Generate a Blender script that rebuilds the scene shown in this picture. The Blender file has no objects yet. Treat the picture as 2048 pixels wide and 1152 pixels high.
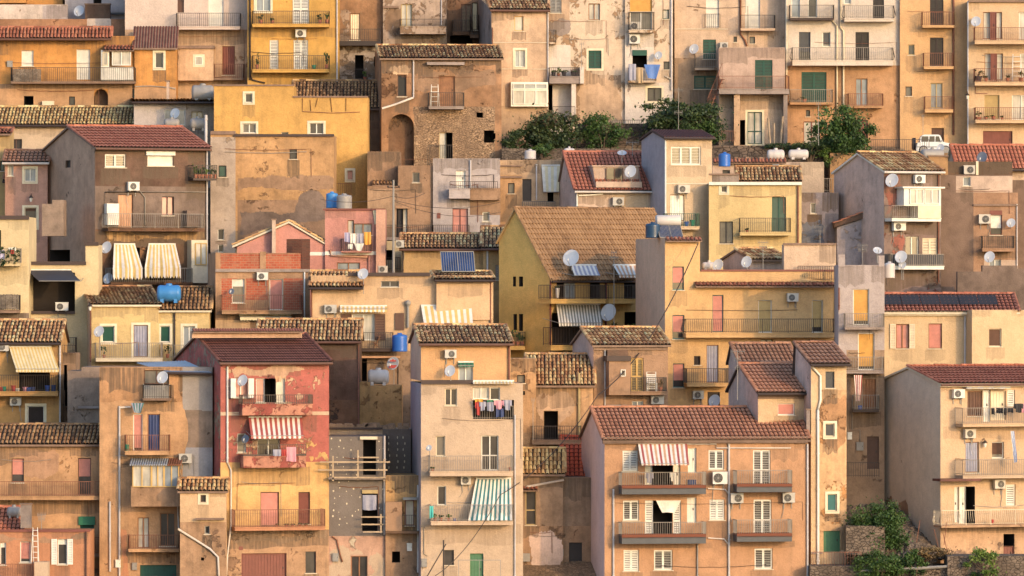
import bpy, math, random
from mathutils import Vector
random.seed(7)
R = random.random
F = 12000.0; ZC = 22.0; CX = 1024.0; CY = 576.0
LIT = (1.33, 1.14, 0.93)          # light falling on a sunlit wall, used to turn seen colours into surface colours
sc = bpy.context.scene
COL = sc.collection

def lin(c):
    c /= 255.0
    return c/12.92 if c <= .04045 else ((c+.055)/1.055)**2.4
def alb(rgb, k=1.0):
    v = [lin(c)/l*k for c, l in zip(rgb, LIT)]; m = sum(v)/3
    return tuple(max(.012, min(.80, x*.89+m*.11)) for x in v) + (1.0,)

# ---------------------------------------------------------------- materials
def nn(nt, t, **kw):
    n = nt.nodes.new(t)
    for k, v in kw.items():
        if k.startswith('i_'):
            n.inputs[k[2:].replace('_', ' ')].default_value = v
        else: setattr(n, k, v)
    return n
def math_(nt, op, a, b=None, c=None, clamp=False):
    n = nt.nodes.new('ShaderNodeMath'); n.operation = op; n.use_clamp = clamp
    for i, x in enumerate((a, b, c)):
        if x is None: continue
        if isinstance(x, (int, float)): n.inputs[i].default_value = x
        else: nt.links.new(x, n.inputs[i])
    return n.outputs[0]
def mixc(nt, fac, a, b, mode='MIX'):
    n = nt.nodes.new('ShaderNodeMix'); n.data_type = 'RGBA'; n.blend_type = mode
    for s, x in ((n.inputs[0], fac), (n.inputs[6], a), (n.inputs[7], b)):
        if isinstance(x, (int, float, tuple)): s.default_value = x
        else: nt.links.new(x, s)
    return n.outputs[2]
def noise(nt, vec, scale, detail=5, rough=.6, dist=0):
    n = nn(nt, 'ShaderNodeTexNoise', i_Scale=scale, i_Detail=detail, i_Roughness=rough, i_Distortion=dist)
    nt.links.new(vec, n.inputs['Vector']); return n.outputs['Fac']
def scaled(nt, vec, s):
    n = nn(nt, 'ShaderNodeVectorMath', operation='MULTIPLY'); nt.links.new(vec, n.inputs[0]); n.inputs[1].default_value = s
    return n.outputs[0]

def plaster_group():
    g = bpy.data.node_groups.new('weathered_plaster', 'ShaderNodeTree')
    I = g.interface
    for nm, t, d in (('Base', 'NodeSocketColor', (.5, .5, .5, 1)), ('Patch', 'NodeSocketColor', (.4, .3, .2, 1)), ('Peel', 'NodeSocketFloat', 0),
                     ('Dirt', 'NodeSocketFloat', .5), ('Seed', 'NodeSocketVector', (0, 0, 0))):
        s = I.new_socket(nm, in_out='INPUT', socket_type=t); s.default_value = d
    I.new_socket('Color', in_out='OUTPUT', socket_type='NodeSocketColor')
    I.new_socket('Height', in_out='OUTPUT', socket_type='NodeSocketFloat')
    gi = g.nodes.new('NodeGroupInput'); go = g.nodes.new('NodeGroupOutput')
    geo = g.nodes.new('ShaderNodeNewGeometry')
    add = nn(g, 'ShaderNodeVectorMath', operation='ADD')
    g.links.new(geo.outputs['Position'], add.inputs[0]); g.links.new(gi.outputs['Seed'], add.inputs[1])
    p = add.outputs[0]; dirt = gi.outputs['Dirt']
    big = noise(g, p, .38, 6, .62)
    mid = noise(g, p, 1.9, 6, .65)
    fine = noise(g, p, 13, 4, .7)
    st = noise(g, scaled(g, p, (2.6, 2.6, .16)), 1.0, 5, .6)
    st2 = noise(g, scaled(g, p, (9, 9, .5)), 1.0, 3, .6)
    # peel
    pn = math_(g, 'ADD', math_(g, 'MULTIPLY', noise(g, p, .55, 5, .6, .3), .55), math_(g, 'MULTIPLY', noise(g, p, 2.6, 8, .72, .6), .47))
    thr = math_(g, 'MULTIPLY_ADD', gi.outputs['Peel'], -.20, .685)
    pm = math_(g, 'MULTIPLY', math_(g, 'SUBTRACT', pn, thr), 70, clamp=True)
    halo = math_(g, 'MULTIPLY', math_(g, 'SUBTRACT', pn, math_(g, 'SUBTRACT', thr, .03)), 22, clamp=True)
    c = mixc(g, pm, gi.outputs['Base'], gi.outputs['Patch'])
    # broad tone
    k = math_(g, 'MULTIPLY_ADD', math_(g, 'MULTIPLY', math_(g, 'SUBTRACT', big, .5), math_(g, 'ADD', dirt, .12)), 2.2, 1.0)
    k = math_(g, 'MULTIPLY', k, math_(g, 'MULTIPLY_ADD', math_(g, 'MULTIPLY', math_(g, 'SUBTRACT', mid, .5), math_(g, 'ADD', dirt, .15)), 1.7, 1.0))
    k = math_(g, 'MULTIPLY', k, math_(g, 'MULTIPLY_ADD', math_(g, 'SUBTRACT', fine, .5), .5, 1.0))
    hsv = mixc(g, 1.0, c, (0, 0, 0, 1), 'MIX')
    vm = nn(g, 'ShaderNodeVectorMath', operation='SCALE'); g.links.new(c, vm.inputs[0]); g.links.new(k, vm.inputs['Scale'])
    # dark runs and blotches
    s1 = math_(g, 'MULTIPLY', math_(g, 'SUBTRACT', st, .49), 5.0, clamp=True)
    s1 = math_(g, 'MULTIPLY', s1, math_(g, 'MULTIPLY_ADD', st2, .9, .35))
    bl = math_(g, 'MULTIPLY', math_(g, 'SUBTRACT', mid, .53), 6, clamp=True)
    gr = math_(g, 'MULTIPLY', math_(g, 'MAXIMUM', s1, math_(g, 'MULTIPLY', bl, .55)), math_(g, 'MULTIPLY', dirt, .62), clamp=True)
    gr = math_(g, 'MAXIMUM', gr, math_(g, 'MULTIPLY', math_(g, 'SUBTRACT', halo, pm), math_(g, 'MULTIPLY', gi.outputs['Peel'], .25)), clamp=True)
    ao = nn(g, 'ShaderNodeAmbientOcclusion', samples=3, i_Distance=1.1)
    aog = math_(g, 'MULTIPLY', math_(g, 'SUBTRACT', .97, ao.outputs['AO']), math_(g, 'MULTIPLY_ADD', st2, 2.4, -.35), clamp=True)  # darkens the colour in occluded recesses and under ledges, broken by streak noise
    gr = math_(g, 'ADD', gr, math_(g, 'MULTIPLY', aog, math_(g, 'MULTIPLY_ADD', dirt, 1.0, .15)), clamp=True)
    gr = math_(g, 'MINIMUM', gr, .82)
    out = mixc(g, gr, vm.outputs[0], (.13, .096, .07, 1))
    g.links.new(out, go.inputs['Color'])
    h = math_(g, 'ADD', math_(g, 'MULTIPLY', fine, .35), math_(g, 'MULTIPLY', mid, .5))
    h = math_(g, 'SUBTRACT', h, math_(g, 'MULTIPLY', pm, .9))
    g.links.new(h, go.inputs['Height'])
    g.nodes.remove(hsv.node)
    return g
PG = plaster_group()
MATS = {}; DIRTY = {}
def newmat(name):
    m = bpy.data.materials.new(name); m.use_nodes = True
    b = m.node_tree.nodes['Principled BSDF']; return m, m.node_tree, b
def plaster(key, rgb, patch=(170, 130, 95), peel=0., dirt=.35, k=1.):
    k *= (.90+.12*min(1, dirt/.4))*(1.12 if 'side' in key or key in ('greyM', 'ocherS', 'dbrownS') else .93); rgb = (rgb[0]*.985, rgb[1]*.93, rgb[2]*.90); patch = (patch[0]*.97, patch[1]*.93, patch[2]*.88)  # side plasters lightened: fill light on shaded side walls put into the colour
    m, nt, b = newmat('plaster_'+key)
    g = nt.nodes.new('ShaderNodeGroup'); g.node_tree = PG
    g.inputs['Base'].default_value = alb(rgb, k); g.inputs['Patch'].default_value = alb(patch, k)
    g.inputs['Peel'].default_value = peel; g.inputs['Dirt'].default_value = dirt
    g.inputs['Seed'].default_value = (R()*90, R()*90, R()*90)
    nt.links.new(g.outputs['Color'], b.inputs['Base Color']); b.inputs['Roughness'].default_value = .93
    b.inputs['Specular IOR Level'].default_value = .2
    bp = nn(nt, 'ShaderNodeBump', i_Strength=.8, i_Distance=.08); nt.links.new(g.outputs['Height'], bp.inputs['Height'])
    nt.links.new(bp.outputs[0], b.inputs['Normal'])
    MATS[key] = m; DIRTY[key] = dirt; return m
def paint(key, rgb, rough=.6, var=.25, metal=0., k=1., spec=.4):
    m, nt, b = newmat('paint_'+key)
    tc = nt.nodes.new('ShaderNodeNewGeometry')
    n = noise(nt, tc.outputs['Position'], 2.3, 6, .7); n2 = noise(nt, tc.outputs['Position'], 17, 3, .7)
    f = math_(nt, 'MULTIPLY_ADD', math_(nt, 'SUBTRACT', n, .5), var*3, 1.0)
    f = math_(nt, 'MULTIPLY', f, math_(nt, 'MULTIPLY_ADD', math_(nt, 'SUBTRACT', n2, .5), var*1.2, 1.0))
    vm = nn(nt, 'ShaderNodeVectorMath', operation='SCALE'); vm.inputs[0].default_value = alb(rgb, k)[:3]; nt.links.new(f, vm.inputs['Scale'])
    nt.links.new(vm.outputs[0], b.inputs['Base Color'])
    b.inputs['Roughness'].default_value = rough; b.inputs['Metallic'].default_value = metal; b.inputs['Specular IOR Level'].default_value = spec
    MATS[key] = m; return m
def tilemat(key, cols, dirt=.4, moss=.1):
    m, nt, b = newmat('roof_tile_'+key)
    at = nn(nt, 'ShaderNodeAttribute', attribute_name='tint')
    cr = nt.nodes.new('ShaderNodeValToRGB'); cr.color_ramp.interpolation = 'LINEAR'
    e = cr.color_ramp.elements
    while len(e) < len(cols): e.new(.5)
    for i, c in enumerate(cols):
        e[i].position = i/(len(cols)-1); e[i].color = alb((c[0], c[1]*.94, c[2]*.86), 1.05)
    nt.links.new(at.outputs['Fac'], cr.inputs[0])
    geo = nt.nodes.new('ShaderNodeNewGeometry')
    n = noise(nt, geo.outputs['Position'], 1.1, 7, .72); n2 = noise(nt, geo.outputs['Position'], 9, 4, .7)
    g = math_(nt, 'MULTIPLY', math_(nt, 'SUBTRACT', n, .52), 4*dirt, clamp=True)
    c = mixc(nt, g, cr.outputs[0], (.045, .036, .028, 1))
    g2 = math_(nt, 'MULTIPLY', math_(nt, 'SUBTRACT', n2, .56), 5*dirt, clamp=True)
    c = mixc(nt, g2, c, (.42, .27, .13, 1) if moss > .05 else (.09, .045, .03, 1))
    nt.links.new(c, b.inputs['Base Color']); b.inputs['Roughness'].default_value = .9; b.inputs['Specular IOR Level'].default_value = .2
    MATS[key] = m
def brickmat(key, c1, c2, mortar, sx=.26, sy=.075):
    m, nt, b = newmat('brick_'+key)
    tc = nt.nodes.new('ShaderNodeTexCoord')
    sw = nt.nodes.new('ShaderNodeSeparateXYZ'); cb = nt.nodes.new('ShaderNodeCombineXYZ'); nt.links.new(tc.outputs['Object'], sw.inputs[0])
    nt.links.new(math_(nt, 'ADD', sw.outputs[0], sw.outputs[1]), cb.inputs[0]); nt.links.new(sw.outputs[2], cb.inputs[1])
    br = nn(nt, 'ShaderNodeTexBrick', i_Scale=1.0); br.inputs['Color1'].default_value = alb(c1); br.inputs['Color2'].default_value = alb(c2)
    br.inputs['Mortar'].default_value = alb(mortar); br.inputs['Mortar Size'].default_value = .012
    br.inputs['Brick Width'].default_value = sx; br.inputs['Row Height'].default_value = sy
    nt.links.new(cb.outputs[0], br.inputs['Vector'])
    n = noise(nt, tc.outputs['Object'], 1.7, 7, .7)
    c = mixc(nt, math_(nt, 'MULTIPLY', math_(nt, 'SUBTRACT', n, .48), 3, clamp=True), br.outputs[0], alb(mortar))
    nt.links.new(c, b.inputs['Base Color']); b.inputs['Roughness'].default_value = .95
    bp = nn(nt, 'ShaderNodeBump', i_Strength=.6, i_Distance=.02); nt.links.new(br.outputs['Fac'], bp.inputs['Height']); bp.invert = True
    nt.links.new(bp.outputs[0], b.inputs['Normal']); MATS[key] = m
def stonemat(key, rgb, dark, scale=3.2, k=1.):
    m, nt, b = newmat('stone_'+key)
    geo = nt.nodes.new('ShaderNodeNewGeometry')
    p = scaled(nt, geo.outputs['Position'], (1, 1, 1.6))
    vo = nn(nt, 'ShaderNodeTexVoronoi', feature='DISTANCE_TO_EDGE', i_Scale=scale); nt.links.new(p, vo.inputs['Vector'])
    vc = nn(nt, 'ShaderNodeTexVoronoi', i_Scale=scale); nt.links.new(p, vc.inputs['Vector'])
    n = noise(nt, geo.outputs['Position'], 1.2, 8, .7); n2 = noise(nt, geo.outputs['Position'], 12, 4, .7)
    edge = math_(nt, 'MULTIPLY', vo.outputs['Distance'], 14, clamp=True)
    cell = nt.nodes.new('ShaderNodeSeparateColor'); nt.links.new(vc.outputs['Color'], cell.inputs[0])
    kk = math_(nt, 'MULTIPLY', math_(nt, 'MULTIPLY_ADD', cell.outputs[0], .5, .75), math_(nt, 'MULTIPLY_ADD', n2, .9, .5))
    vm = nn(nt, 'ShaderNodeVectorMath', operation='SCALE'); vm.inputs[0].default_value = alb(rgb, k)[:3]; nt.links.new(kk, vm.inputs['Scale'])
    c = mixc(nt, edge, alb(dark, k), vm.outputs[0])
    c = mixc(nt, math_(nt, 'MULTIPLY', math_(nt, 'SUBTRACT', n, .44), 6, clamp=True), c, alb(tuple((a+b_)/2 for a, b_ in zip(rgb, dark)), k))
    nt.links.new(c, b.inputs['Base Color']); b.inputs['Roughness'].default_value = .95
    bp = nn(nt, 'ShaderNodeBump', i_Strength=.9, i_Distance=.08); nt.links.new(edge, bp.inputs['Height']); nt.links.new(bp.outputs[0], b.inputs['Normal'])
    MATS[key] = m
def glassmat(key, rgb, rough=.12, streaks=0.):
    m, nt, b = newmat('glass_'+key)
    tc = nt.nodes.new('ShaderNodeTexCoord')
    n = noise(nt, scaled(nt, tc.outputs['Object'], (7, 7, .6)), 1.0, 4, .6); n3 = noise(nt, tc.outputs['Object'], .9, 3, .6)
    f = math_(nt, 'ADD', math_(nt, 'MULTIPLY_ADD', math_(nt, 'SUBTRACT', n, .5), streaks, 1.0), math_(nt, 'MULTIPLY', math_(nt, 'SUBTRACT', n3, .5), 1.6), clamp=False)
    f = math_(nt, 'MAXIMUM', f, .15)
    vm = nn(nt, 'ShaderNodeVectorMath', operation='SCALE'); vm.inputs[0].default_value = alb(rgb)[:3]; nt.links.new(f, vm.inputs['Scale'])
    nt.links.new(vm.outputs[0], b.inputs['Base Color']); b.inputs['Roughness'].default_value = rough
    b.inputs['Specular IOR Level'].default_value = .6; MATS[key] = m
def leafmat(key, cols):
    m, nt, b = newmat('leaves_'+key)
    at = nn(nt, 'ShaderNodeAttribute', attribute_name='tint'); cr = nt.nodes.new('ShaderNodeValToRGB'); e = cr.color_ramp.elements
    while len(e) < len(cols): e.new(.5)
    for i, c in enumerate(cols): e[i].position = i/(len(cols)-1); e[i].color = c+(1,)
    nt.links.new(at.outputs['Fac'], cr.inputs[0]); nt.links.new(cr.outputs[0], b.inputs['Base Color'])
    b.inputs['Roughness'].default_value = .6; b.inputs['Subsurface Weight'].default_value = 0.
    MATS[key] = m

# ---------------------------------------------------------------- mesh building
class MB:
    def __init__(s): s.v = []; s.f = []; s.m = []; s.t = []; s.g = {}
    def face(s, pts, mi=0, t=0.):
        n = len(s.v); s.v.extend(tuple(p) for p in pts); s.f.append(tuple(range(n, n+len(pts)))); s.m.append(mi); s.t.append(t)
    def box(s, x0, y0, z0, x1, y1, z1, mi=0, mp=None, t=0.):
        c = [(x0, y0, z0), (x1, y0, z0), (x1, y1, z0), (x0, y1, z0), (x0, y0, z1), (x1, y0, z1), (x1, y1, z1), (x0, y1, z1)]
        if mp: c = [mp(a, z, b) for a, b, z in c]
        n = len(s.v); s.v.extend(tuple(p) for p in c)
        for q in ((3, 2, 1, 0), (4, 5, 6, 7), (0, 1, 5, 4), (1, 2, 6, 5), (2, 3, 7, 6), (3, 0, 4, 7)):
            s.f.append(tuple(n+i for i in q)); s.m.append(mi); s.t.append(t)
    def prism(s, poly, d0, d1, ax=1, mi=0):
        # poly of (a, b) extruded between d0 and d1 along axis ax
        def w(a, b, d): return (a, d, b) if ax == 1 else ((d, a, b) if ax == 0 else (a, b, d))
        A = [w(a, b, d0) for a, b in poly]; B = [w(a, b, d1) for a, b in poly]
        s.face(A, mi); s.face(B[::-1], mi)
        for i in range(len(poly)):
            j = (i+1) % len(poly); s.face([A[i], B[i], B[j], A[j]], mi)
    def tube(s, pts, r, n=6, mi=0, cap=True, t=0.):
        pts = [Vector(p) for p in pts]; rings = []
        for i, p in enumerate(pts):
            d = (pts[min(i+1, len(pts)-1)]-pts[max(i-1, 0)]).normalized()
            a = d.cross(Vector((0, 0, 1))) if abs(d.z) < .9 else d.cross(Vector((1, 0, 0)))
            a.normalize(); b = d.cross(a)
            rr = r[i] if isinstance(r, (list, tuple)) else r
            base = len(s.v)
            s.v.extend(tuple(p+a*rr*math.cos(2*math.pi*k/n)+b*rr*math.sin(2*math.pi*k/n)) for k in range(n)); rings.append(base)
        for i in range(len(rings)-1):
            for k in range(n):
                k2 = (k+1) % n
                s.f.append((rings[i]+k, rings[i]+k2, rings[i+1]+k2, rings[i+1]+k)); s.m.append(mi); s.t.append(t)
        if cap:
            for b in (rings[0], rings[-1]):
                s.f.append(tuple(b+k for k in range(n))); s.m.append(mi); s.t.append(t)
    def lathe(s, prof, c=(0, 0, 0), n=14, mi=0, axis='z'):
        base = len(s.v)
        for r, h in prof:
            for k in range(n):
                a = 2*math.pi*k/n; x, y, z = r*math.cos(a), r*math.sin(a), h
                if axis == 'x': x, y, z = z, x, y
                if axis == 'y': x, y, z = x, z, y
                s.v.append((c[0]+x, c[1]+y, c[2]+z))
        for i in range(len(prof)-1):
            for k in range(n):
                k2 = (k+1) % n
                s.f.append((base+i*n+k, base+i*n+k2, base+(i+1)*n+k2, base+(i+1)*n+k)); s.m.append(mi); s.t.append(0.)
    def build(s, name, mats, parent=None, smooth=False, loc=None):
        me = bpy.data.meshes.new(name); me.from_pydata(s.v, [], s.f)
        if isinstance(mats, (str, bpy.types.Material)): mats = [mats]
        for m in mats: me.materials.append(MATS[m] if isinstance(m, str) else m)
        me.polygons.foreach_set('material_index', s.m)
        if any(s.t):
            a = me.attributes.new('tint', 'FLOAT', 'FACE'); a.data.foreach_set('value', s.t)
        if s.g:
            a = me.attributes.new('grad', 'FLOAT', 'POINT'); vals = [0.]*len(s.v)
            for k, q in s.g.items(): vals[k] = q
            a.data.foreach_set('value', vals)
        if smooth: me.polygons.foreach_set('use_smooth', [True]*len(s.f))
        me.update()
        o = bpy.data.objects.new(name, me); COL.objects.link(o)
        if parent: o.parent = parent
        if loc is not None: o.location = loc
        return o

def tag(o, label=None, cat=None, group=None, kind=None):
    for k, v in (('label', label), ('category', cat), ('group', group), ('kind', kind)):
        if v: o[k] = v
    return o
def empty(name, loc, rz=0.):
    o = bpy.data.objects.new(name, None); COL.objects.link(o); o.location = loc; o.rotation_euler = (0, 0, rz); o.empty_display_size = .3
    return o

GY = lambda Y: 1180-16*(Y-300)
def ground_z(Y):
    if Y < 294: return max(ZC+(CY-GY(294))/F*294 - .7 - (294-Y)*.06, ZC-19.)
    Y2 = min(Y, 385)
    return ZC+(CY-GY(Y2))/F*Y2 - .7 + max(0, Y-385)*.25

# ---------------------------------------------------------------- a frame on a wall plane
class Frame:
    """local x runs along a wall to the right, local y goes into the wall, z is up from zb"""
    def __init__(s, px, Y, th=0., zb=0.):
        s.th = math.radians(th); s.O = Vector(((px-CX)/F*Y, Y)); s.zb = zb
        s.U = Vector((math.cos(s.th), math.sin(s.th))); s.V = Vector((-math.sin(s.th), math.cos(s.th)))
    def loc(s, px, py, off=0.):
        r = Vector(((px-CX)/F, 1.)); t = (s.O.dot(s.V)-off)/r.dot(s.V)
        return (r*t-s.O).dot(s.U), ZC+t*(CY-py)/F-s.zb
    def sloc(s, px, py):
        r = Vector(((px-CX)/F, 1.)); t = s.O.dot(s.U)/r.dot(s.U)
        return (r*t-s.O).dot(s.V), ZC+t*(CY-py)/F-s.zb
    def zat(s, py, depth):
        Y = s.O.y+depth*math.cos(s.th); return ZC+(CY-py)/F*Y-s.zb
    def world(s, x, y, z):
        p = s.O+s.U*x+s.V*y; return Vector((p.x, p.y, z+s.zb))
    def empty(s, name, x, y, z): return empty(name, s.world(x, y, z), s.th)

def wallgrid(mb, u0, u1, v0, v1, holes, mp, patches=(), segs=None):
    us = {u0, u1}; vs = {v0, v1}
    for h in holes: us |= {h[0], h[1]}; vs |= {h[2], h[3]}
    for p in patches: us |= {p[0], p[1]}; vs |= {p[2], p[3]}
    if segs:
        for a, b, z in segs: us |= {a, b}; vs.add(z)
    us = sorted(u for u in us if u0-1e-6 <= u <= u1+1e-6); vs = sorted(v for v in vs if v0-1e-6 <= v <= v1+1e-6)
    for i in range(len(us)-1):
        if us[i+1]-us[i] < 1e-4: continue
        cu = (us[i]+us[i+1])/2; top = v1
        if segs:
            top = max([z for a, b, z in segs if a-1e-6 <= cu <= b+1e-6] or [v0])
        for j in range(len(vs)-1):
            if vs[j+1]-vs[j] < 1e-4: continue
            cv = (vs[j]+vs[j+1])/2
            if cv > top or any(h[0] < cu < h[1] and h[2] < cv < h[3] for h in holes): continue
            mi = 0
            for p in patches:
                if p[0] < cu < p[1] and p[2] < cv < p[3]: mi = p[4]
            mb.face([mp(us[i], vs[j], 0), mp(us[i+1], vs[j], 0), mp(us[i+1], vs[j+1], 0), mp(us[i], vs[j+1], 0)], mi)
    for h in holes:
        a, b, c, d, dep, mi, back = h[:7]
        arch = h[7] if len(h) > 7 else None
        mb.face([mp(a, c, 0), mp(a, c, dep), mp(a, d, dep), mp(a, d, 0)], mi); mb.face([mp(b, c, 0), mp(b, c, dep), mp(b, d, dep), mp(b, d, 0)], mi)
        mb.face([mp(a, c, 0), mp(b, c, 0), mp(b, c, dep), mp(a, c, dep)], mi); mb.face([mp(a, d, 0), mp(b, d, 0), mp(b, d, dep), mp(a, d, dep)], mi)
        if back is not None: mb.face([mp(a, c, dep), mp(b, c, dep), mp(b, d, dep), mp(a, d, dep)], back)
        if arch:   # spandrels closing the corners of the rectangular cut down to a round arch
            cx = (a+b)/2; rx = (b-a)/2; rz = min(rx, (d-c)*.6); N = 12
            for k in range(N):
                t0 = math.pi*k/N; t1 = math.pi*(k+1)/N
                x0, z0, x1, z1 = cx-rx*math.cos(t0), d-rz+rz*math.sin(t0), cx-rx*math.cos(t1), d-rz+rz*math.sin(t1)
                mb.face([mp(x0, z0, .0), mp(x1, z1, .0), mp(x1, d, 0), mp(x0, d, 0)], 0)
                mb.face([mp(x0, z0, .0), mp(x1, z1, .0), mp(x1, z1, dep), mp(x0, z0, dep)], 0)

def slope_tiles(mb, o, ua, us, L, S, kind, mi=0, keep=None):
    """barrel tiles over a slope: o = lower left corner, ua = unit vector along the eave, us = unit vector up the slope"""
    n = ua.cross(us).normalized()
    if n.z < 0: n = -n
    if kind == 'old': w, e, jit, hgt, seg = .205, .36, .75, .09, 4
    elif kind == 'ribbed': w, e, jit, hgt, seg = .14, .4, .05, .035, 3
    elif kind == 'brownreg' or kind == 'yel': w, e, jit, hgt, seg = .235, .35, .12, .07, 4
    else: w, e, jit, hgt, seg = .225, .35, .18, .065, 4
    e = max(e, min(.6, .165/max(us.z, .1)))
    nc = max(1, int(round(L/w))); w = L/nc; nr = max(1, int(math.ceil(S/e)))
    for c in range(nc):
        cj = (R()-.5)*.03*jit; ct = R()
        for r in range(nr):
            if keep and not keep((c+.5)*w, (r+.5)*e): continue
            a = (c+.5)*w+cj+(R()-.5)*.045*jit; s0 = r*e+(R()-.5)*.05*jit-.03; s1 = min(s0+e*1.12, S+.04)
            if s1 <= s0: continue
            sk = (R()-.5)*.04*jit; lift = (.03 if kind == 'old' else .05)+R()*.02*jit
            t = min(1., max(0.001, .25*ct+.75*R() if kind == 'old' else .35*R()+.35*ct+.15+(.3*R() if R() < .1 else 0)))
            r0, r1 = (w*.5*.86, w*.5*.72) if kind == 'old' else (w*.5*.93, w*.5*.80)
            P0 = []; P1 = []
            for k in range(seg+1):
                th = math.pi*k/seg
                P0.append(o+ua*(a-r0*math.cos(th))+us*s0+n*(math.sin(th)*hgt+lift))
                P1.append(o+ua*(a+sk-r1*math.cos(th))+us*s1+n*(math.sin(th)*hgt*.85+.002))
            b = len(mb.v); mb.v.extend(tuple(p) for p in P0+P1)
            for k in range(seg):
                mb.f.append((b+k, b+k+1, b+seg+2+k, b+seg+1+k)); mb.m.append(mi); mb.t.append(t)

GLASS = {'dk': 'g_dark', 'gl': 'g_sky', 'cu': 'g_curtain', 'pk': 'g_pink', 'gn': 'g_green', 'bk': 'g_black'}

def stainmat():
    m, nt, b = newmat('rain_stain'); nt.nodes.remove(b); out = nt.nodes['Material Output']
    at = nn(nt, 'ShaderNodeAttribute', attribute_name='grad'); geo = nt.nodes.new('ShaderNodeNewGeometry')
    n = noise(nt, scaled(nt, geo.outputs['Position'], (11, 11, .35)), 1., 3, .6); n2 = noise(nt, geo.outputs['Position'], 3., 5, .7)
    f = math_(nt, 'MULTIPLY', math_(nt, 'SUBTRACT', n, .40), 3.2, clamp=True)
    f = math_(nt, 'MULTIPLY', f, math_(nt, 'MULTIPLY', math_(nt, 'SUBTRACT', n2, .25), 1.8, clamp=True))
    f = math_(nt, 'MULTIPLY', math_(nt, 'MULTIPLY', f, math_(nt, 'POWER', at.outputs['Fac'], 1.2)), .8, clamp=True)
    d = nt.nodes.new('ShaderNodeBsdfDiffuse'); d.inputs[0].default_value = (.075, .052, .038, 1); t = nt.nodes.new('ShaderNodeBsdfTransparent')
    mx = nt.nodes.new('ShaderNodeMixShader'); nt.links.new(f, mx.inputs[0]); nt.links.new(t.outputs[0], mx.inputs[1]); nt.links.new(d.outputs[0], mx.inputs[2]); nt.links.new(mx.outputs[0], out.inputs[0]); MATS['stain'] = m
stainmat()
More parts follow.
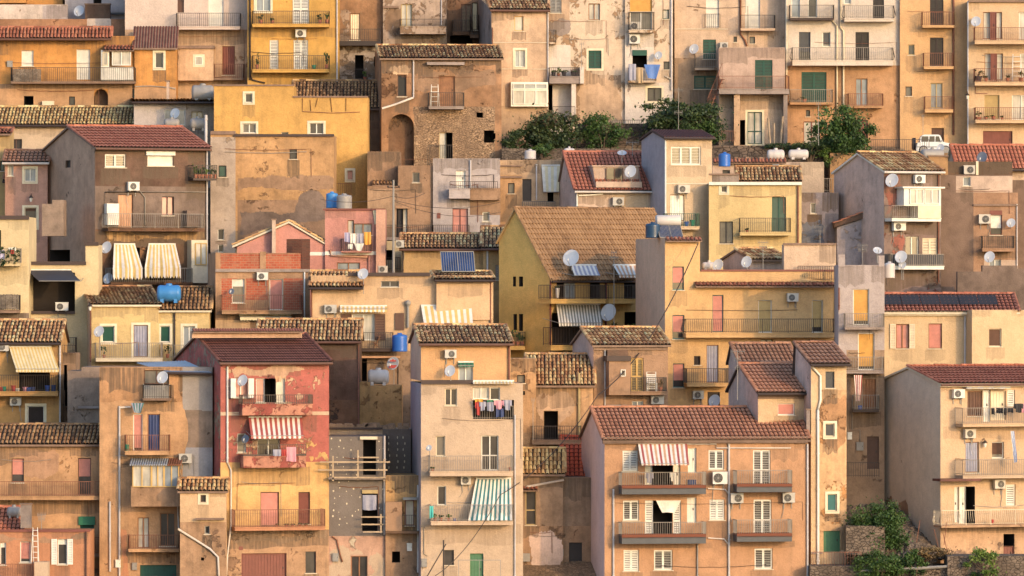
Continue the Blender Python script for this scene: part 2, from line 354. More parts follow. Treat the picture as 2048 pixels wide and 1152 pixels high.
class House(Frame):
    def __init__(s, label, Y, x0, x1, yt, mat, items='', th=0., xs=None, D=None, roof=None, yr=None, f=.5, zb_=None, name='house', cat='house',
                 segs=None, tile='old', oh=.3, sideoh=.12, fascia='fasc', side=None, ybk=None, group=None, gut='gutter', base=None, thick=.1, flat='roofdeck', caps=None):
        zb = (ground_z(Y)-1.2) if base is None else P_z(base, Y)
        Frame.__init__(s, x0, Y, th, zb)
        s.root = tag(s.empty(name, 0, 0, 0), label, cat, group, 'thing')
        s.W, _ = s.loc(x1, 0); s.mats = [mat, 'interior']; s.holes = []; s.sholes = []; s.patches = []; s.spatch = []; s.stains = []
        s.W = abs(s.W)
        if xs is not None and th > 0: s.D = s.sloc(xs, 0)[0]
        else: s.D = D or 6.5
        if D and xs is None: s.D = D
        _, s.zt = s.loc(x0, yt); s.segs = None
        if segs: s.segs = [(s.loc(a, 0)[0], s.loc(b, 0)[0], s.loc((a+b)/2, y)[1]) for a, b, y in segs]
        s.mp = lambda u, v, d: (u, d, v)
        s.smp = lambda u, v, d: (d, u, v)
        for ln in items.strip().split('\n'):
            if ln.strip(): s.item(ln.split())
        # walls
        mb = MB(); dv = DIRTY.get(mat, .3)
        if dv >= .1:
            si_ = s.mi('stain'); rr_ = random.Random(int(x0*7+yt))
            if not s.segs:      # runs below the eave or parapet
                u = 0.
                while u < s.W:
                    w_ = rr_.uniform(.5, 1.6); L_ = rr_.uniform(.3, .7+1.6*dv)
                    if rr_.random() < .35+dv: s.stains.append((u, min(u+w_, s.W), s.zt-.02, L_))
                    u += w_
            for u0_, u1_, z_, L_ in s.stains:
                L_ = L_*rr_.uniform(.6, 1.25)
                if any(h[0] < u1_ and h[1] > u0_ and h[3] > z_-L_ and h[2] < z_-.05 for h in s.holes):
                    hz = max(h[3] for h in s.holes if h[0] < u1_ and h[1] > u0_ and h[3] > z_-L_ and h[2] < z_-.05); L_ = min(L_, z_-hz-.01)
                if L_ < .12: continue
                K_ = 6; n_ = len(mb.v); e_ = .12*(u1_-u0_); sv_ = min(1., .3+dv*1.1)
                for k_ in range(K_+1):
                    uu = u0_-e_+(u1_-u0_+2*e_)*k_/K_; uu = max(0.01, min(s.W-.01, uu)); mb.v += [(uu, -.005, z_-L_*rr_.uniform(.75, 1.)), (uu, -.005, z_)]
                    if 0 < k_ < K_: mb.g[n_+2*k_+1] = sv_*rr_.uniform(.45, 1.)
                for k_ in range(K_): q_ = n_+2*k_; mb.f.append((q_, q_+2, q_+3, q_+1)); mb.m.append(si_); mb.t.append(0.)
        zt = s.zt; Wd = s.W; D = s.D
        ztm = max([q[2] for q in s.segs] + [zt]) if s.segs else zt
        if s.segs:
            wallgrid(mb, 0, Wd, 0, ztm, s.holes, s.mp, s.patches, s.segs)
            for a, b, z in s.segs:
                mb.face([(a, 0, 0), (a, D, 0), (a, D, z), (a, 0, z)], s.mi(side) if side else 0); mb.face([(b, 0, 0), (b, D, 0), (b, D, z), (b, 0, z)])
                mb.face([(a, D, 0), (b, D, 0), (b, D, z), (a, D, z)]); mb.face([(a, 0, z), (b, 0, z), (b, D, z), (a, D, z)])
        else:
            wallgrid(mb, 0, Wd, 0, zt, s.holes, s.mp, s.patches)
            yR = f*D; zr = s.zat(yr, yR) if yr is not None else zt
            zbk = s.zat(ybk, D) if ybk is not None else (zt if roof == 'g' else zr)
            if roof is None: zr = zbk = zt
            s.zr, s.yR, s.zbk = zr, yR, zbk
            zm = min(zt, zbk); si = s.mi(side) if side else 0
            if side: s.spatch.insert(0, (0, D, 0, zm, si))
            wallgrid(mb, 0, D, 0, zm, s.sholes, s.smp, s.spatch)
            if s.sholes or s.spatch: pass
            top = [(0, zm)]
            if zt > zm: top.append((0, zt))
            if roof == 'g': top.append((yR, zr))
            if zbk > zm or roof != 'g': top.append((D, zbk))
            if roof == 'g' and zbk <= zm: pass
            top.append((D, zm)) if top[-1] != (D, zm) else None
            if len(top) > 2: mb.face([(0, a, b) for a, b in top], si)
            mb.face([(Wd, 0, 0), (Wd, D, 0), (Wd, D, zm), (Wd, 0, zm)])
            if len(top) > 2: mb.face([(Wd, a, b) for a, b in top])
            mb.face([(0, D, 0), (Wd, D, 0), (Wd, D, zbk), (0, D, zbk)])
            if roof is None: mb.face([(0, 0, zt), (Wd, 0, zt), (Wd, D, zt), (0, D, zt)])
        s.wall = mb.build('wall', s.mats, s.root)
        if roof: s.roof(roof, tile, oh, sideoh, fascia, gut, thick)
    def roof(s, roof, tile, oh, so, fascia, gut, thick):
        D, Wd, zt, zr, yR = s.D, s.W, s.zt, s.zr, s.yR
        run = yR; rise = zr-zt; sl = rise/run
        e = (-oh, zt-oh*sl+.02)
        mb = MB(); th = thick
        a0, a1 = -so, Wd+so
        ridge = (yR, zr+.02)
        if roof == 'g':
            bk = (D+oh*.6, s.zbk+.02-oh*.6*(zr-s.zbk)/(D-yR))
            poly = [e, ridge, bk, (bk[0], bk[1]+th), (ridge[0], ridge[1]+th), (e[0], e[1]+th)]
        else:
            poly = [e, ridge, (ridge[0], ridge[1]+th), (e[0], e[1]+th)]
        mb.prism(poly, a0, a1, ax=0, mi=0)
        if not tile.startswith('sheet'): mb.face([(a0+.02, e[0]-.01, e[1]+th+.006), (a1-.02, e[0]-.01, e[1]+th+.006), (a1-.02, ridge[0], ridge[1]+th+.006), (a0+.02, ridge[0], ridge[1]+th+.006)], 1)
        o = mb.build('roof', [fascia, 'undertile'], s.root)
        t = MB(); us = Vector((0, ridge[0]-e[0], ridge[1]-e[1])); S = us.length; us.normalize(); ua = Vector((1, 0, 0))
        kind = 'old' if tile.startswith('old') else tile
        if tile.startswith('sheet'):
            n = int((a1-a0)/.16)
            for i in range(n):
                x = a0+(i+.5)*(a1-a0)/n
                t.tube([Vector((x, e[0], e[1]+th+.01)), Vector((x, ridge[0], ridge[1]+th+.01))], .045, 5)
            t.build('roof_sheet', tile, o)
        else:
            slope_tiles(t, Vector((a0, e[0]-.04, e[1]+th)), ua, us, a1-a0, S, kind)
            # ridge caps and verge tiles
            nrm = .1
            k = int((a1-a0)/.38)
            for i in range(k):
                x = a0+i*(a1-a0)/k; tt = max(.001, R()); j = (R()-.5)*.03
                b = len(t.v); rr = .115
                for xx, r_ in ((x, rr), (x+(a1-a0)/k*1.1, rr*.85)):
                    for q in range(5):
                        an = math.pi*q/4; t.v.append((xx, ridge[0]-r_*math.cos(an), ridge[1]+th+.03+j+r_*math.sin(an)))
                for q in range(4): t.f.append((b+q, b+q+1, b+6+q, b+5+q)); t.m.append(0); t.t.append(tt)
            for x in (a0+.02, a1-.02):
                k = int(S/.4)
                for i in range(k):
                    p0 = Vector((x, e[0], e[1]+th+.04))+us*(i*S/k); p1 = p0+us*(S/k*1.1); tt = max(.001, R()); b = len(t.v)
                    for p, r_ in ((p0, .1), (p1, .085)):
                        for q in range(5):
                            an = math.pi*q/4; t.v.append((p.x-r_*math.cos(an), p.y, p.z+r_*math.sin(an)))
                    for q in range(4): t.f.append((b+q, b+q+1, b+6+q, b+5+q)); t.m.append(0); t.t.append(tt)
            t.build('tile_covering', tile, o)
        if gut:
            g = MB(); y = e[0]-.075; z = e[1]+.03
            g.tube([(a0, y, z), (a1, y, z)], .065, 8); g.build('gutter', gut, o)
    # ---- items
    def mi(s, name):
        if name not in s.mats: s.mats.append(name)
        return s.mats.index(name)
    def item(s, t):
        k = t[0]; side = False; off = 0.
        if k[0] == 's' and len(k) > 1: side = True; k = k[1:]
        if t[-1][0] == '@': off = float(t[-1][1:]); t = t[:-1]
        if k in 'WSRDOCGA':
            x0, y0, x1, y1 = map(float, t[1:5])
            if side:
                a, v1 = s.sloc(x0, y0); b, v0 = s.sloc(x1, y1); a, b = min(a, b), max(a, b)
                mp = lambda u, v, d: (d-off, u, v)
            else:
                a, v1 = s.loc(x0, y0, off); b, v0 = s.loc(x1, y1, off); mp = lambda u, v, d: (u, d-off, v)
            opening(s, k, a, b, v0, v1, mp, t[5:], side, off)
        elif k == 'B': s.balcony(t[1:])
        elif k == 'L':
            x0, y0, x1, y1 = map(float, t[1:5]); col = t[5]; off = float(t[6]) if len(t) > 6 else .05
            a, v1 = s.loc(x0, y0, off); b, v0 = s.loc(x1, y1, off); mb = MB()
            rail(mb, [(a, -off), (b, -off)], v0, v1, t[7] if len(t) > 7 else 'b'); mb.build('railing', col, s.root)
        elif k == 'P':
            x, y0, y1 = map(float, t[1:4]); u, v1 = s.loc(x, y0, .08); _, v0 = s.loc(x, y1, .08); mb = MB(); r = float(t[5]) if len(t) > 5 else .05
            mb.tube([(u, -.08, v0), (u, -.08, v1)], r, 8)
            n = int((v1-v0)/1.8)
            for i in range(n+1): zz = v0+.2+i*1.8; mb.tube([(u, -.08, zz), (u, -.08, zz+.05)], r*1.35, 8)
            mb.build('downpipe', t[4], s.root, True)
        elif k == 'K':
            x0, y0, x1, y1, dep = map(float, t[1:6]); a, v1 = s.loc(x0, y0, dep); b, v0 = s.loc(x1, y1, dep); mb = MB()
            mb.box(a, -dep, v0, b, 0.01, v1); mb.build(t[7] if len(t) > 7 else 'bay', t[6], s.root)
        elif k == 'T':   # small tiled pent roof standing out from the wall
            x0, y0, x1, y1, dep = map(float, t[1:6]); a, v1 = s.loc(x0, y0, 0); b, _ = s.loc(x1, y0, 0); _, v0 = s.loc(x0, y1, dep); mb = MB()
            mb.prism([(-dep, v0-.05), (0.01, v1-.05), (0.01, v1), (-dep, v0)], a, b, 0, 1)
            us = Vector((0, dep, v1-v0)); S = us.length; us.normalize()
            slope_tiles(mb, Vector((a, -dep-.03, v0)), Vector((1, 0, 0)), us, b-a, S, 'old' if t[6].startswith('old') else t[6])
            mb.build('canopy', [t[6], 'fasc'], s.root)
        elif k == 'M':
            x0, y0, x1, y1 = map(float, t[1:5]); i = s.mi(t[5])
            if side:
                a, v1 = s.sloc(x0, y0); b, v0 = s.sloc(x1, y1); s.spatch.append((min(a, b), max(a, b), v0, v1, i))
            else:
                a, v1 = s.loc(x0, y0); b, v0 = s.loc(x1, y1); s.patches.append((max(a, 0), b, max(v0, 0), v1, i))
        elif k == 'Z':
            r = float(t[2]); q = list(map(float, t[3:])); pts = []
            for i in range(0, len(q), 2): u, v = s.loc(q[i], q[i+1], r+.02); pts.append((u, -r-.02, v))
            mb = MB(); mb.tube(pts, r, 6); mb.build('pipe' if r > .02 else 'cable', t[1], s.root, True)
        else: raise ValueError(t)
    def balcony(s, t):
        x0, yr, x1, ys, yb = map(float, t[:5]); st = t[5]; col = t[6]; dep = float(t[7]) if len(t) > 7 else .95; smat = t[8] if len(t) > 8 else s.mats[0]
        a, v1 = s.loc(x0, yr, dep); b, vs = s.loc(x1, ys, dep); _, vb = s.loc(x1, yb, dep)
        mb = MB(); mb.box(a, -dep, vb, b, .01, vs)
        mb.box(a-.02, -dep-.03, vs-.035, b+.02, -.002, vs+.01)
        s.stains.append((a, b, vb+.0, 1.1)); o = mb.build('balcony', smat, s.root); m = MB()
        if st == 's': m.box(a, -dep, vs, b, -dep+.1, v1); m.box(a, -dep+.1, vs, a+.1, 0, v1); m.box(b-.1, -dep+.1, vs, b, 0, v1); m.build('parapet', col, o)
        else: rail(m, [(a, 0), (a, -dep+.03), (b, -dep+.03), (b, 0)], vs+.012, v1, st); m.build('railing', col, o)
        return o

def P_z(py, Y): return ZC+(CY-py)/F*Y
def rail(mb, pts, z0, z1, st='b', step=.115):
    for i in range(len(pts)-1):
        a, b = Vector(pts[i]), Vector(pts[i+1]); L = (b-a).length
        if L < .05: continue
        d = (b-a)/L; nrm = Vector((d.y, -d.x)); n = max(1, int(L/step)); w = .009
        for z, hh in ((z1, .02), (z0+.08, .012)):
            p = [a+nrm*.018, b+nrm*.018, b-nrm*.018, a-nrm*.018]
            lo = [(q.x, q.y, z-hh) for q in p]; hi = [(q.x, q.y, z+hh*.5) for q in p]
            mb.face(lo); mb.face(hi)
            for k in range(4): mb.face([lo[k], lo[(k+1) % 4], hi[(k+1) % 4], hi[k]])
        for k in range(n+1):
            c = a+d*(L*k/n); big = (k % 12 == 0) or k == n; ww = w*1.7 if big else w
            if st == 'p' and not big:
                H = z1-z0; pr = [(0, z0+.05), (.09, z0+.12), (.13, z0+H*.3), (.06, z0+H*.6), (0, z1)]
                q = [Vector((c.x, c.y, 0))+Vector((nrm.x*o_, nrm.y*o_, z)) for o_, z in pr]
                mb.tube(q, w*1.1, 4, cap=False)
            else: mb.box(c.x-ww, c.y-ww, z0, c.x+ww, c.y+ww, z1)

def opening(h, k, a, b, v0, v1, mp, o, side=False, off=0.):
    """cut an opening and fill it: the window or door is a part, its panes, shutters and curtains are sub-parts"""
    holes = h.sholes if side else h.holes; cut = off == 0
    rec = .16 if cut else -.012; w, hh = b-a, v1-v0
    bx = lambda mb, u0, u1, z0, z1, d0, d1, mi=0: mb.box(u0, d0, z0, u1, d1, z1, mi, mp=mp)
    sub = lambda mb, n, m, p, sm=False: mb.build(n, m, p, sm)
    if 'f' in o:
        fr = MB(); g = .13
        bx(fr, a-g, a, v0-g, v1+g, -.025, .0); bx(fr, b, b+g, v0-g, v1+g, -.025, 0); bx(fr, a, b, v1, v1+g, -.025, 0); bx(fr, a, b, v0-g, v0, -.03, 0)
        fr.build('surround', 'surround', h.root)
    if k == 'O' or k == 'A':
        dep = 1.3 if k == 'O' else .75
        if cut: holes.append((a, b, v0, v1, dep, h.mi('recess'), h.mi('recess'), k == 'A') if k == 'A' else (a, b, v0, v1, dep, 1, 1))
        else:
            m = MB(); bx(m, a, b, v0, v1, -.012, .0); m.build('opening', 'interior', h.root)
        return
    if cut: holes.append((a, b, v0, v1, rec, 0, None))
    fw = .045
    frc = {'W': o[0] if o else 'wh', 'S': o[0] if o else 'wh', 'R': (o[2] if len(o) > 2 and o[2] != 'f' else 'wh'), 'D': o[0] if o else 'wd', 'C': 'wd', 'G': o[0] if o else 'bn'}[k]
    m = MB(); d0, d1 = rec-.05, rec+.03
    bx(m, a, a+fw, v0, v1, d0, d1); bx(m, b-fw, b, v0, v1, d0, d1); bx(m, a+fw, b-fw, v1-fw, v1, d0, d1); bx(m, a+fw, b-fw, v0, v0+fw, d0, d1)
    if k in 'DG':
        # panelled leaf or corrugated door
        bx(m, a+fw, b-fw, v0+fw, v1-fw, rec-.005, d1)
        n = max(2, int(w/.16))
        for i in range(n):
            u = a+fw+(w-2*fw)*(i+.5)/n; bx(m, u-.03, u+.03, v0+fw+.03, v1-fw-.03, rec-.025, rec-.005)
        ob = m.build('garage_door' if k == 'G' else 'door', frc, h.root)
        q = MB(); hu = b-fw-.1; bx(q, hu-.02, hu+.02, v0+min(1., hh*.5), v0+min(1., hh*.5)+.12, rec-.07, rec-.025); q.build('handle', 'ir', ob)
        return
    n = 2 if w > .55 else 1
    if w > 1.5: n = 3 if w < 2.2 else 4
    ismul = k in 'W'
    if ismul:
        for i in range(1, n):
            u = a+w*i/n; bx(m, u-.03, u+.03, v0+fw, v1-fw, d0, d1)
        if hh > 1.7: bx(m, a+fw, b-fw, v0+.72, v0+.78, d0+.005, d1-.005)
    dn = 'window' if hh < 1.75 or k in 'WR' else 'door'
    ob = m.build(dn, frc, h.root)
    if cut and hh < 1.75 and not side:
        q = MB(); bx(q, a-.05, b+.05, v0-.05, v0, -.05, rec-.06); q.build('sill', 'sill', ob); h.stains.append((a-.08, b+.08, v0-.06, .9))
    q = MB(); bx(q, a+fw*.5, b-fw*.5, v0+fw*.5, v1-fw*.5, rec+.0, rec+.025)
    gl = GLASS.get(o[1] if (k == 'W' and len(o) > 1) else 'dk', 'g_dark')
    if gl == 'g_dark' and k in 'WR' and R() < .4: gl = 'g_mid'
    q.build('pane', gl, ob)
    if k == 'W' and gl in ('g_curtain', 'g_pink'): pass
    if k == 'S':
        for i in range(n):
            ua = a+.02+(w-.04)*i/n; ub = a+.02+(w-.04)*(i+1)/n; q = MB(); sw = .05; e0, e1 = rec-.09, rec-.055
            bx(q, ua, ua+sw, v0+.01, v1-.01, e0, e1); bx(q, ub-sw-.006, ub-.006, v0+.01, v1-.01, e0, e1)
            bx(q, ua+sw, ub-sw, v0+.01, v0+.08, e0, e1); bx(q, ua+sw, ub-sw, v1-.08, v1-.01, e0, e1)
            ns = max(3, int((hh-.16)/.085)); mid = hh > 1.7
            for j in range(ns):
                z = v0+.08+(hh-.16)*(j+.5)/ns
                gap = .2 if 'x' in o else .62
                hz = (hh-.16)/ns*gap*.5
                q.face([mp(ua+sw, z-hz, e0+.004), mp(ub-sw, z-hz, e0+.004), mp(ub-sw, z+hz, e1), mp(ua+sw, z+hz, e1)])
            if mid: bx(q, ua+sw, ub-sw, v0+hh*.42, v0+hh*.42+.08, e0, e1)
            q.build('shutter', o[0], ob)
    if k == 'R':
        fr = float(o[1]) if len(o) > 1 else 1.
        q = MB(); zb_ = v1-fw-(hh-2*fw)*fr; ns = max(3, int((v1-fw-zb_)/.055)); st = (v1-fw-zb_)/ns
        for j in range(ns):
            z = zb_+j*st
            q.face([mp(a+fw, z, rec-.028), mp(b-fw, z, rec-.028), mp(b-fw, z+st*.85, rec-.04), mp(a+fw, z+st*.85, rec-.04)])
            q.face([mp(a+fw, z+st*.85, rec-.04), mp(b-fw, z+st*.85, rec-.04), mp(b-fw, z+st, rec-.028), mp(a+fw, z+st, rec-.028)])
        q.build('roller_blind', o[0], ob)
    if k == 'C':
        q = MB(); N = max(8, int(w/.05)); ph = R()*6
        for i in range(N):
            u0, u1 = a+fw+(w-2*fw)*i/N, a+fw+(w-2*fw)*(i+1)/N
            f0, f1 = .03*math.sin(i*1.9+ph), .03*math.sin((i+1)*1.9+ph)
            q.face([mp(u0, v0+.05, rec-.06+f0), mp(u1, v0+.05, rec-.06+f1), mp(u1, v1-fw, rec-.06+f1*.5), mp(u0, v1-fw, rec-.06+f0*.5)])
        q.build('curtain', o[0] if o else 'wh', ob)
    for x in o:
        if x.startswith('leaf:'):      # open shutter leaves flat on the wall, leaf:colour:width
            _, c, lw = x.split(':'); lw = float(lw)
            for sgn in (-1, 1):
                q = MB(); ua, ub = (a-lw-.02, a-.02) if sgn < 0 else (b+.02, b+lw+.02)
                e0, e1 = -.07, -.035; sw = .05
                bx(q, ua, ua+sw, v0, v1, e0, e1); bx(q, ub-sw, ub, v0, v1, e0, e1); bx(q, ua+sw, ub-sw, v0, v0+.08, e0, e1); bx(q, ua+sw, ub-sw, v1-.08, v1, e0, e1)
                ns = max(3, int((hh-.16)/.085))
                for j in range(ns):
                    z = v0+.08+(hh-.16)*(j+.5)/ns; hz = (hh-.16)/ns*.42
                    q.face([mp(ua+sw, z-hz, e0+.004), mp(ub-sw, z-hz, e0+.004), mp(ub-sw, z+hz, e1), mp(ua+sw, z+hz, e1)])
                q.build('shutter', c, ob)
def P(px, py, Y): return Vector(((px-CX)/F*Y, Y, ZC+(CY-py)/F*Y))
# ---------------------------------------------------------------- free-standing and fixed things
def thing(fr, name, label, cat, x, y, z, group=None): return tag(fr.empty(name, x, y, z), label, cat, group)
AG = 'air conditioner units on the house fronts'; DG = 'satellite dishes on roofs and walls'
def ac(fr, x0, y0, x1, y1, label, off=.08, fx=None, col=None, n=0):
    fx = fx or random.choice((.36, .4, .44, .58)); col = col or random.choice(('acw', 'acw2', 'acw3'))
    dep = .28; a, v1 = fr.loc(x0, y0, off+dep); b, v0 = fr.loc(x1, y1, off+dep); w = b-a; h = v1-v0
    t = thing(fr, 'air_conditioner', 'white air conditioner unit '+label, 'air conditioner', a, -off, v0, AG)
    m = MB(); m.box(0, -dep, 0, w, 0, h); m.box(-.012, -dep-.008, h-.03, w+.012, .0, h+.012); m.box(w*.80, -dep-.006, .03, w*.815, -dep, h-.05)
    m.build('casing', col, t)
    g = MB(); cx, cz, r = w*fx, h*.5, h*.4
    g.lathe([(.0, -dep-.010), (r*.98, -dep-.010), (r*.98, -dep-.0)], (cx, 0, cz), 20, 0, 'y')
    o = g.build('fan_opening', 'g_black', t)
    g = MB()
    for q in (.35, .55, .75, .95):
        pts = [(cx+r*q*math.cos(2*math.pi*k/18), -dep-.016, cz+r*q*math.sin(2*math.pi*k/18)) for k in range(19)]; g.tube(pts, .008, 4, cap=False)
    for k in range(8):
        an = math.pi*k/4; g.tube([(cx, -dep-.016, cz), (cx+r*math.cos(an), -dep-.016, cz+r*math.sin(an))], .005, 4)
    g.lathe([(0, -dep-.03), (r*.2, -dep-.026), (r*.22, -dep-.01)], (cx, 0, cz), 10, 0, 'y')
    g.build('fan_grille', 'gy', t)
    g = MB(); L_ = .35+.8*R(); sx_ = w*random.choice((.08, .9)); g.tube([(sx_, off*.4, .05), (sx_+.02, off-.03, -.12), (sx_+(R()-.5)*.15, off-.03, -L_*.6), (sx_+(R()-.5)*.2, off-.03, -L_)], .014, 5); g.build('drain_hose', 'gy', t)
    if off < .3:
        for u in (w*.18, w*.82): g = MB(); g.box(u-.02, -dep*.95, -.05, u+.02, off-.004, -.012); g.box(u-.02, off-.04, -.32, u+.02, off-.004, -.045); g.build('bracket', 'gy', t)
    return t
def dish(fr, cx, cy, r, label, off=.5, mast=0, face=None, col='dishw', ped=None):
    """r in picture pixels; mast: >0 stands on a pole of that many pixels, else arm to wall"""
    u, v = fr.loc(cx, cy, off); u2, _ = fr.loc(cx+r, cy, off); rr = abs(u2-u)
    t = tag(empty('satellite_dish', fr.world(u, -off, v)), label, 'satellite dish', DG)
    n = Vector(face or (-.38+.25*(R()-.5), -.86, .34+.1*(R()-.5))).normalized()
    A = n.cross(Vector((0, 0, 1))).normalized(); B = A.cross(n).normalized()
    m = MB(); K = 24; prof = [(0, 0), (.35, .02), (.65, .065), (.88, .12), (1., .16), (1.02, .15), (.9, .105), (.5, .02), (0, -.02)]
    base = 0
    for q, dd in prof:
        for k in range(K):
            an = 2*math.pi*k/K; p = A*(q*rr*math.cos(an))+B*(q*rr*1.06*math.sin(an))+n*(dd*rr-.08*rr); m.v.append(tuple(p))
    for i in range(len(prof)-1):
        for k in range(K):
            k2 = (k+1) % K; m.f.append((i*K+k, i*K+k2, (i+1)*K+k2, (i+1)*K+k)); m.m.append(0); m.t.append(0.)
    m.build('reflector', col, t, True)
    m = MB(); p0 = -B*rr*1.0+n*.06*rr; p1 = -B*rr*.75+n*rr*.95
    m.tube([p0, p1], .014, 5); ob = m.build('feed_arm', 'gy', t)
    m = MB(); m.tube([p1-n*.02, p1-n*.02+(B*.9-n*.25).normalized()*.14], [.032, .03], 8); m.build('receiver_head', 'wh', ob)
    m = MB(); bk = -n*.1*rr
    if mast:
        _, vb = fr.loc(cx, cy+mast, off); m.tube([bk, bk-n*.08, Vector((bk-n*.08))+Vector((0, 0, -.1))], .02, 6)
        q = bk-n*.08; m.tube([q+Vector((0, 0, .1)), Vector((q.x, q.y, vb-v))], .022, 6); m.build('mast', 'gy', t)
    else:
        w = fr.world(u, 0, v)-fr.world(u, -off, v)
        q = bk-n*.06; m.tube([bk, q, q+Vector((0, 0, -.18)), Vector((w.x, w.y, -.3))], .02, 6); m.build('wall_bracket', 'gy', t)
    return t
def tank(fr, x0, y0, x1, y1, col, label, kind='h', off=-1., name='water_tank'):
    a, v1 = fr.loc(x0, y0, off); b, v0 = fr.loc(x1, y1, off); w = b-a; h = v1-v0
    t = thing(fr, name, label, 'water tank', (a+b)/2, -off, v0, 'rooftop water tanks'); m = MB()
    if kind == 'h':
        r = h*.46; cz = h-r
        m.lathe([(0, -w/2), (r*.55, -w/2+.005), (r*.85, -w/2+.05), (r*.97, -w/2+.13), (r, -w/2+.2), (r*.97, -w*.17), (r, -w*.14), (r, w*.14), (r*.97, w*.17), (r, w/2-.2), (r*.97, w/2-.13), (r*.85, w/2-.05), (r*.55, w/2-.005), (0, w/2)], (0, 0, cz), 20, 0, 'x')
        m.build('drum', col, t, True); m = MB(); m.lathe([(r*.38, 0), (r*.38, .09), (r*.3, .12), (0, .12)], (0, 0, h-.03), 14); m.build('lid', col, t, True)
        for u in (-w*.28, w*.28):
            m = MB(); m.box(u-w*.07, -r*.7, 0, u+w*.07, r*.7, cz-r*.55); m.build('foot', col, t)
    elif kind == 'v':
        r = w/2; m.lathe([(0, 0), (r*.97, 0), (r, .05)]+[(r*(1.0 if i % 2 else .975), h*(.1+.78*i/8)) for i in range(9)]+[(r*.93, h*.92), (r*.6, h*.97), (0, h)], (0, 0, 0), 22)
        m.build('drum', col, t, True); m = MB(); m.lathe([(r*.32, h*.93), (r*.32, h+.05), (0, h+.06)], (0, 0, 0), 12); m.build('lid', col, t, True)
    else:   # rectangular moulded tank with feet
        m.box(-w/2, -.45, h*.2, w/2, .45, h*.97)
        for i in range(3): m.box(-w/2-.02, -.47, h*(.3+.24*i), w/2+.02, .47, h*(.38+.24*i))
        m.lathe([(w*.2, h*.97), (w*.2, h+.04), (0, h+.05)], (0, 0, 0), 12); m.build('drum', col, t)
        for u in (-w*.3, 0, w*.3): m = MB(); m.box(u-w*.08, -.46, 0, u+w*.08, .44, h*.2); m.build('foot', col, t)
    return t
def awning(fr, x0, y0, x1, b0, y1, b1, dep, c1, c2, n, label, val=6, top=.06, group='striped awnings over the balconies', wave=0., c3=None, name='awning', arms=True):
    """striped cloth from the wall line (x0..x1, y0) out to the front bar (b0..b1, y1)"""
    ua, za = fr.loc(x0, y0, top); ub, _ = fr.loc(x1, y0, top); uc, zc = fr.loc(b0, y1, dep); ud, _ = fr.loc(b1, y1, dep)
    t = thing(fr, name, label, 'awning', ua, 0, za, group); m = MB(); pat = [0, 1] if c3 is None else [0, 1, 0, 2]
    K = 8; sub = 3
    ph = R()*5
    def pt(i, j, N):
        s_ = i/N; q = j/K; u = (ua+(ub-ua)*s_)*(1-q)+(uc+(ud-uc)*s_)*q-ua; z = za+(zc-za)*q-za; y = -(top+(dep-top)*q)
        if wave: z += 0; y += wave*q*math.sin(s_*n*1.15+ph)*1.0+wave*.5*math.sin(s_*n*.5+ph*2)*q
        else: z -= .05*math.sin(math.pi*q)*(.6+.4*math.sin(s_*7+ph))
        return (u, y, z)
    N = n*sub
    for i in range(N):
        for j in range(K): m.face([pt(i, j, N), pt(i+1, j, N), pt(i+1, j+1, N), pt(i, j+1, N)], pat[(i//sub) % len(pat)])
    if val:
        vz = val*fr.O.y/F
        for i in range(N):
            p, q = pt(i, K, N), pt(i+1, K, N); d0 = vz*(.7+.3*abs(math.sin(i*.9))); d1 = vz*(.7+.3*abs(math.sin((i+1)*.9)))
            m.face([p, q, (q[0], q[1]-.01, q[2]-d1), (p[0], p[1]-.01, p[2]-d0)], pat[(i//sub) % len(pat)])
    m.build('canvas', [c1, c2]+([c3] if c3 else []), t)
    m = MB(); m.tube([(0, -top, .0), (ub-ua, -top, .0)], .05, 8); m.build('roller_case', 'wh', t)
    if not wave and arms:
        m = MB(); p, q = pt(0, K, N), pt(N, K, N); m.tube([p, q], .022, 6)
        for e in (p, q): m.tube([(e[0], -.02, e[2]+(0-e[2])*.25), e], .016, 5)
        m.build('arm', 'gy', t)
    return t
def cloth(fr, x0, y0, x1, y1, off, col, label, kind='towel', group=None, c2=None, sk=0.):
    a, v1 = fr.loc(x0, y0, off); b, v0 = fr.loc(x1, y1, off); w, h = b-a, v1-v0
    m = MB(); N = 8; ph = R()*6
    def fold(s_, q): return .035*math.sin(s_*9+ph)*(.3+q)
    def w_(q, s_):
        if kind == 'towel': return a0+(w*s_)
    def strip(u0, u1, z0, z1, q0=0., q1=1., mi=0, tap=0.):
        for i in range(N):
            for j in range(4):
                P_ = []
                for ii, jj in ((i, j), (i+1, j), (i+1, j+1), (i, j+1)):
                    s_ = ii/N; q = jj/4; u = u0+(u1-u0)*s_; u += (u-(u0+u1)/2)*tap*q+sk*q*w
                    z = z1+(z0-z1)*q-.02*math.sin(s_*5+ph)*q; P_.append((u, -fold(u/w*1.2, q)-.01, z))
                m.face(P_, mi if not c2 else (i+mi) % 2)
    if kind == 'towel': strip(0, w, 0, h)
    elif kind == 'shirt':
        strip(w*.18, w*.82, 0, h); strip(-.02, w*.2, h*.45, h*.98); strip(w*.8, w+.02, h*.45, h*.98)
    elif kind == 'trousers':
        strip(w*.05, w*.95, h*.72, h); strip(w*.05, w*.45, 0, h*.74); strip(w*.55, w*.95, 0, h*.74)
    elif kind == 'bunch':
        strip(0, w, h*.1, h, tap=-.5)
    o = m.build({'towel': 'towel', 'shirt': 'shirt', 'trousers': 'trousers', 'bunch': 'cloth'}[kind], [col]+([c2] if c2 else []))
    o.location = fr.world(a, -off, v0); o.rotation_euler = (0, 0, fr.th)
    return tag(o, label, 'laundry', group or 'laundry hung out to dry')
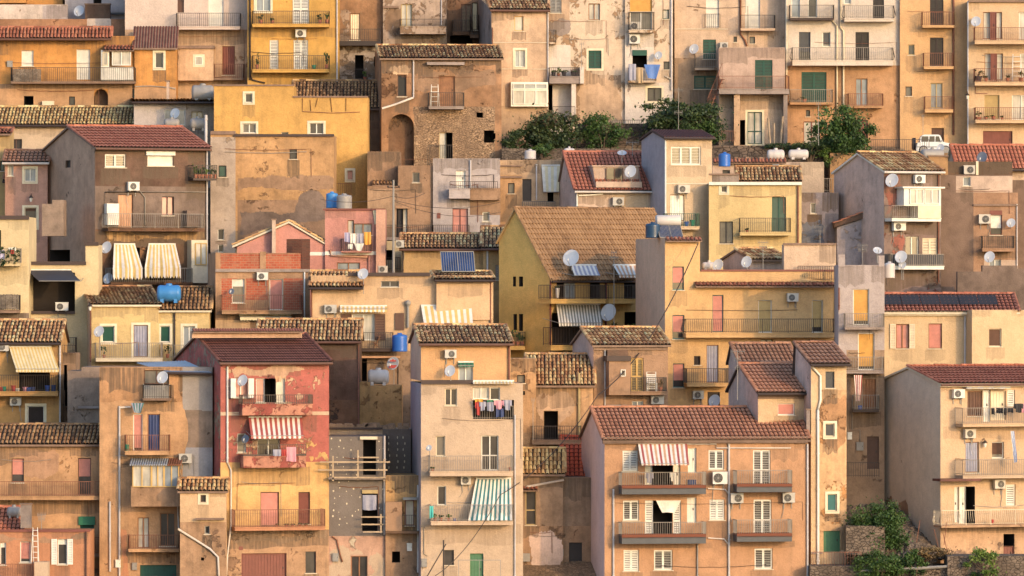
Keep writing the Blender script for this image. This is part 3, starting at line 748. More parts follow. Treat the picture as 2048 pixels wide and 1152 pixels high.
def leaves(m, c, rx, ry, rz, n, size=.1, clumps=24, shell=.6, seedt=0., t0=.0):
    c = Vector(c); cl = []
    for i in range(clumps):
        a = R()*6.283; zz = R()*2-1; rr = math.sqrt(1-zz*zz); k = shell+(1-shell)*R()
        j_ = .75+.45*R() if clumps > 15 else 1.; cl.append((Vector((rx*rr*math.cos(a)*k*j_, ry*rr*math.sin(a)*k, rz*zz*k*j_)), .14+.22*R(), R()))
    for i in range(n):
        p, s_, tt = cl[int(R()*clumps)]
        w__ = 1.7 if R() < .07 else 1.; q = c+p+Vector((random.gauss(0, 1)*rx*s_*.5*w__, random.gauss(0, 1)*ry*s_*.55, random.gauss(0, 1)*rz*s_*.46*w__))
        u = Vector((R()-.5, R()-.5, R()-.5)).normalized(); v = u.cross(Vector((R()-.5, R()-.5, R()-.5))).normalized(); sz = size*(.6+.8*R())
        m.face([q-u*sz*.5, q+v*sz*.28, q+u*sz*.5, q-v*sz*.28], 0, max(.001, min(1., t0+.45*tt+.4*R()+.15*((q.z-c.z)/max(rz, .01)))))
PGp = 'potted plants on the balconies'
def pot(fr, x, yb, wpx, hpx, label, off=.5, col='terra', leaf='leaf_g', lh=14, n=150, kind='bush'):
    u, v = fr.loc(x, yb, off); s_ = fr.O.y/F; w = wpx*s_; h = hpx*s_; H = lh*s_
    t = thing(fr, 'potted_plant', label, 'potted plant', u, -off, v, PGp); m = MB()
    m.lathe([(0, 0), (w*.36, 0), (w*.46, h*.85), (w*.52, h*.86), (w*.52, h), (w*.42, h), (w*.4, h*.9), (0, h*.9)], (0, 0, 0), 12); m.build('pot', col, t)
    if H > 0:
        m = MB()
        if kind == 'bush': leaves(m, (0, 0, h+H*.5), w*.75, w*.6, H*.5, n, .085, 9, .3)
        else:
            for k in range(16):
                a = R()*6.28; l = H*(.6+.5*R()); dx, dy = math.cos(a), math.sin(a); b = Vector((0, 0, h)); c_ = b+Vector((dx*l*.35, dy*l*.3, l*.75)); e = b+Vector((dx*l*.7, dy*l*.5, l*(.5+.4*R())))
                sd = Vector((-dy, dx, 0))*.03; tt = max(.01, R())
                m.face([b-sd, b+sd, c_+sd, c_-sd], 0, tt); m.face([c_-sd, c_+sd, e], 0, tt)
        m.build('foliage', leaf, t); q = MB(); q.tube([(0, 0, h*.85), (.01, 0, h+H*.4)], .012, 5); q.build('stem', 'bn', t)
    return t
def bush(Y, cx, cy, rpx, rpy, label, leaf='leaf_g', n=3000, size=.14, depth=1.2, trunk=True, name='bush', clumps=50, cat='bush', group=None, shell=.55, ybase=None):
    s_ = Y/F; c = Vector(((cx-CX)*s_, Y, ZC+(CY-cy)*s_)); rx, rz = rpx*s_, rpy*s_
    zb = ZC+(CY-(ybase or (cy+rpy)))*s_
    t = tag(empty(name, (c.x, Y, zb)), label, cat, group); m = MB(); C = Vector((0, 0, c.z-zb))
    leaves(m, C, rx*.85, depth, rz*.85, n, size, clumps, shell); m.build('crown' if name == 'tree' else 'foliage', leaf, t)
    m = MB()
    for k in range(7):
        a = k*.9+R(); e = C+Vector((math.cos(a)*rx*.7, math.sin(a)*depth*.7, rz*(.5*R()-.1))); mid = Vector((e.x*.3, e.y*.3, e.z*.5))
        m.tube([Vector((e.x*.04, e.y*.04, -.5)), mid, e], [.055, .035, .012], 5)
    m.build('trunk' if name == 'tree' else 'stems', 'bark', t); return t
def wire(p, q, sag, r, label, name='cable', group=None, col='ir', cat='cable'):
    p, q = Vector(p), Vector(q); pts = []
    for i in range(17):
        k = i/16; a = p.lerp(q, k); a.z -= sag*4*k*(1-k); pts.append(a-p)
    m = MB(); m.tube(pts, r, 5); o = m.build(name, col); o.location = p; return tag(o, label, cat, group)
def antenna(Y, x, y0, y1, label, arms=((0, 10, 4), (6, 8, 4)), group='rooftop aerials'):
    s_ = Y/F; zt = ZC+(CY-y0)*s_; zb = ZC+(CY-y1)*s_; t = tag(empty('aerial', ((x-CX)*s_, Y, zb)), label, 'aerial', group)
    m = MB(); m.tube([(0, 0, 0), (0, 0, zt-zb)], .018, 6); m.build('mast', 'gy', t)
    for dz, l, n in arms:
        z = zt-zb-dz*s_; L = l*s_; m = MB(); m.tube([(-L, 0, z), (L, 0, z)], .012, 5)
        for k in range(n*2+1): u = -L+2*L*k/(n*2); m.tube([(u, -.18, z), (u, .18, z)], .007, 4); m.tube([(u, 0, z-.12), (u, 0, z+.12)], .007, 4)
        m.build('dipole_array', 'gy', t)
    return t
def ladder(fr, x0, y0, x1, y1, label, off=.25, col='wh'):
    a, v1 = fr.loc(x0, y0, off); b, v0 = fr.loc(x1, y1, off); w, h = b-a, v1-v0
    t = thing(fr, 'stepladder', label, 'ladder', a, -off, v0); m = MB()
    for s_ in (.0, 1.): m.tube([(w*s_+(.08 if s_ == 0 else -.08)*-1, -.2, 0), (w*s_, 0, h)], .022, 5)
    m.build('side_rail', col, t)
    n = int(h/.28)
    for k in range(1, n+1):
        z = h*k/(n+.5); m = MB(); m.box(0, -.2*(1-z/h)-.04, z-.015, w, -.2*(1-z/h)+.04, z+.015); m.build('rung', col, t)
    m = MB(); m.tube([(0, .25, 0), (0, 0, h)], .018, 5); m.tube([(w, .25, 0), (w, 0, h)], .018, 5); m.build('back_frame', col, t)
    return t
def lamp(fr, x, y, label, h=18, arm=.5, cat='street lamp'):
    u, v = fr.loc(x, y, arm); t = thing(fr, 'wall_lamp', label, cat, u, 0, v, 'wall lamps'); s_ = fr.O.y/F
    m = MB(); m.tube([(0, 0, .1), (0, -arm*.5, .22), (0, -arm, .12)], .018, 6); m.build('arm', 'ir', t)
    m = MB(); m.lathe([(.03, .12), (.14, .0), (.15, -.02), (.02, .02)], (0, -arm, 0), 10); m.build('lamp_shade', 'ir', t)
    m = MB(); m.lathe([(.07, -.02), (.09, -.1), (.05, -.24), (0, -.25)], (0, -arm, 0), 10); m.build('bulb', 'wh', t); return t
def meter(fr, x0, y0, x1, y1, label, col='gy'):
    a, v1 = fr.loc(x0, y0, .14); b, v0 = fr.loc(x1, y1, .14); m = MB(); m.box(0, -.14, 0, b-a, -.004, v1-v0); m.box(-.01, -.155, v1-v0-.03, b-a+.01, -.004, v1-v0+.015)
    m.box(.03, -.15, .05, b-a-.03, -.14, v1-v0-.06); t = thing(fr, 'meter_box', label, 'meter box', a, 0, v0, 'electricity meter boxes on the walls'); m.build('cabinet', col, t)
    m = MB(); m.box((b-a)*.8, -.165, (v1-v0)*.45, (b-a)*.86, -.15, (v1-v0)*.6); m.build('latch', 'ir', t)
def solid(Y, x0, y0, x1, y1, D, mat, name, label, cat, th=0., cap=None, kind='thing', group=None):
    """a block wall or box"""
    fr = Frame(x0, Y, th, 0); a, z1 = fr.loc(x0, y0); b, z0 = fr.loc(x1, y1); fr.zb = z0
    t = tag(fr.empty(name, 0, 0, 0), label, cat, group, kind); m = MB(); m.box(0, 0, 0, b, D, z1-z0); m.build('wall', mat, t)
    if cap: m = MB(); m.box(-.04, -.04, z1-z0, b+.04, D+.04, z1-z0+.07); m.build('coping', cap, t)
    return fr
def fence(Y, x0, y0, x1, y1, label, col='ir', st='b', th=0., cat='railing', step=.13, name='railing_fence'):
    fr = Frame(x0, Y, th, 0); a, z1 = fr.loc(x0, y0); b, z0 = fr.loc(x1, y1); fr.zb = z0; t = tag(fr.empty(name, 0, 0, 0), label, cat)
    m = MB(); rail(m, [(0, 0), (b, 0)], 0, z1-z0, st, step); m.build('bars', col, t); return t

def splat(fr, pts, mat, rough=.2, off=.004, name='peeled_plaster', side=False, seed=1, lv=4):
    """an irregular patch of other plaster lying on the wall, outline given by a few points"""
    rr = random.Random(seed); q = [Vector((fr.sloc if side else fr.loc)(x, y)) for x, y in pts]
    for l in range(lv):
        o_ = []
        for i in range(len(q)):
            a, b = q[i], q[(i+1) % len(q)]; d = b-a; o_.append(a); o_.append((a+b)/2+Vector((-d.y, d.x))*rr.uniform(-rough, rough))
        q = o_
    xs_ = [p.x for p in q]; ys_ = [p.y for p in q]; m = MB(); st = .055; hs = fr.sholes if side else fr.holes; z = min(ys_)
    while z < max(ys_):
        zc = z+st/2; cr = []
        for i in range(len(q)):
            a, b = q[i], q[(i+1) % len(q)]
            if (a.y > zc) != (b.y > zc): cr.append(a.x+(zc-a.y)/(b.y-a.y)*(b.x-a.x))
        cr.sort()
        for k in range(0, len(cr)-1, 2):
            runs = [(cr[k], cr[k+1])]
            for h in hs:
                if h[2]-.05 < zc < h[3]+.05:
                    nr_ = []
                    for a, b in runs:
                        if h[1]+.03 < a or h[0]-.03 > b: nr_.append((a, b)); continue
                        if a < h[0]-.03: nr_.append((a, h[0]-.03))
                        if b > h[1]+.03: nr_.append((h[1]+.03, b))
                    runs = nr_
            for a, b in runs:
                if not side: a, b = max(a, .0), min(b, fr.W)
                if b-a < .01: continue
                P_ = [(a, z), (b, z), (b, z+st), (a, z+st)]; m.face([(-off, u, v) if side else (u, -off, v) for u, v in P_])
        z += st
    return m.build(name, mat, fr.root)
# ---------------------------------------------------------------- materials used
for k, c, kw in (('wh', (250, 230, 200), {}), ('cr', (245, 212, 165), {}), ('gn', (38, 88, 68), {}), ('gnl', (85, 130, 85), {}), ('bn', (110, 72, 52), {}), ('dk', (62, 48, 42), {}),
                 ('gy', (165, 150, 132), {}), ('pk', (225, 140, 115), {}), ('tn', (205, 165, 100), {}), ('or', (235, 165, 70), {}), ('rd', (142, 74, 56), {}),
                 ('bl', (60, 115, 170), dict(rough=.4)), ('tl', (70, 120, 110), {}), ('wd', (165, 105, 62), dict(var=.5)), ('ir', (78, 62, 52), dict(rough=.5)), ('ig', (160, 140, 118), {}),
                 ('rs', (150, 88, 58), dict(var=.6)), ('dg', (95, 90, 85), {}), ('yf', (225, 170, 85), {}), ('acw', (240, 222, 196), dict(var=.12)), ('acw2', (222, 200, 172), dict(var=.2)), ('acw3', (205, 188, 165), dict(var=.3)), ('dishw', (215, 205, 195), dict(rough=.45, var=.15)),
                 ('dishd', (120, 120, 125), dict(rough=.45)), ('gutter', (120, 78, 58), dict(rough=.5)), ('gutw', (225, 200, 175), dict(rough=.5)), ('gutd', (70, 52, 44), dict(rough=.5)),
                 ('fasc', (150, 112, 85), dict(var=.5)), ('fascw', (238, 208, 165), {}), ('fascd', (82, 60, 50), {}), ('sill', (225, 195, 155), {}), ('surround', (245, 218, 170), {}),
                 ('terra', (190, 105, 70), {}), ('potw', (235, 215, 190), {}), ('potk', (50, 45, 50), {}), ('potb', (50, 90, 160), {}), ('potg', (40, 140, 100), {}), ('tankg', (165, 150, 135), dict(rough=.5, var=.2)),
                 ('tankb', (50, 135, 190), dict(rough=.4, var=.15)), ('tankB', (25, 105, 185), dict(rough=.35, var=.1)), ('tankw', (222, 200, 180), dict(rough=.45, var=.12)), ('tankd', (40, 70, 95), dict(rough=.3)),
                 ('shade', (65, 62, 66), {}), ('aw_w', (250, 228, 200), {}), ('aw_y', (240, 190, 100), {}), ('aw_r', (190, 85, 70), {}), ('aw_t', (65, 125, 120), {}), ('aw_g', (140, 130, 112), {}), ('aw_c', (250, 218, 160), {}), ('aw_o', (225, 160, 110), {}),
                 ('c_red', (200, 60, 50), {}), ('c_pink', (235, 150, 150), {}), ('c_blue', (90, 130, 190), {}), ('c_navy', (50, 65, 105), {}), ('c_gr', (170, 160, 165), {}), ('c_or', (245, 160, 40), {}), ('c_bk', (40, 36, 38), {}), ('c_gn', (40, 120, 80), {}), ('c_teal', (70, 185, 165), {}), ('c_tan', (200, 160, 110), {}), ('c_lil', (190, 175, 190), {}),
                 ('metal_roof', (175, 170, 165), dict(rough=.45, var=.4)), ('rust_roof', (110, 55, 42), dict(var=.8)), ('dbox', (85, 58, 48), dict(var=.5)), ('plank', (205, 165, 120), dict(var=.5)), ('asph', (130, 110, 92), {}), ('roofdeck', (160, 130, 100), dict(var=.5)), ('panel_bk', (50, 42, 38), dict(rough=.6)), ('rubble', (170, 130, 95), dict(var=.8))):
    paint(k, c, **kw)
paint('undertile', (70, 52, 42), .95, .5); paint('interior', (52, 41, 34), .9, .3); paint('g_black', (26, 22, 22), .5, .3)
glassmat('g_mid', (125, 110, 92), .15, .8); glassmat('g_dark', (78, 68, 60), .12, .6); glassmat('g_sky', (150, 150, 145), .08, .5); glassmat('g_curtain', (205, 185, 155), .35, 1.1); glassmat('g_pink', (215, 130, 105), .3, .3); glassmat('g_green', (70, 95, 75), .2, .4)
glassmat('pv', (45, 70, 110), .12, .5)
tilemat('old', [(135, 92, 60), (205, 145, 92), (250, 195, 125), (180, 118, 74), (255, 225, 155), (230, 155, 95)], .5, .1)
tilemat('oldy', [(140, 105, 66), (235, 185, 115), (255, 225, 150), (190, 140, 88), (255, 235, 170)], .35, .1)
tilemat('oldd', [(105, 78, 55), (175, 128, 85), (225, 170, 110), (138, 98, 66), (250, 200, 130)], .6, .1)
tilemat('oldr', [(140, 82, 60), (190, 112, 82), (210, 135, 98), (165, 96, 70)], .4, .02)
tilemat('red', [(175, 98, 72), (208, 122, 90), (222, 138, 102), (190, 108, 80)], .28, .0)
tilemat('redb', [(195, 75, 48), (225, 98, 60), (235, 118, 75), (200, 85, 55)], .2, .0)
tilemat('pinky', [(182, 116, 80), (215, 142, 102), (230, 158, 116), (198, 128, 90)], .25, .0)
tilemat('brownreg', [(150, 104, 80), (185, 130, 98), (200, 146, 112), (168, 118, 90)], .3, .0)
tilemat('yel', [(132, 98, 68), (166, 126, 88), (184, 142, 100), (148, 112, 78)], .3, .0)
tilemat('ribbed', [(150, 88, 66), (172, 102, 78), (182, 112, 86), (160, 94, 70)], .2, .0); tilemat('dredreg', [(172, 98, 74), (200, 118, 90), (215, 132, 100), (185, 106, 80)], .3, .0)
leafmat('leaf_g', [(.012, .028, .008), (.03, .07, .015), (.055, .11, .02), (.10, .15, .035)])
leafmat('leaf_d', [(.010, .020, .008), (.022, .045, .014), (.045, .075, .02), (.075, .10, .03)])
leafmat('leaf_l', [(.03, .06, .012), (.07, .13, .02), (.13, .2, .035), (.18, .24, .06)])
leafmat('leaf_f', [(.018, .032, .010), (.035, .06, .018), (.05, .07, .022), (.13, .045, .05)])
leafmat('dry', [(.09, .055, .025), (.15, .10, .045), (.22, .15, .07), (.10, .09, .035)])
paint('bark', (110, 85, 62), .9, .4)
brickmat('brick_red', (205, 95, 55), (185, 80, 48), (190, 135, 95), .3, .13)
brickmat('brick_dk', (120, 62, 42), (95, 52, 38), (110, 75, 55), .26, .08)
brickmat('brick_cr', (215, 170, 120), (200, 150, 105), (160, 120, 85), .5, .22)
stonemat('stone', (196, 150, 106), (125, 92, 66), 6.5); stonemat('stone_g', (140, 114, 90), (78, 60, 46), 4.6); stonemat('stone_d', (120, 95, 75), (60, 48, 38), 3.)
stonemat('pebble', (170, 145, 120), (70, 55, 45), 12.)
PL = plaster
PL('orange', (230, 160, 74), (205, 120, 45), .1, .45); PL('tanA', (218, 168, 115), (180, 130, 90), .25, .4); PL('brownA', (185, 135, 95), (150, 105, 75), .3, .6)
PL('whiteA', (245, 220, 195), (215, 180, 145), .05, .12); PL('creamP', (235, 192, 145), (200, 145, 100), .45, .4); PL('greyW', (212, 196, 184), (180, 160, 140), .1, .25)
PL('wparap', (240, 220, 196), (190, 160, 130), .2, .4); PL('yelA', (244, 186, 84), (225, 150, 60), .08, .28); PL('ruin', (188, 140, 96), (140, 98, 68), .5, .75)
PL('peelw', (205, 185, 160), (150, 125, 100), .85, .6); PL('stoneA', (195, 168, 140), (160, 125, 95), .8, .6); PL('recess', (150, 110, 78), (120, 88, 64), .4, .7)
PL('tanB', (226, 188, 146), (170, 125, 88), .15, .4); PL('greyS', (178, 159, 142), (140, 118, 98), .3, .4); PL('creamB', (252, 222, 182), (205, 160, 118), .68, .22); PL('lowp', (240, 205, 165), (180, 145, 112), 1.0, .35)
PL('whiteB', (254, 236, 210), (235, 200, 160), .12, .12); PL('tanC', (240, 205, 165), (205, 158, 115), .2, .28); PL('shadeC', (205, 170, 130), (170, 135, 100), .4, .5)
PL('pinkgrey', (222, 188, 160), (190, 150, 120), .15, .3); PL('whiteC', (252, 232, 202), (235, 205, 165), .05, .08); PL('tanD', (214, 162, 110), (185, 130, 85), .35, .45)
PL('peach', (250, 198, 132), (235, 175, 110), .02, .12); PL('creamR', (252, 212, 158), (240, 190, 140), .03, .1); PL('creamL', (240, 208, 165), (220, 180, 135), .05, .15)
PL('pinkL', (222, 168, 138), (235, 190, 160), .15, .25); PL('grW', (228, 212, 195), (200, 180, 160), .05, .15); PL('dbrown', (122, 92, 72), (150, 118, 92), .3, .7); PL('dbrownS', (209, 165, 126), (140, 108, 82), .25, .35)
PL('dstain', (120, 85, 60), (170, 115, 70), .6, .9); PL('ochre', (214, 164, 104), (175, 130, 88), .4, .55); PL('greyC', (205, 182, 155), (185, 155, 125), .3, .35); PL('yelB', (242, 186, 92), (230, 165, 75), .06, .25)
PL('tanE', (178, 140, 104), (140, 105, 78), .35, .55); PL('gwB', (205, 190, 178), (170, 155, 140), .2, .35); PL('creamE', (228, 188, 140), (190, 150, 110), .3, .4)
PL('creamF', (232, 200, 168), (210, 170, 135), .25, .35); PL('greyside', (197, 184, 178), (160, 140, 125), .1, .15); PL('creamG', (240, 208, 162), (225, 185, 140), .04, .12)
PL('yelC', (250, 216, 142), (235, 190, 115), .04, .15); PL('bluegrey', (190, 172, 162), (120, 115, 118), .5, .5); PL('mott', (170, 160, 158), (195, 165, 145), .6, .5); PL('gstain', (155, 128, 112), (150, 85, 65), .5, .6)
PL('gside', (222, 191, 166), (140, 118, 100), .2, .4); PL('brR', (196, 150, 110), (165, 120, 85), .2, .45); PL('gybr', (150, 122, 100), (120, 96, 78), .25, .45); PL('gylow', (140, 118, 100), (110, 90, 74), .3, .6)
PL('creamH', (254, 226, 165), (240, 200, 140), .03, .1); PL('yelD', (242, 200, 125), (225, 180, 105), .04, .2); PL('yelE', (250, 214, 138), (240, 190, 110), .05, .2)
PL('brickfr', (205, 158, 112), (180, 125, 85), .3, .5); PL('rose', (232, 160, 138), (210, 120, 95), .06, .2); PL('roseL', (244, 186, 150), (230, 160, 130), .05, .1); PL('gold', (222, 178, 112), (200, 155, 95), .08, .3)
PL('creamI', (250, 206, 150), (235, 180, 120), .05, .18); PL('ochC', (232, 178, 105), (190, 135, 80), .45, .6); PL('ocherS', (255, 200, 96), (230, 180, 90), .05, .15); PL('ocher', (240, 190, 100), (190, 140, 60), .05, .2); PL('peachB', (250, 200, 128), (235, 180, 110), .03, .16)
PL('tanside', (251, 202, 156), (190, 150, 112), .05, .1); PL('lav', (208, 190, 176), (190, 165, 145), .15, .25); PL('creamJ', (248, 212, 156), (245, 200, 135), .02, .1)
PL('yelF', (228, 172, 95), (210, 150, 80), .06, .25); PL('tanF', (222, 165, 108), (175, 125, 82), .5, .6); PL('rough', (170, 145, 120), (135, 108, 86), .4, .6); PL('patchg', (190, 178, 162), (205, 165, 110), .1, .2); PL('patchb', (178, 175, 172), (190, 150, 110), .15, .25)
PL('tanG', (222, 170, 115), (190, 135, 85), .25, .5); PL('salmon', (228, 156, 106), (205, 120, 80), .06, .25); PL('redw', (205, 112, 94), (240, 190, 145), .5, .3); PL('redside', (218, 113, 94), (190, 160, 130), .75, .4); PL('redtop', (245, 195, 150), (206, 92, 72), .25, .2)
PL('yellow_peach', (246, 192, 112), (215, 155, 95), .25, .35); PL('lowA', (205, 160, 115), (165, 125, 95), .5, .6); PL('dkstain', (140, 105, 75), (90, 75, 65), .4, .8); PL('insul', (148, 134, 118), (120, 110, 100), .0, .1)
PL('pinkp', (228, 178, 142), (235, 210, 175), .6, .3); PL('whitelow', (236, 203, 162), (220, 180, 135), .03, .1); PL('peachC', (250, 192, 125), (235, 170, 105), .03, .15); PL('tanH', (225, 175, 118), (190, 140, 95), .4, .5)
PL('tanI', (202, 158, 116), (175, 130, 95), .25, .4); PL('stainy', (240, 190, 130), (225, 155, 88), .6, .55); PL('creamK', (244, 206, 152), (225, 180, 125), .08, .2); PL('big', (224, 168, 117), (205, 150, 100), .05, .26); PL('bigside', (242, 217, 208), (180, 155, 140), .03, .08)
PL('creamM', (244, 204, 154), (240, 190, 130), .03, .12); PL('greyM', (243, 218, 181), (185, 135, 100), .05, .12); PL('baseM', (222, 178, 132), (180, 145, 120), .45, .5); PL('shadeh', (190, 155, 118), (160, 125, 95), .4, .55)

PL('redpatch', (178, 105, 85), (150, 125, 110), .7, .6); PL('bluep', (130, 138, 150), (170, 150, 135), .6, .5); PL('redpeel', (222, 150, 115), (190, 95, 80), .85, .5)

# ================================================================= HOUSES, back row to front row
H = {}
def house(key, *a, **k): H[key] = House(*a, **k); return H[key]

house('farY', 'yellow house cut by the top left corner of the photo, narrow balcony slab', 366, -90, 125, -60, 'orange', 'B -60 -30 52 -2 6 b ir .9\nO 10 -40 40 -6', D=5)
house('farG', 'pale grey block with a dark window, behind the roof terrace and dish', 365, 130, 252, -60, 'greyW', 'O 187 -22 203 9\nK 218 25 251 29 .2 dg', D=5)
house('terr', 'brown parapet terrace house with white brick wall on top, far left', 362.5, -60, 252, 38, 'brownA', 'M 174 36 222 120 wparap', segs=[(-60, 175, 38), (175, 220, 37), (220, 252, 38)], D=2.2)
house('terr2', 'whitewashed low parapet wall behind the satellite dish on the terrace', 364.2, -60, 135, 9, 'wparap', 'M 85 12 135 38 greyW', D=.3, name='parapet_wall', cat='wall')
house('orA', 'orange house with long railed balcony and white roller door, above tan lower floor', 357.5, -60, 269, 72, 'orange', '''
M -60 168 269 330 tanA
R 43 101 67 132 wh 1 wh
R 153 99 180 159 wh 1 wh
K 202 134 266 161 .9 wh veranda
K 202 100 218 134 .9 wh veranda
W 205 104 216 131 cr cu @.92
W 224 101 262 131 wh cu @.9
T 208 92 270 101 1.1 oldr
O 48 192 67 250
W 138 193 150 210 dk dk
K 84 202 108 219 .3 cr
A 188 178 216 240
L 172 212 222 240 ir .3
W 265 178 296 203 dk gn
B 22 135 270 163 167 b ir .95 fasc
H0
'''.replace('H0\n', ''), D=5)
house('orRoof', 'narrow strip of red barrel tiles capping the orange house', 357.2, -60, 220, 71, 'orange', '', roof='s', yr=60, D=.0001+.8, tile='oldr', oh=.35, name='tiled_eave', cat='roof strip', base=74)
house('orB', 'small orange house with rusty brown sheet roof and one white framed window', 357.3, 268, 352, 92, 'orange', '''
M 262 172 352 330 tanA
W 310 105 327 136 wh dk f
Z gy .03 262 173 300 172 340 175 352 178
''', roof='s', yr=57, D=2.2, tile='sheet', oh=.25, gut=None) if False else None
MATS['sheet_rust'] = MATS['rust_roof']; MATS['sheet_metal'] = MATS['metal_roof']
house('orB', 'small orange house with rusty brown sheet roof and one white framed window', 357.3, 269, 352, 92, 'orange', '''
M 262 174 352 330 tanA
W 310 105 327 136 wh dk f
Z gy .03 270 173 300 172 340 175 351 178
''', roof='s', yr=57, D=2.2, tile='sheet_rust', oh=.25, gut=None)
house('whA', 'white upper house with blank wall and railed balcony, peeling cream floor below', 360, 250, 495, -60, 'whiteA', '''
M 250 59 495 330 creamP
R 417 -20 447 52 wh 1 wh
D 355 -20 368 25 bn
B 353 26 480 53 59 b ir .9 whiteA
C 444 92 470 150 rd
K 356 97 427 161 1.0 creamP
W 390 113 405 130 wh cu f @1.0
K 356 91 429 97 1.15 fasc cornice
B 428 128 487 157 160 b rs .8 fasc
Z gy .05 352 60 352 190
''', D=5)
house('yeA', 'tall yellow house with two railed balconies and white shuttered doors', 358.5, 495, 677, -60, 'yelA', '''
W 512 -20 541 22 wh gl f
S 585 -20 618 47 wh
S 539 80 557 138 wh
S 587 80 616 138 wh
A 595 157 640 190
B 505 22 658 48 54 b ir .95 yelA
B 505 111 658 139 145 b ir .95 yelA
P 500 -20 160 gutd
P 674 -20 170 gutw .04
Z gutd .05 500 150 505 160 530 166
''', D=5)
house('ruA', 'brown ruined house with curtained wooden door, above a peeling whitish floor', 361, 677, 766, -60, 'ruin', '''
M 677 91 766 330 peelw
C 700 27 720 80 cr
O 710 110 727 160
O 748 113 755 133
K 679 82 762 91 .9 dk ledge
L 682 58 760 82 ir .88
L 708 138 728 160 ir .3
''', D=5)
house('ruB', 'grey stone patched house with solid parapet balcony and pale double door', 360.5, 766, 893, -60, 'stoneA', '''
W 802 8 824 53 tn cu
B 800 38 892 53 68 b ir .9 stoneA
K 766 12 797 16 .15 fasc cornice
P 883 -20 50 gutw .03
''', D=5)
house('ruC', 'dark recessed brown house with louvred door and cramped balconies', 363.5, 893, 960, -60, 'recess', '''
S 922 8 943 64 bn
B 905 40 945 64 70 b ir .8 recess
B 940 30 957 70 76 b ir 1.2 recess
O 900 72 945 92
W 944 5 955 60 dk dk
''', D=3)
house('tnA', 'tan house with old tiled roof and glazed ground floor veranda', 356.5, 983, 1095, 20, 'tanB', '''
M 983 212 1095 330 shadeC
W 1029 32 1047 62 or cu
W 1030 100 1050 134 wh gl f
K 983 84 1095 86 .04 sill cornice
K 983 137 1095 139 .04 sill cornice
K 1022 164 1096 213 .5 wh veranda
W 1026 180 1094 209 wh cu @.52
W 1026 167 1094 178 wh gl @.52
P 1096 22 165 gutw .04
P 985 55 200 rs .03
''', side='greyS', th=7, xs=957, roof='s', yr=-12, tile='old')
house('crA', 'tall cream house with badly peeling plaster and one green shuttered window', 357.5, 1095, 1250, -60, 'creamB', '''
M 1095 -60 1139 42 tanB
M 1095 90 1141 152 whiteB
M 1150 150 1242 330 lowp
M 1100 170 1143 330 whiteB
S 1100 -8 1123 26 gy
W 1177 7 1200 40 wd cu
S 1177 101 1203 137 gn f
B 1099 135 1165 153 167 b ir 1.1 greyS
B 1097 60 1112 85 88 b ir .7 creamB
K 1160 133 1168 167 1.15 whiteB
O 1097 170 1105 232
K 1143 168 1152 232 1.0 whiteB column
L 1106 213 1150 233 ir 1.0
''', D=5)
house('whB', 'white house front with laundry balcony, orange blind and dark barred window', 357.3, 1250, 1346, -60, 'creamB', '''
M 1242 165 1346 330 whiteB
M 1250 66 1308 165 whiteB
R 1260 -20 1304 23 or 1 or
W 1260 23 1304 60 wh dk
O 1265 100 1294 135
K 1265 100 1294 111 .08 gn blind
W 1325 19 1338 38 gn cu
W 1327 123 1339 139 dk dk
W 1295 176 1323 202 dk dk f
B 1258 24 1308 60 65 b ir .8 creamB
B 1257 135 1312 162 165 b ir .8 creamB
P 1343 -20 180 gutw .06
Z gutw .05 1330 152 1344 159
''', D=5)
house('tnB', 'tan house with white roller doors and green shutters beside the stair', 358, 1349, 1572, -60, 'tanC', '''
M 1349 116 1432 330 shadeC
R 1412 -20 1438 55 wh 1 wh
R 1490 -20 1520 57 wh 1 wh
L 1410 28 1440 56 ir .2
B 1482 30 1550 57 61 b ir .9 tanC
W 1467 73 1474 84 dk dk
W 1499 73 1510 87 dk dk
S 1406 79 1432 118 gn
S 1388 151 1432 178 gn
B 1390 107 1439 136 140 b ig .8 tanC
K 1349 57 1456 59 .05 sill cornice
Z rs .06 1481 -20 1481 68 1490 80 1494 92
''', D=5)
house('grA', 'pinkish grey terrace house on a concrete slab with green shutter and porch', 355, 1438, 1570, 95, 'pinkgrey', '''
M 1438 189 1570 330 tanC
S 1510 120 1545 178 gn
O 1478 240 1490 290
W 1495 224 1524 288 gn cu f
B 1438 152 1578 178 188 b rs 1.3 greyS
K 1468 188 1480 300 1.1 creamP column
K 1567 188 1575 300 1.1 greyS column
''', D=3)
house('whC', 'white house with long white railed balconies, tan stained floors below', 356.8, 1572, 1800, -60, 'whiteC', '''
M 1572 131 1800 330 tanD
W 1583 -20 1600 35 wh gl
W 1616 -20 1634 35 wh dk
R 1598 64 1621 120 dg .72 dg
R 1645 64 1661 93 dg .85 wh
W 1688 -12 1702 8 wh gl
S 1746 -15 1768 37 dk
S 1711 64 1738 121 dk
B 1580 10 1668 36 40 b ir .9 fascd
B 1689 11 1788 37 43 p ig .9 whiteC
B 1585 95 1786 121 131 p ig .9 whiteC
S 1603 144 1653 208 gn
B 1580 179 1665 205 209 b ig .8 tanD
W 1711 157 1735 212 wd gl
B 1697 187 1766 212 216 b rs .8 tanD
W 1612 220 1620 233 dk dk
D 1711 240 1736 290 rd
W 1607 243 1640 290 rd cu
P 1573 -20 150 cr .06
Z cr .06 1664 40 1674 52 1674 228
Z cr .06 1681 -20 1681 55 1687 62 1687 222 1697 240
''', D=5)
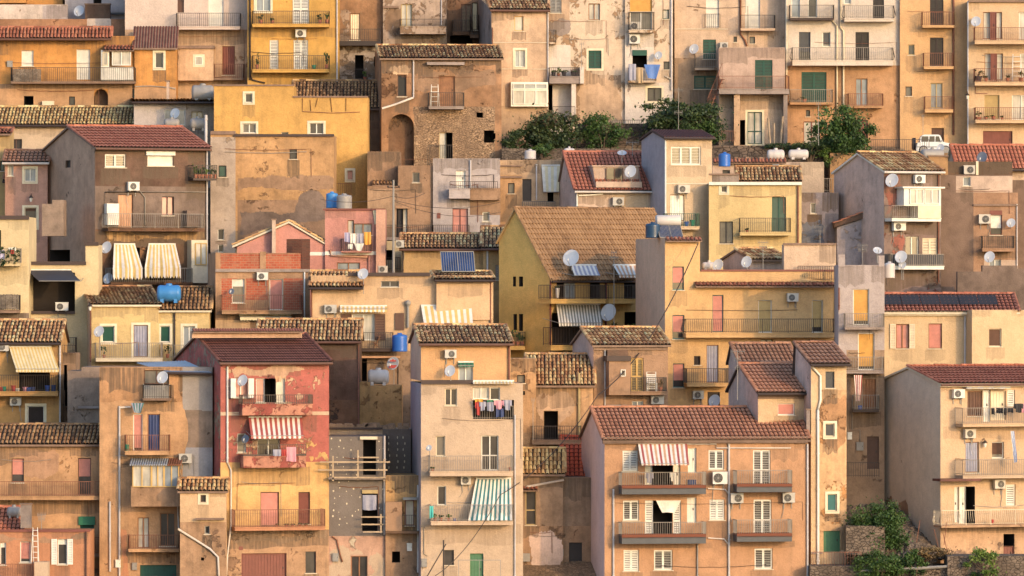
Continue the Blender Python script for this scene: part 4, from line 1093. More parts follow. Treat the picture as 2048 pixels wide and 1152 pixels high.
house('peA', 'smooth peach house with a column of three small balconies', 356.5, 1800, 1937, -60, 'peach', '''
S 1860 -20 1887 50 dk
S 1860 75 1887 132 dk
W 1861 166 1885 216 tn gl
D 1863 256 1888 290 bn
B 1845 24 1908 51 55 b rs .85 peach
B 1848 106 1907 133 138 b rs .85 peach
B 1850 193 1906 219 225 b rs .85 peach
W 1816 89 1829 110 tn gy
W 1811 173 1824 192 bn dk
P 1907 -20 270 rs .06
''', D=5)
house('crB', 'cream house at the top right with plants, ladder and red garage door', 355.3, 1937, 2120, 2, 'creamR', '''
W 1966 24 2004 78 wd cu
D 1980 24 1993 80 rd @.03
W 1969 107 2006 160 wd cu
D 1981 107 1994 163 rd @.03
R 1969 190 1999 238 tn 1 tn
W 2024 190 2062 240 wh cu
W 2038 24 2075 78 wh cu
W 2040 107 2075 160 wh cu
G 1966 262 2025 300 rd
B 1950 55 2110 81 88 b rs .95 creamR
B 1950 137 2110 164 171 b rs .95 creamR
B 1951 215 2110 240 246 b rs .95 creamR
P 1936 2 300 gutw .05
K 1937 0 2115 4 .25 fasc cornice
Z rd .02 1951 171 1951 187 1975 187
''', D=5)

house('roofL', 'long low cream house under a weathered yellowish barrel tile roof, far left', 353, -60, 266, 250, 'creamL', '''
W 20 278 44 312 bn dk
''', roof='g', yr=219, D=5, tile='oldy', gut='gutd')
house('pinkL', 'shaded pink house with grey framed windows left of the dark brown house', 341, 10, 95, 325, 'pinkL', '''
W 49 337 71 363 wh gl f
R 49 415 73 455 bn .15 cr f
W 15 330 27 352 wh cu
''', roof='s', yr=306, D=3, tile='brownreg', fascia='wh', gut='gutw')
house('whD', 'pale grey panelled house with thin dark eaves and a white framed window', 351.5, 268, 429, 207, 'grW', '''
M 372 207 429 330 greyC
W 329 219 370 250 wh gl
W 383 223 405 248 tn gl
''', side='greyC', th=4, xs=257, roof='s', yr=198, tile='old', fascia='fascd', gut='gutd', oh=.45)
house('dkB', 'big dark brown house with red tiled roof, white shutters and long balcony', 334.5, 190, 414, 296, 'dbrown', '''
M 190 459 414 640 dstain
M 190 372 414 459 gylow
S 210 308 252 335 wh x
R 295 306 347 332 wh 1 wh
K 293 302 351 311 .14 wh shutter_box
C 236 389 266 455 aw_o
W 324 393 348 431 dk pk
B 216 427 408 457 463 p ig .9 dstain
K 214 407 238 450 .45 wh cabinet
K 374 421 402 455 .6 gylow cabinet
B 222 536 385 565 569 b ig .9 dstain
K 383 480 415 566 .7 cr veranda
W 390 486 413 530 yf cu @.72
B 387 330 434 357 361 b ir .8 fascd
P 414 300 565 gutw .05
Z ig .03 210 450 210 384 413 384
Z ig .035 278 380 290 395 290 450
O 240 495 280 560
O 300 495 350 560
sW 131 321 141 335 dk dk
sO 100 500 140 570
''', side='dbrownS', th=24, xs=88, roof='g', yr=257, tile='red', fascia='tnf' if False else 'fasc', oh=.35)
house('blank', 'large blank ochre plaster wall house with a dark parapet line and tiny window', 340, 421, 668, 274, 'ochre', '''
M 421 274 471 640 greyC
M 475 400 668 640 tanE
W 579 298 594 318 dk dk
W 437 331 453 354 dk gn
W 435 458 448 480 wh dk
W 436 489 447 505 wh dk
K 468 268 668 273 .12 fascd cornice
K 421 262 471 269 .1 fasc cornice
P 412 230 310 gutw .08
''', segs=[(421, 469, 264), (469, 668, 270)], D=5)
house('bigY', 'large bright yellow house with stepped parapet and small framed windows', 347, 428, 735, 170, 'yelB', '''
W 490 187 505 205 wh dk f
W 485 247 512 266 wh dk f
W 619 246 647 268 wh dk f
W 562 264 577 272 sill dk
W 694 341 706 360 sill pk f
L 668 367 702 392 rs .4
K 428 169 589 172 .08 fasc cornice
K 586 192 736 195 .08 fasc cornice
Z rs .02 605 197 605 223 665 226 720 224
Z rs .015 620 200 622 222
Z rs .015 635 197 631 214
Z rs .015 661 196 664 224
Z rs .015 692 197 692 222
''', segs=[(428, 587, 170), (587, 735, 193)], D=5)
house('roofM', 'lean-to with mossy dark barrel tile roof behind the bright yellow house', 354, 586, 764, 216, 'tanE', '', roof='g', yr=167, D=6, tile='oldd', gut=None)
house('ruinM', 'ruined brown stone house with broken tile roof, wooden door and hole in its wall', 351, 763, 1003, 119, 'ruin', '''
M 826 213 990 420 stone
W 795 150 813 193 bn bk
D 878 152 910 213 wd
K 854 124 929 130 .35 greyS cornice
B 858 185 928 213 218 b ir .8 greyS
W 878 265 893 318 tn cu
O 893 265 905 330
O 953 225 966 235
O 968 261 988 285
O 985 266 991 278
A 777 228 828 335
Z gutw .07 764 217 790 209 827 195
P 827 120 195 gutw .045
L 860 290 905 330 ir .2
''', th=4, xs=750, roof='s', yr=96, tile='old', name='ruined_house', oh=.25, gut=None)
house('blockA', 'rough tan block with a small tiled ledge below the brick arch', 344.5, 735, 800, 303, 'tanE', 'T 745 362 786 370 .6 oldd', D=4)
house('blockB', 'shaded tan house with small square window above a long railing', 343.5, 735, 866, 331, 'tanE', '''
M 735 378 797 560 shadeh
W 825 345 839 365 gy dk
D 793 417 806 475 dk
W 805 417 815 475 dk cu
B 768 450 865 475 480 b ir .9 greyS
K 790 411 820 417 .12 tanE cornice
''', segs=[(735, 796, 372), (796, 866, 331)], D=4)
house('gwB', 'pale grey house with red framed door, small solid balcony and rain pipe', 343.3, 866, 1000, 317, 'gwB', '''
M 940 377 1000 430 tanE
M 940 445 1000 560 gwB
D 912 341 931 376 wh
W 905 417 936 471 rd pk
W 965 424 979 443 wh dk
B 898 377 940 378 397 s gwB .8
L 900 363 995 377 ir .82
B 866 450 938 472 476 b ir .6 gwB
K 874 426 881 437 .03 rd plaque
P 941 320 377 gutw .05
K 938 376 1000 400 .5 tanE
''', D=4)
house('creE', 'cream house with iron lattice door and low grey railing between two roofs', 345.5, 1000, 1125, 320, 'creamE', '''
M 1000 350 1044 460 tanH
W 1016 366 1029 387 dk dk
D 1045 358 1063 402 ir
O 1095 385 1107 403
L 1045 403 1110 415 dg .4
P 1073 332 400 gutw .04
K 1000 330 1044 333 .12 fasc cornice
K 1000 352 1044 356 .12 fasc cornice
''', D=4)
house('redR', 'cream house under steep red tiled roof with a cut-in dormer terrace', 340.5, 1151, 1328, 379, 'creamF', '''
M 1224 379 1297 470 creamG
P 1154 382 430 wh .05
Z wh .05 1157 391 1180 390 1206 388
Z wh .03 1248 415 1285 416
''', side='gside', th=10, xs=1108, roof='g', yr=309, f=.48, ybk=430, tile='dredreg', gut='gutw', fascia='fasc')
house('towW', 'narrow cream tower house with white louvred attic shutters and small sheet roof', 338.3, 1329, 1424, 277, 'creamG', '''
S 1342 293 1402 330 wh x
C 1340 389 1369 442 wh
K 1329 366 1424 369 .05 sill cornice
B 1335 427 1399 453 459 b gn .85 creamG
P 1331 280 560 wh .05
''', side='greyside', th=14, xs=1283, roof='g', yr=264, tile='sheet_rust', oh=.25, fascia='fascd', gut='gutd')
house('yelT', 'pale yellow house with green glazed door and white cornice, centre right', 337.6, 1418, 1603, 366, 'yelC', '''
W 1442 372 1454 385 wh dk f
W 1439 443 1466 487 dk dk
W 1544 394 1572 463 gn gn
B 1480 436 1581 465 471 b ir .85 yelC
W 1499 494 1530 503 wd dk
P 1596 372 560 rs .045
K 1418 364 1604 370 .22 wh cornice
''', D=4)
house('yelTr', 'low weathered tile roof with grey parapet block above the pale yellow house', 339.5, 1478, 1600, 364, 'yelC', '', roof='g', yr=339, D=4.5, tile='old', gut=None)
house('gpar', 'grey rendered parapet block beside the blue drum tank', 339, 1418, 1478, 349, 'greyS', 'K 1418 347 1478 350 .1 fasc cornice', D=1)
house('crT', 'flat roofed cream house with a thin red tile edge behind the blue drum', 347.5, 1425, 1648, 324, 'creamF', '''
M 1600 324 1648 420 creamL
T 1425 318 1572 326 .35 oldr
W 1445 340 1460 350 dk dk
''', D=3)
house('shed', 'small patchy blue grey house with one dark window and black wall patch', 340, 1603, 1677, 385, 'bluegrey', '''
M 1614 429 1644 476 gylow
M 1650 427 1677 560 mott
W 1621 406 1632 427 wh dk
''', D=4)
house('lean', 'mottled blue grey lean-to house with sloping red tile edge', 338.4, 1674, 1772, 452, 'mott', 'K 1660 426 1706 452 .0 yelD', D=4, name='lean_to_house') if False else None
house('gabG', 'grey gabled house with stained front, glazed veranda and dark netted balcony', 335.6, 1768, 1882, 344, 'gstain', '''
K 1808 376 1882 412 .9 wh veranda
W 1819 378 1846 408 wh cu @.92
W 1848 378 1878 408 wh gl @.92
B 1784 411 1882 437 443 b ig .9 wh
K 1836 411 1882 438 .93 cr panel
K 1806 373 1890 377 1.05 wh cornice
W 1811 473 1838 515 wh dk
S 1845 476 1876 510 cr
B 1782 508 1888 532 539 b ig .95 wh
K 1783 509 1886 531 .9 shade netting
P 1877 350 565 rs .04
''', side='gside', th=23, xs=1668, roof='g', yr=310, tile='old', fascia='wh', gut='gutw', oh=.2)
house('brnR', 'brown house with balcony, dish and air conditioner at the right edge', 337.5, 1880, 2036, 352, 'gybr', '''
M 1912 352 2036 385 creamF
M 1947 385 2036 640 brR
M 1968 520 2036 640 creamF
W 1926 354 1941 372 wh gl
R 1980 423 2004 470 wh .72 rd
K 1980 421 2004 430 .02 rd blind_box
B 1965 472 2028 497 503 b ir .85 brR
W 1978 519 2002 545 wh gl
P 2034 412 545 gutw .03
K 1947 408 2036 412 .1 fasc cornice
''', segs=[(1880, 1913, 350), (1913, 1947, 349), (1947, 2025, 350), (2025, 2036, 385)], D=4)
house('edgeR', 'grey brown house cut by the right edge beyond the brown one', 339.5, 2025, 2130, 360, 'gybr', '', D=4)
house('redFar', 'red tiled house with a pale gable edge at the far right', 346, 1915, 2130, 334, 'tanC', '', th=9, xs=1893, roof='g', yr=296, tile='red', gut='gutd', fascia='fascw')
house('dkpar', 'dark brown parapet wall with air conditioner below the far right red roof', 342, 1893, 2025, 323, 'dkstain', 'K 1952 322 1957 350 .05 cr', D=.5, name='parapet_wall', cat='wall')
house('lowG', 'stepped dark grey garden wall at the right below the brown house', 332.5, 1915, 2130, 545, 'gylow', '', segs=[(1915, 1965, 543), (1965, 2035, 531), (2035, 2130, 537)], D=1, name='garden_wall', cat='wall')
house('yelS', 'yellow house at the left edge with a small dark window, partly cut off', 343, -60, 19, 270, 'yelD', 'W 0 322 8 342 dk gn\nM -60 430 19 600 yelD', roof='s', yr=262, D=3, tile='oldr', gut=None)
house('yelS2', 'narrow yellow annex with little dark tiled roof at the left edge', 341.9, 10, 43, 363, 'yelD', 'W 20 407 32 420 dk dk', roof='s', yr=354, D=2, tile='brownreg', fascia='fascd', gut='gutd')
house('creL', 'cream house at the left edge with a hedge balcony and hanging laundry', 322.5, -60, 58, 434, 'creamH', '''
M -60 626 58 900 rough
O -40 460 2 530
B -60 497 40 526 532 b ig .9 creamH
K -60 431 58 439 .12 fascd cornice
B -60 590 38 620 626 b ir .9 fasc
''', D=5)
house('creP', 'low cream house with dark fascia, black shade sail and open terrace', 324, 55, 197, 530, 'creamH', '''
O 58 545 150 622
W 107 642 134 700 dk gl
K 55 523 172 530 .1 fascd cornice
K 169 484 197 491 .1 fascd cornice
K 55 622 150 628 .15 fascd cornice
B 96 675 151 704 708 b ir .8 fascd
''', segs=[(55, 171, 530), (171, 197, 490)], D=3)
house('yelO', 'yellow house with old tile roof, green shutter and railed balcony', 320.8, 183, 318, 613, 'yelE', '''
R 204 652 229 684 gn 1 wh f
C 267 650 296 714 c_gr f
B 192 686 325 716 723 b ig .85 fascw
P 181 620 724 rs .04
''', side='tanC', th=8, xs=149, roof='g', yr=579, tile='old', fascia='fascw', gut=None, oh=.2)
house('yelO2', 'shaded yellow wing with dark tile roof below the blue water tank', 321.5, 318, 419, 622, 'yelE', '''
R 320 652 340 684 gn 1 wh f
W 366 652 390 700 wh gl f
L 340 690 385 716 ig .8
P 349 620 716 ir .05
''', roof='g', yr=580, D=5, tile='oldd', fascia='fascw', gut=None, oh=.2)
house('brk', 'unfinished brick house with concrete frame, red brick parapet and balcony', 322.2, 431, 620, 506, 'brickfr', '''
M 440 507 612 538 brick_red
M 443 556 475 625 brick_red
M 492 556 536 600 brick_red
M 568 556 606 625 brick_red
M 431 640 500 900 creamI
R 464 558 489 606 wh .3 wh
D 468 572 486 606 pk @-.1
R 539 558 566 620 pk 1 wh
K 431 538 621 544 .12 greyS cornice
B 444 590 604 621 628 b rs .85 brickfr
P 609 540 660 wh .04
K 431 505 441 540 .04 brickfr column
K 520 503 532 540 .04 brickfr column
K 603 478 620 540 .06 brick_dk column
'''.replace('D 468 572 486 606 pk @-.1\n', ''), th=6, xs=416, D=None)
house('brch', 'dark brick chimney stack on the unfinished brick house', 324, 573, 619, 478, 'brick_dk', '', D=1, name='brick_stack', cat='chimney stack', base=506)
house('pinkT', 'pink tower house with laundry balcony and water tanks on its roof', 331.2, 650, 770, 419, 'rose', '''
M 754 419 770 700 roseL
M 650 419 672 700 rose
K 650 503 752 510 .05 wh cornice
W 695 440 708 470 wd cu
W 708 447 744 470 wd gl
W 674 525 720 546 wd gl
B 682 478 742 503 505 b ir .8 rose
K 752 419 771 560 .3 roseL column
K 646 417 771 421 .08 dredp cornice
P 738 512 560 rose .05
Z roseL .06 660 500 662 511 735 514
'''.replace('dredp', 'rd'), D=4)
house('blkP', 'white rendered house strip with dark railing behind the utility pole', 337, 766, 805, 482, 'creamH', 'O 770 500 785 520\nL 768 515 800 540 ir .3', D=3)
house('gold', 'golden house under a long hipped weathered tile roof', 330.4, 803, 966, 499, 'gold', 'P 806 500 548 ir .03', roof='g', yr=473, D=6, tile='old', fascia='fascd', gut='gutter')
house('gold2', 'small golden wing with its own tile roof beside the big yellow gable', 329.8, 966, 1012, 497, 'gold', 'P 975 500 548 gutw .05\nS 991 530 998 560 gy', roof='g', yr=459, D=6, tile='old', fascia='fascd', gut='gutter')
house('longC', 'long cream house with brown shutters, striped awnings and blue tank', 318.7, 622, 986, 551, 'creamI', '''
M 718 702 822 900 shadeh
W 762 562 798 574 gy dk
W 704 628 749 680 wh cu leaf:bn:.55
K 790 626 808 660 .08 bn cabinet
B 716 665 785 697 703 b ir .9 fascd
P 623 578 660 rs .045
P 981 560 655 rs .045
K 696 545 860 552 .15 fascd cornice
K 718 712 800 716 .5 aw_o blind
O 720 718 734 770
K 797 722 822 860 .1 shadeh
O 810 735 818 746
''', D=5)
house('longR', 'small tiled roof at the left end of the long cream house', 318.4, 622, 722, 575, 'creamI', '', roof='g', yr=548, D=4, tile='old', fascia='fascd', gut='gutd', base=580)
house('solR', 'dark flat roof box with narrow tile eave carrying the solar panels', 318.3, 873, 985, 562, 'creamI', '', th=6, xs=858, roof='s', yr=549, D=3.5, tile='old', fascia='fascd', gut='gutd', base=640)
house('ochB', 'low ochre plastered block carrying a white horizontal tank', 313.6, 718, 803, 775, 'ochC', '', segs=[(718, 740, 764), (740, 803, 771)], D=3)
house('bigG', 'big ochre yellow house with huge brown tiled roof and dark loggias', 324.3, 1100, 1372, 553, 'ocher', '''
O 1113 562 1150 598
W 1128 562 1148 597 gy gl @.02
O 1180 560 1200 598
O 1104 626 1205 690
O 1249 624 1290 662
O 1248 556 1277 598
B 1102 570 1211 598 607 b ir .95 ocher
B 1218 570 1290 598 607 b ir .95 ocher
B 1102 655 1200 690 700 b ir .6 ocher
P 1101 556 760 rd .05
P 1212 553 690 rd .06
sO 1027 455 1034 485
sO 1026 537 1032 573
sO 1038 537 1046 573
sO 1027 628 1034 660
sO 1038 628 1046 662
''', th=43, side='ocherS', xs=998, roof='g', yr=421, f=.667, ybk=482, tile='yel', fascia='gold', gut='gutd', oh=.25)
house('peT', 'tall peach house with blank brown side, long balcony and pink blinds', 317.3, 1330, 1676, 541, 'peachB', '''
R 1345 533 1368 580 pk .7 tl
R 1345 630 1369 678 pk .72 tl
R 1346 727 1369 775 pk .72 tl
R 1425 590 1447 664 pk 1 tl
R 1517 600 1544 665 tn 1 wh
R 1624 600 1646 665 tn .85 wh
C 1413 690 1437 766 c_gr
R 1388 712 1401 730 dk 1 dk
D 1415 784 1440 830 dk
K 1388 540 1676 543 .06 rd cornice
B 1372 638 1674 666 675 p ir .85 peachB
B 1374 737 1458 766 773 b ir .85 peachB
T 1388 566 1675 573 .5 oldr
W 1521 679 1546 700 dk dk
P 1672 570 700 rs .05
O 1347 816 1368 830
''', th=10, xs=1278, segs=None, D=None) if False else None
house('peT', 'tall peach house with blank brown side, long balcony and pink blinds', 317.3, 1330, 1676, 541, 'peachB', '''
R 1345 533 1368 580 pk .7 tl
R 1345 630 1369 678 pk .72 tl
R 1346 727 1369 775 pk .72 tl
R 1425 590 1447 664 pk 1 tl
R 1517 600 1544 665 tn 1 wh
R 1624 600 1646 665 tn .85 wh
C 1413 690 1437 766 c_gr
R 1388 712 1401 730 dk 1 dk
D 1415 784 1440 830 dk
K 1402 539 1676 543 .06 rd cornice
B 1372 638 1674 666 675 p ir .85 peachB
B 1374 737 1458 766 773 b ir .85 peachB
T 1388 566 1675 573 .5 oldr
T 1330 475 1402 482 .35 oldr
W 1521 679 1546 700 dk dk
P 1672 570 700 rs .05
''', side='tanside', th=10, D=8, segs=[(1330, 1400, 476), (1400, 1676, 541)])
house('tanbox', 'tan stair box with bellied railing on the peach house terrace', 319, 1568, 1672, 489, 'tanC', 'K 1566 486 1673 490 .1 fasc cornice\nL 1596 532 1668 561 ir .3 p', D=2.5, base=560)
house('ggab', 'small grey gable with old tiles between two dishes on the terrace', 322, 1500, 1569, 520, 'gside', '', th=30, xs=1446, roof='g', yr=503, tile='old', gut=None, base=548)
house('lavH', 'narrow lavender grey house with orange roller doors and iron balconies', 312, 1677, 1769, 530, 'lav', '''
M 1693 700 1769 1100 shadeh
R 1706 578 1738 650 or .9 wh
R 1716 666 1749 740 or .92 wh
C 1726 758 1752 820 wd
B 1690 627 1768 654 659 b ig .85 greyS
B 1693 714 1767 741 747 b ig .85 greyS
B 1706 790 1758 819 824 b ig .85 fascd
D 1734 873 1758 938 bn
L 1693 925 1758 954 ir 1.0
K 1677 509 1690 533 .03 lav column
K 1757 511 1769 533 .03 lav column
Z ig .02 1704 800 1704 860 1720 860 1720 890
P 1678 575 620 rs .04
P 1693 950 800 gy .03
''', D=4)
house('creJ', 'long smooth cream house with open shutters and solar collectors on its roof', 320.3, 1769, 2035, 626, 'creamJ', '''
W 1792 648 1818 697 wd pk leaf:cr:.3
R 1857 647 1884 697 pk 1 wd
K 1769 622 1936 631 .2 fascw cornice
P 1930 632 745 gutw .05
''', roof='g', yr=593, D=7, tile='red', fascia='fascw', gut=None)
house('creJ2', 'plain cream projecting block with one brown blind at the right edge', 319.3, 1944, 2130, 620, 'creamJ', 'R 1978 657 2003 693 bn 1 cr', th=16, xs=1932, D=None)

# ---- front rows
house('yeC', 'yellow house at the left edge with striped awning and toy filled balcony', 313.5, -60, 118, 686, 'yelF', '''
O 38 745 100 784
D 60 748 70 783 wd @-.3
R 55 812 88 855 dk 1 wh f
B -60 750 116 783 792 b ir .95 yelF
P 120 690 855 gutw .05
'''.replace('D 60 748 70 783 wd @-.3\n', ''), roof='g', yr=646, D=6, tile='old', fascia='fascd', gut='gutd')
house('roughG', 'rough grey rendered block between yellow and tan houses', 310.5, 135, 200, 735, 'rough', 'K 156 812 198 817 .15 greyS cornice', segs=[(135, 163, 742), (163, 200, 734)], D=5)
house('slit', 'shaded narrow house with dark windows in the gap beside the awning', 316, 100, 152, 706, 'shadeh', 'O 128 730 134 780\nO 130 775 135 812\nL 124 690 150 708 ir .3', D=3)
house('tanF', 'tall tan patched house with enclosed wooden veranda and rusty wash lines', 303.3, 199, 425, 734, 'tanF', '''
M 199 805 365 1160 tanG
M 365 734 425 820 patchg
M 365 820 425 895 rough
M 360 895 425 962 patchb
W 288 740 338 768 bn dk
K 288 768 338 798 .05 gy panel
B 286 770 341 797 801 b ir .7 fasc
R 266 828 285 905 pk .9 wh
C 295 828 320 903 c_navy
B 250 870 338 902 910 b rs .85 tanG
K 262 972 359 1013 1.1 lowA bay
W 265 930 303 974 yf cu @1.1
W 303 930 328 974 yf cu @1.1
W 328 930 358 974 yf gl @1.1
W 275 1035 298 1096 wd cu
W 320 1026 350 1092 wd dk
B 257 1070 358 1098 1104 b rs .85 tanG
G 280 1130 353 1175 gn
P 239 812 1165 gutw .05
Z gutw .06 239 815 262 814
Z gutw .05 310 1006 355 1006 357 1055 425 1102 438 1115 438 1160
P 220 1003 1143 gutw .05
''', D=5)
house('tanG', 'tan house at the left with weathered tile roof and long rusty balcony', 304.6, -60, 200, 890, 'tanG', '''
R 23 917 48 965 pk .68 bn
R 156 916 182 990 pk .5 bn
B -60 963 200 992 1000 b rs .9 tanG
R 160 1034 188 1108 gn 1 gn
K 157 1033 190 1050 .1 c_gn blind
L 190 1075 212 1108 rs .5
K 183 1108 212 1114 .6 greyS
O 183 1137 190 1170
K 199 936 208 945 .02 dk vent
''', roof='g', yr=855, D=5.5, tile='oldd', fascia='fasc', gut=None)
house('salmon', 'small salmon house at the bottom left with open shutters and ladder', 300.5, -60, 180, 1062, 'salmon', '''
R 0 1085 12 1130 wh .2 wh
R 40 1083 61 1125 pk .85 wh
R 115 1078 134 1129 wh .2 wh leaf:wh:.28
D 116 1090 133 1127 pk @-.12
K -60 1059 180 1064 .08 rd cornice
L -60 1128 68 1160 rs .9
K 68 1124 97 1165 .9 whitelow
P 172 1063 1160 bn .04
'''.replace('D 116 1090 133 1127 pk @-.12\n', ''), D=3.2)
house('salR', 'corner of a red tile roof at the bottom left edge', 302.2, -60, 44, 1062, 'salmon', '', roof='g', yr=1020, D=3.4, tile='red', fascia='fasc', gut=None, base=1100)
house('browD', 'dark brown rendered house with pale weathered roof behind the red house', 312.3, 516, 718, 683, 'dbrown', '''
M 600 800 718 1000 dkstain
P 717 690 860 rs .03
''', roof='g', yr=645, D=6, tile='old', fascia='fasc', gut='gutter')
house('redH', 'crimson red house with peeling plaster, striped awning and tiled roof', 301.8, 441, 658, 727, 'redw', """
M 441 925 658 1062 yellow_peach
M 441 1062 658 1175 lowA
K 441 824 658 830 .03 whitelow cornice
W 463 757 501 795 wh pk
K 462 757 472 796 .35 wh casement
K 497 757 508 796 .3 wh casement
W 512 757 530 805 wh pk
O 530 757 552 805
W 552 757 570 805 wh cu
K 485 808 625 830 .0 redpeel
B 485 790 625 808 830 b ir .9 redpeel
L 487 890 612 912 ir .88
B 487 911 612 912 935 b ir .9 redpeel
W 515 877 560 912 wh dk
W 475 867 492 905 wh dk
R 521 984 558 1052 pk 1 bn
R 597 984 620 1048 rd 1 bn
B 470 1020 650 1053 1060 b rs .9 salmon
G 483 1107 573 1170 rd
W 611 1103 632 1146 ir dk
P 455 733 925 wh .05
Z gutw .045 455 925 462 940 462 1050 455 1110 452 1160
Z rs .015 474 1020 475 968 590 966
K 478 1093 486 1100 .02 rd plaque
""".replace('K 485 808 625 830 .0 redpeel\n', ''), th=14, xs=350, side='redside', roof='g', yr=674, tile='ribbed', fascia='fasc', gut='gutter', oh=.3)
splat(H['redH'], [(463, 740), (475, 730), (575, 729), (596, 733), (622, 737), (600, 742), (578, 745), (566, 756), (540, 748), (500, 752), (480, 748), (470, 760)], 'redtop', .12, seed=4)
splat(H['redH'], [(590, 792), (600, 786), (607, 793), (598, 799)], 'redtop', .3, seed=5)
splat(H['redH'], [(636, 758), (640, 760), (638, 770), (634, 768)], 'redtop', .3, seed=6)
splat(H['redH'], [(610, 886), (622, 881), (634, 888), (628, 895), (614, 896)], 'yellow_peach', .3, seed=7)
splat(H['redH'], [(618, 914), (636, 912), (650, 904), (655, 908), (654, 924), (620, 926)], 'yellow_peach', .3, seed=8)
splat(H['redH'], [(572, 800), (584, 806), (578, 812), (568, 808)], 'redtop', .3, seed=9)
house('redStrip', 'cream parapet strip with tile coping along the ridge of the crimson house', 305.6, 384, 604, 662, 'redtop', 'T 384 658 604 664 .3 ribbed', th=14, D=.5, base=676, name='parapet_wall', cat='wall')
house('smallC', 'small cream plaster annex with a tiny rubble tile roof and grey pipes', 300.9, 360, 452, 984, 'creamI', """
M 360 1044 452 1175 lowA
W 401 990 412 1004 bn dk f
W 409 1052 419 1068 gy bk
O 402 1115 408 1121
K 392 1036 448 1040 .3 fasc ledge
Z gutw .06 356 1058 420 1098 436 1114 438 1160
""", roof='s', yr=963, D=2, tile='old', gut=None, fascia='fasc', oh=.15)
house('insH', 'unfinished house clad in grey insulation panels dotted with white plaster', 303.2, 658, 771, 875, 'insul', '''
M 658 1072 771 1170 pinkp
O 726 880 752 950
K 720 873 755 879 .15 cr lintel
O 724 985 755 1062
W 702 1112 735 1165 wd dk
K 724 980 756 987 .1 tn lintel
P 769 872 1070 gutw .05
P 772 1070 1160 rs .05
Z rs .04 664 1073 674 1080 680 1108 685 1124
K 657 955 771 959 .5 greyS ledge
''', segs=[(658, 771, 873)], D=4)
house('creTop', 'pale parapet strip and rubble roof above the insulated house', 307.4, 655, 822, 858, 'whitelow', 'M 765 858 822 1000 insul\nK 655 855 765 859 .15 fascd cornice', D=3)
house('stoH', 'small rough stone house squeezed between insulation panels and cream house', 303, 771, 842, 951, 'ochC', '''
M 771 1066 842 1170 lowA
W 810 1000 828 1051 rd cu
K 771 1004 804 1066 .5 tanI bay
O 784 1103 800 1125
K 771 1062 838 1067 .6 dkstain ledge
K 806 995 834 1000 .4 gy cornice
L 800 1030 832 1054 ir .4
P 836 970 1145 gutw .05
''', D=4)
house('tallC', 'tall cream house with peach top floor, dark band and striped curtain', 301.3, 842, 1046, 767, 'whitelow', '''
M 842 771 1046 1175 whitelow
W 890 777 914 811 cr dk
W 872 872 890 912 cr dk
W 963 871 997 941 wh dk
W 875 972 892 1010 wh dk
W 946 775 978 798 wh cu
W 980 775 1000 800 wh dk
O 946 800 1028 838
L 946 812 1026 838 ig -.02
B 860 912 1026 942 952 b ig .95 whitelow
B 862 1010 1026 1042 1050 b ig .95 whitelow
W 888 1100 908 1130 ir dk
D 940 1107 967 1175 gnl
K 842 760 946 768 .12 fascd cornice
P 1030 830 1160 gutw .04
Z ig .02 842 1053 848 1053 848 1108 855 1112
''', side='greyside', th=5, xs=821, D=None)
house('tallT', 'peach top storey with old tiled roof and green awning above the cream house', 301.6, 842, 1021, 689, 'peachC', '''
W 917 728 946 762 wh gl
P 1018 692 762 rs .05
''', side='tanside', th=5, xs=821, roof='g', yr=656, tile='old', fascia='fasc', gut='gutter', base=762)
house('midT', 'weathered tan house with dark doorway and railing behind the cream tower', 310.4, 1055, 1186, 770, 'tanH', '''
W 1034 750 1049 765 dk dk
O 1088 822 1116 882
B 1064 852 1162 880 889 b ir .8 tanI
K 1064 768 1186 775 .15 fasc cornice
P 1060 778 880 gy .05
P 1158 746 885 tn .07
'''.replace('W 1034 750 1049 765 dk dk\n', ''), roof='g', yr=714, D=6, tile='old', gut=None)
house('midB', 'stubby peeling tan block with small dark window beside the old tile roof', 309.9, 1012, 1072, 717, 'tanH', 'W 1034 750 1050 766 dk dk\nO 1046 782 1050 790', D=3)
house('bath', 'tan tiled house with projecting bathroom box and yellow louvred shutters', 311.6, 1187, 1336, 692, 'tanI', '''
M 1187 692 1336 702 tanI
K 1218 718 1261 790 .9 tanI bay
K 1214 712 1262 722 1.0 fascd cornice
W 1241 739 1251 753 wh dk @.9
S 1262 716 1287 783 yf x
K 1187 692 1336 700 .1 fasc cornice
K 1215 700 1256 714 .3 dbrown
B 1262 755 1333 783 790 b ir .85 tanI
W 1264 802 1287 840 wh gl
P 1210 700 820 gutw .04
K 1218 810 1256 814 .6 gy canopy
''', side='gside', th=10, xs=1145, roof='g', yr=661, tile='old', fascia='fasc', gut=None, oh=.3)
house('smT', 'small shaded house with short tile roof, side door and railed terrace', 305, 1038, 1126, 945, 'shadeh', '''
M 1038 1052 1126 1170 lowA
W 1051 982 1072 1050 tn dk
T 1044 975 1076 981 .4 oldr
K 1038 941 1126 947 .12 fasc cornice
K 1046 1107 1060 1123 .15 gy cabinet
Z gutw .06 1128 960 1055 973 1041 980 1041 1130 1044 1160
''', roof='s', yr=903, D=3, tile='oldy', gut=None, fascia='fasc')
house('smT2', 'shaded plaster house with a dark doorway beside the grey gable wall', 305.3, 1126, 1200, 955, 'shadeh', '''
M 1126 1052 1200 1170 lowA
D 1138 1085 1164 1175 dk
K 1120 1098 1127 1112 .03 gy plaque
''', D=3)
house('smRed', 'steep bright red tile roof wedge between old tiles and grey gable', 307.8, 1126, 1190, 945, 'shadeh', '', roof='s', yr=879, D=5, tile='redb', gut=None, oh=.5)
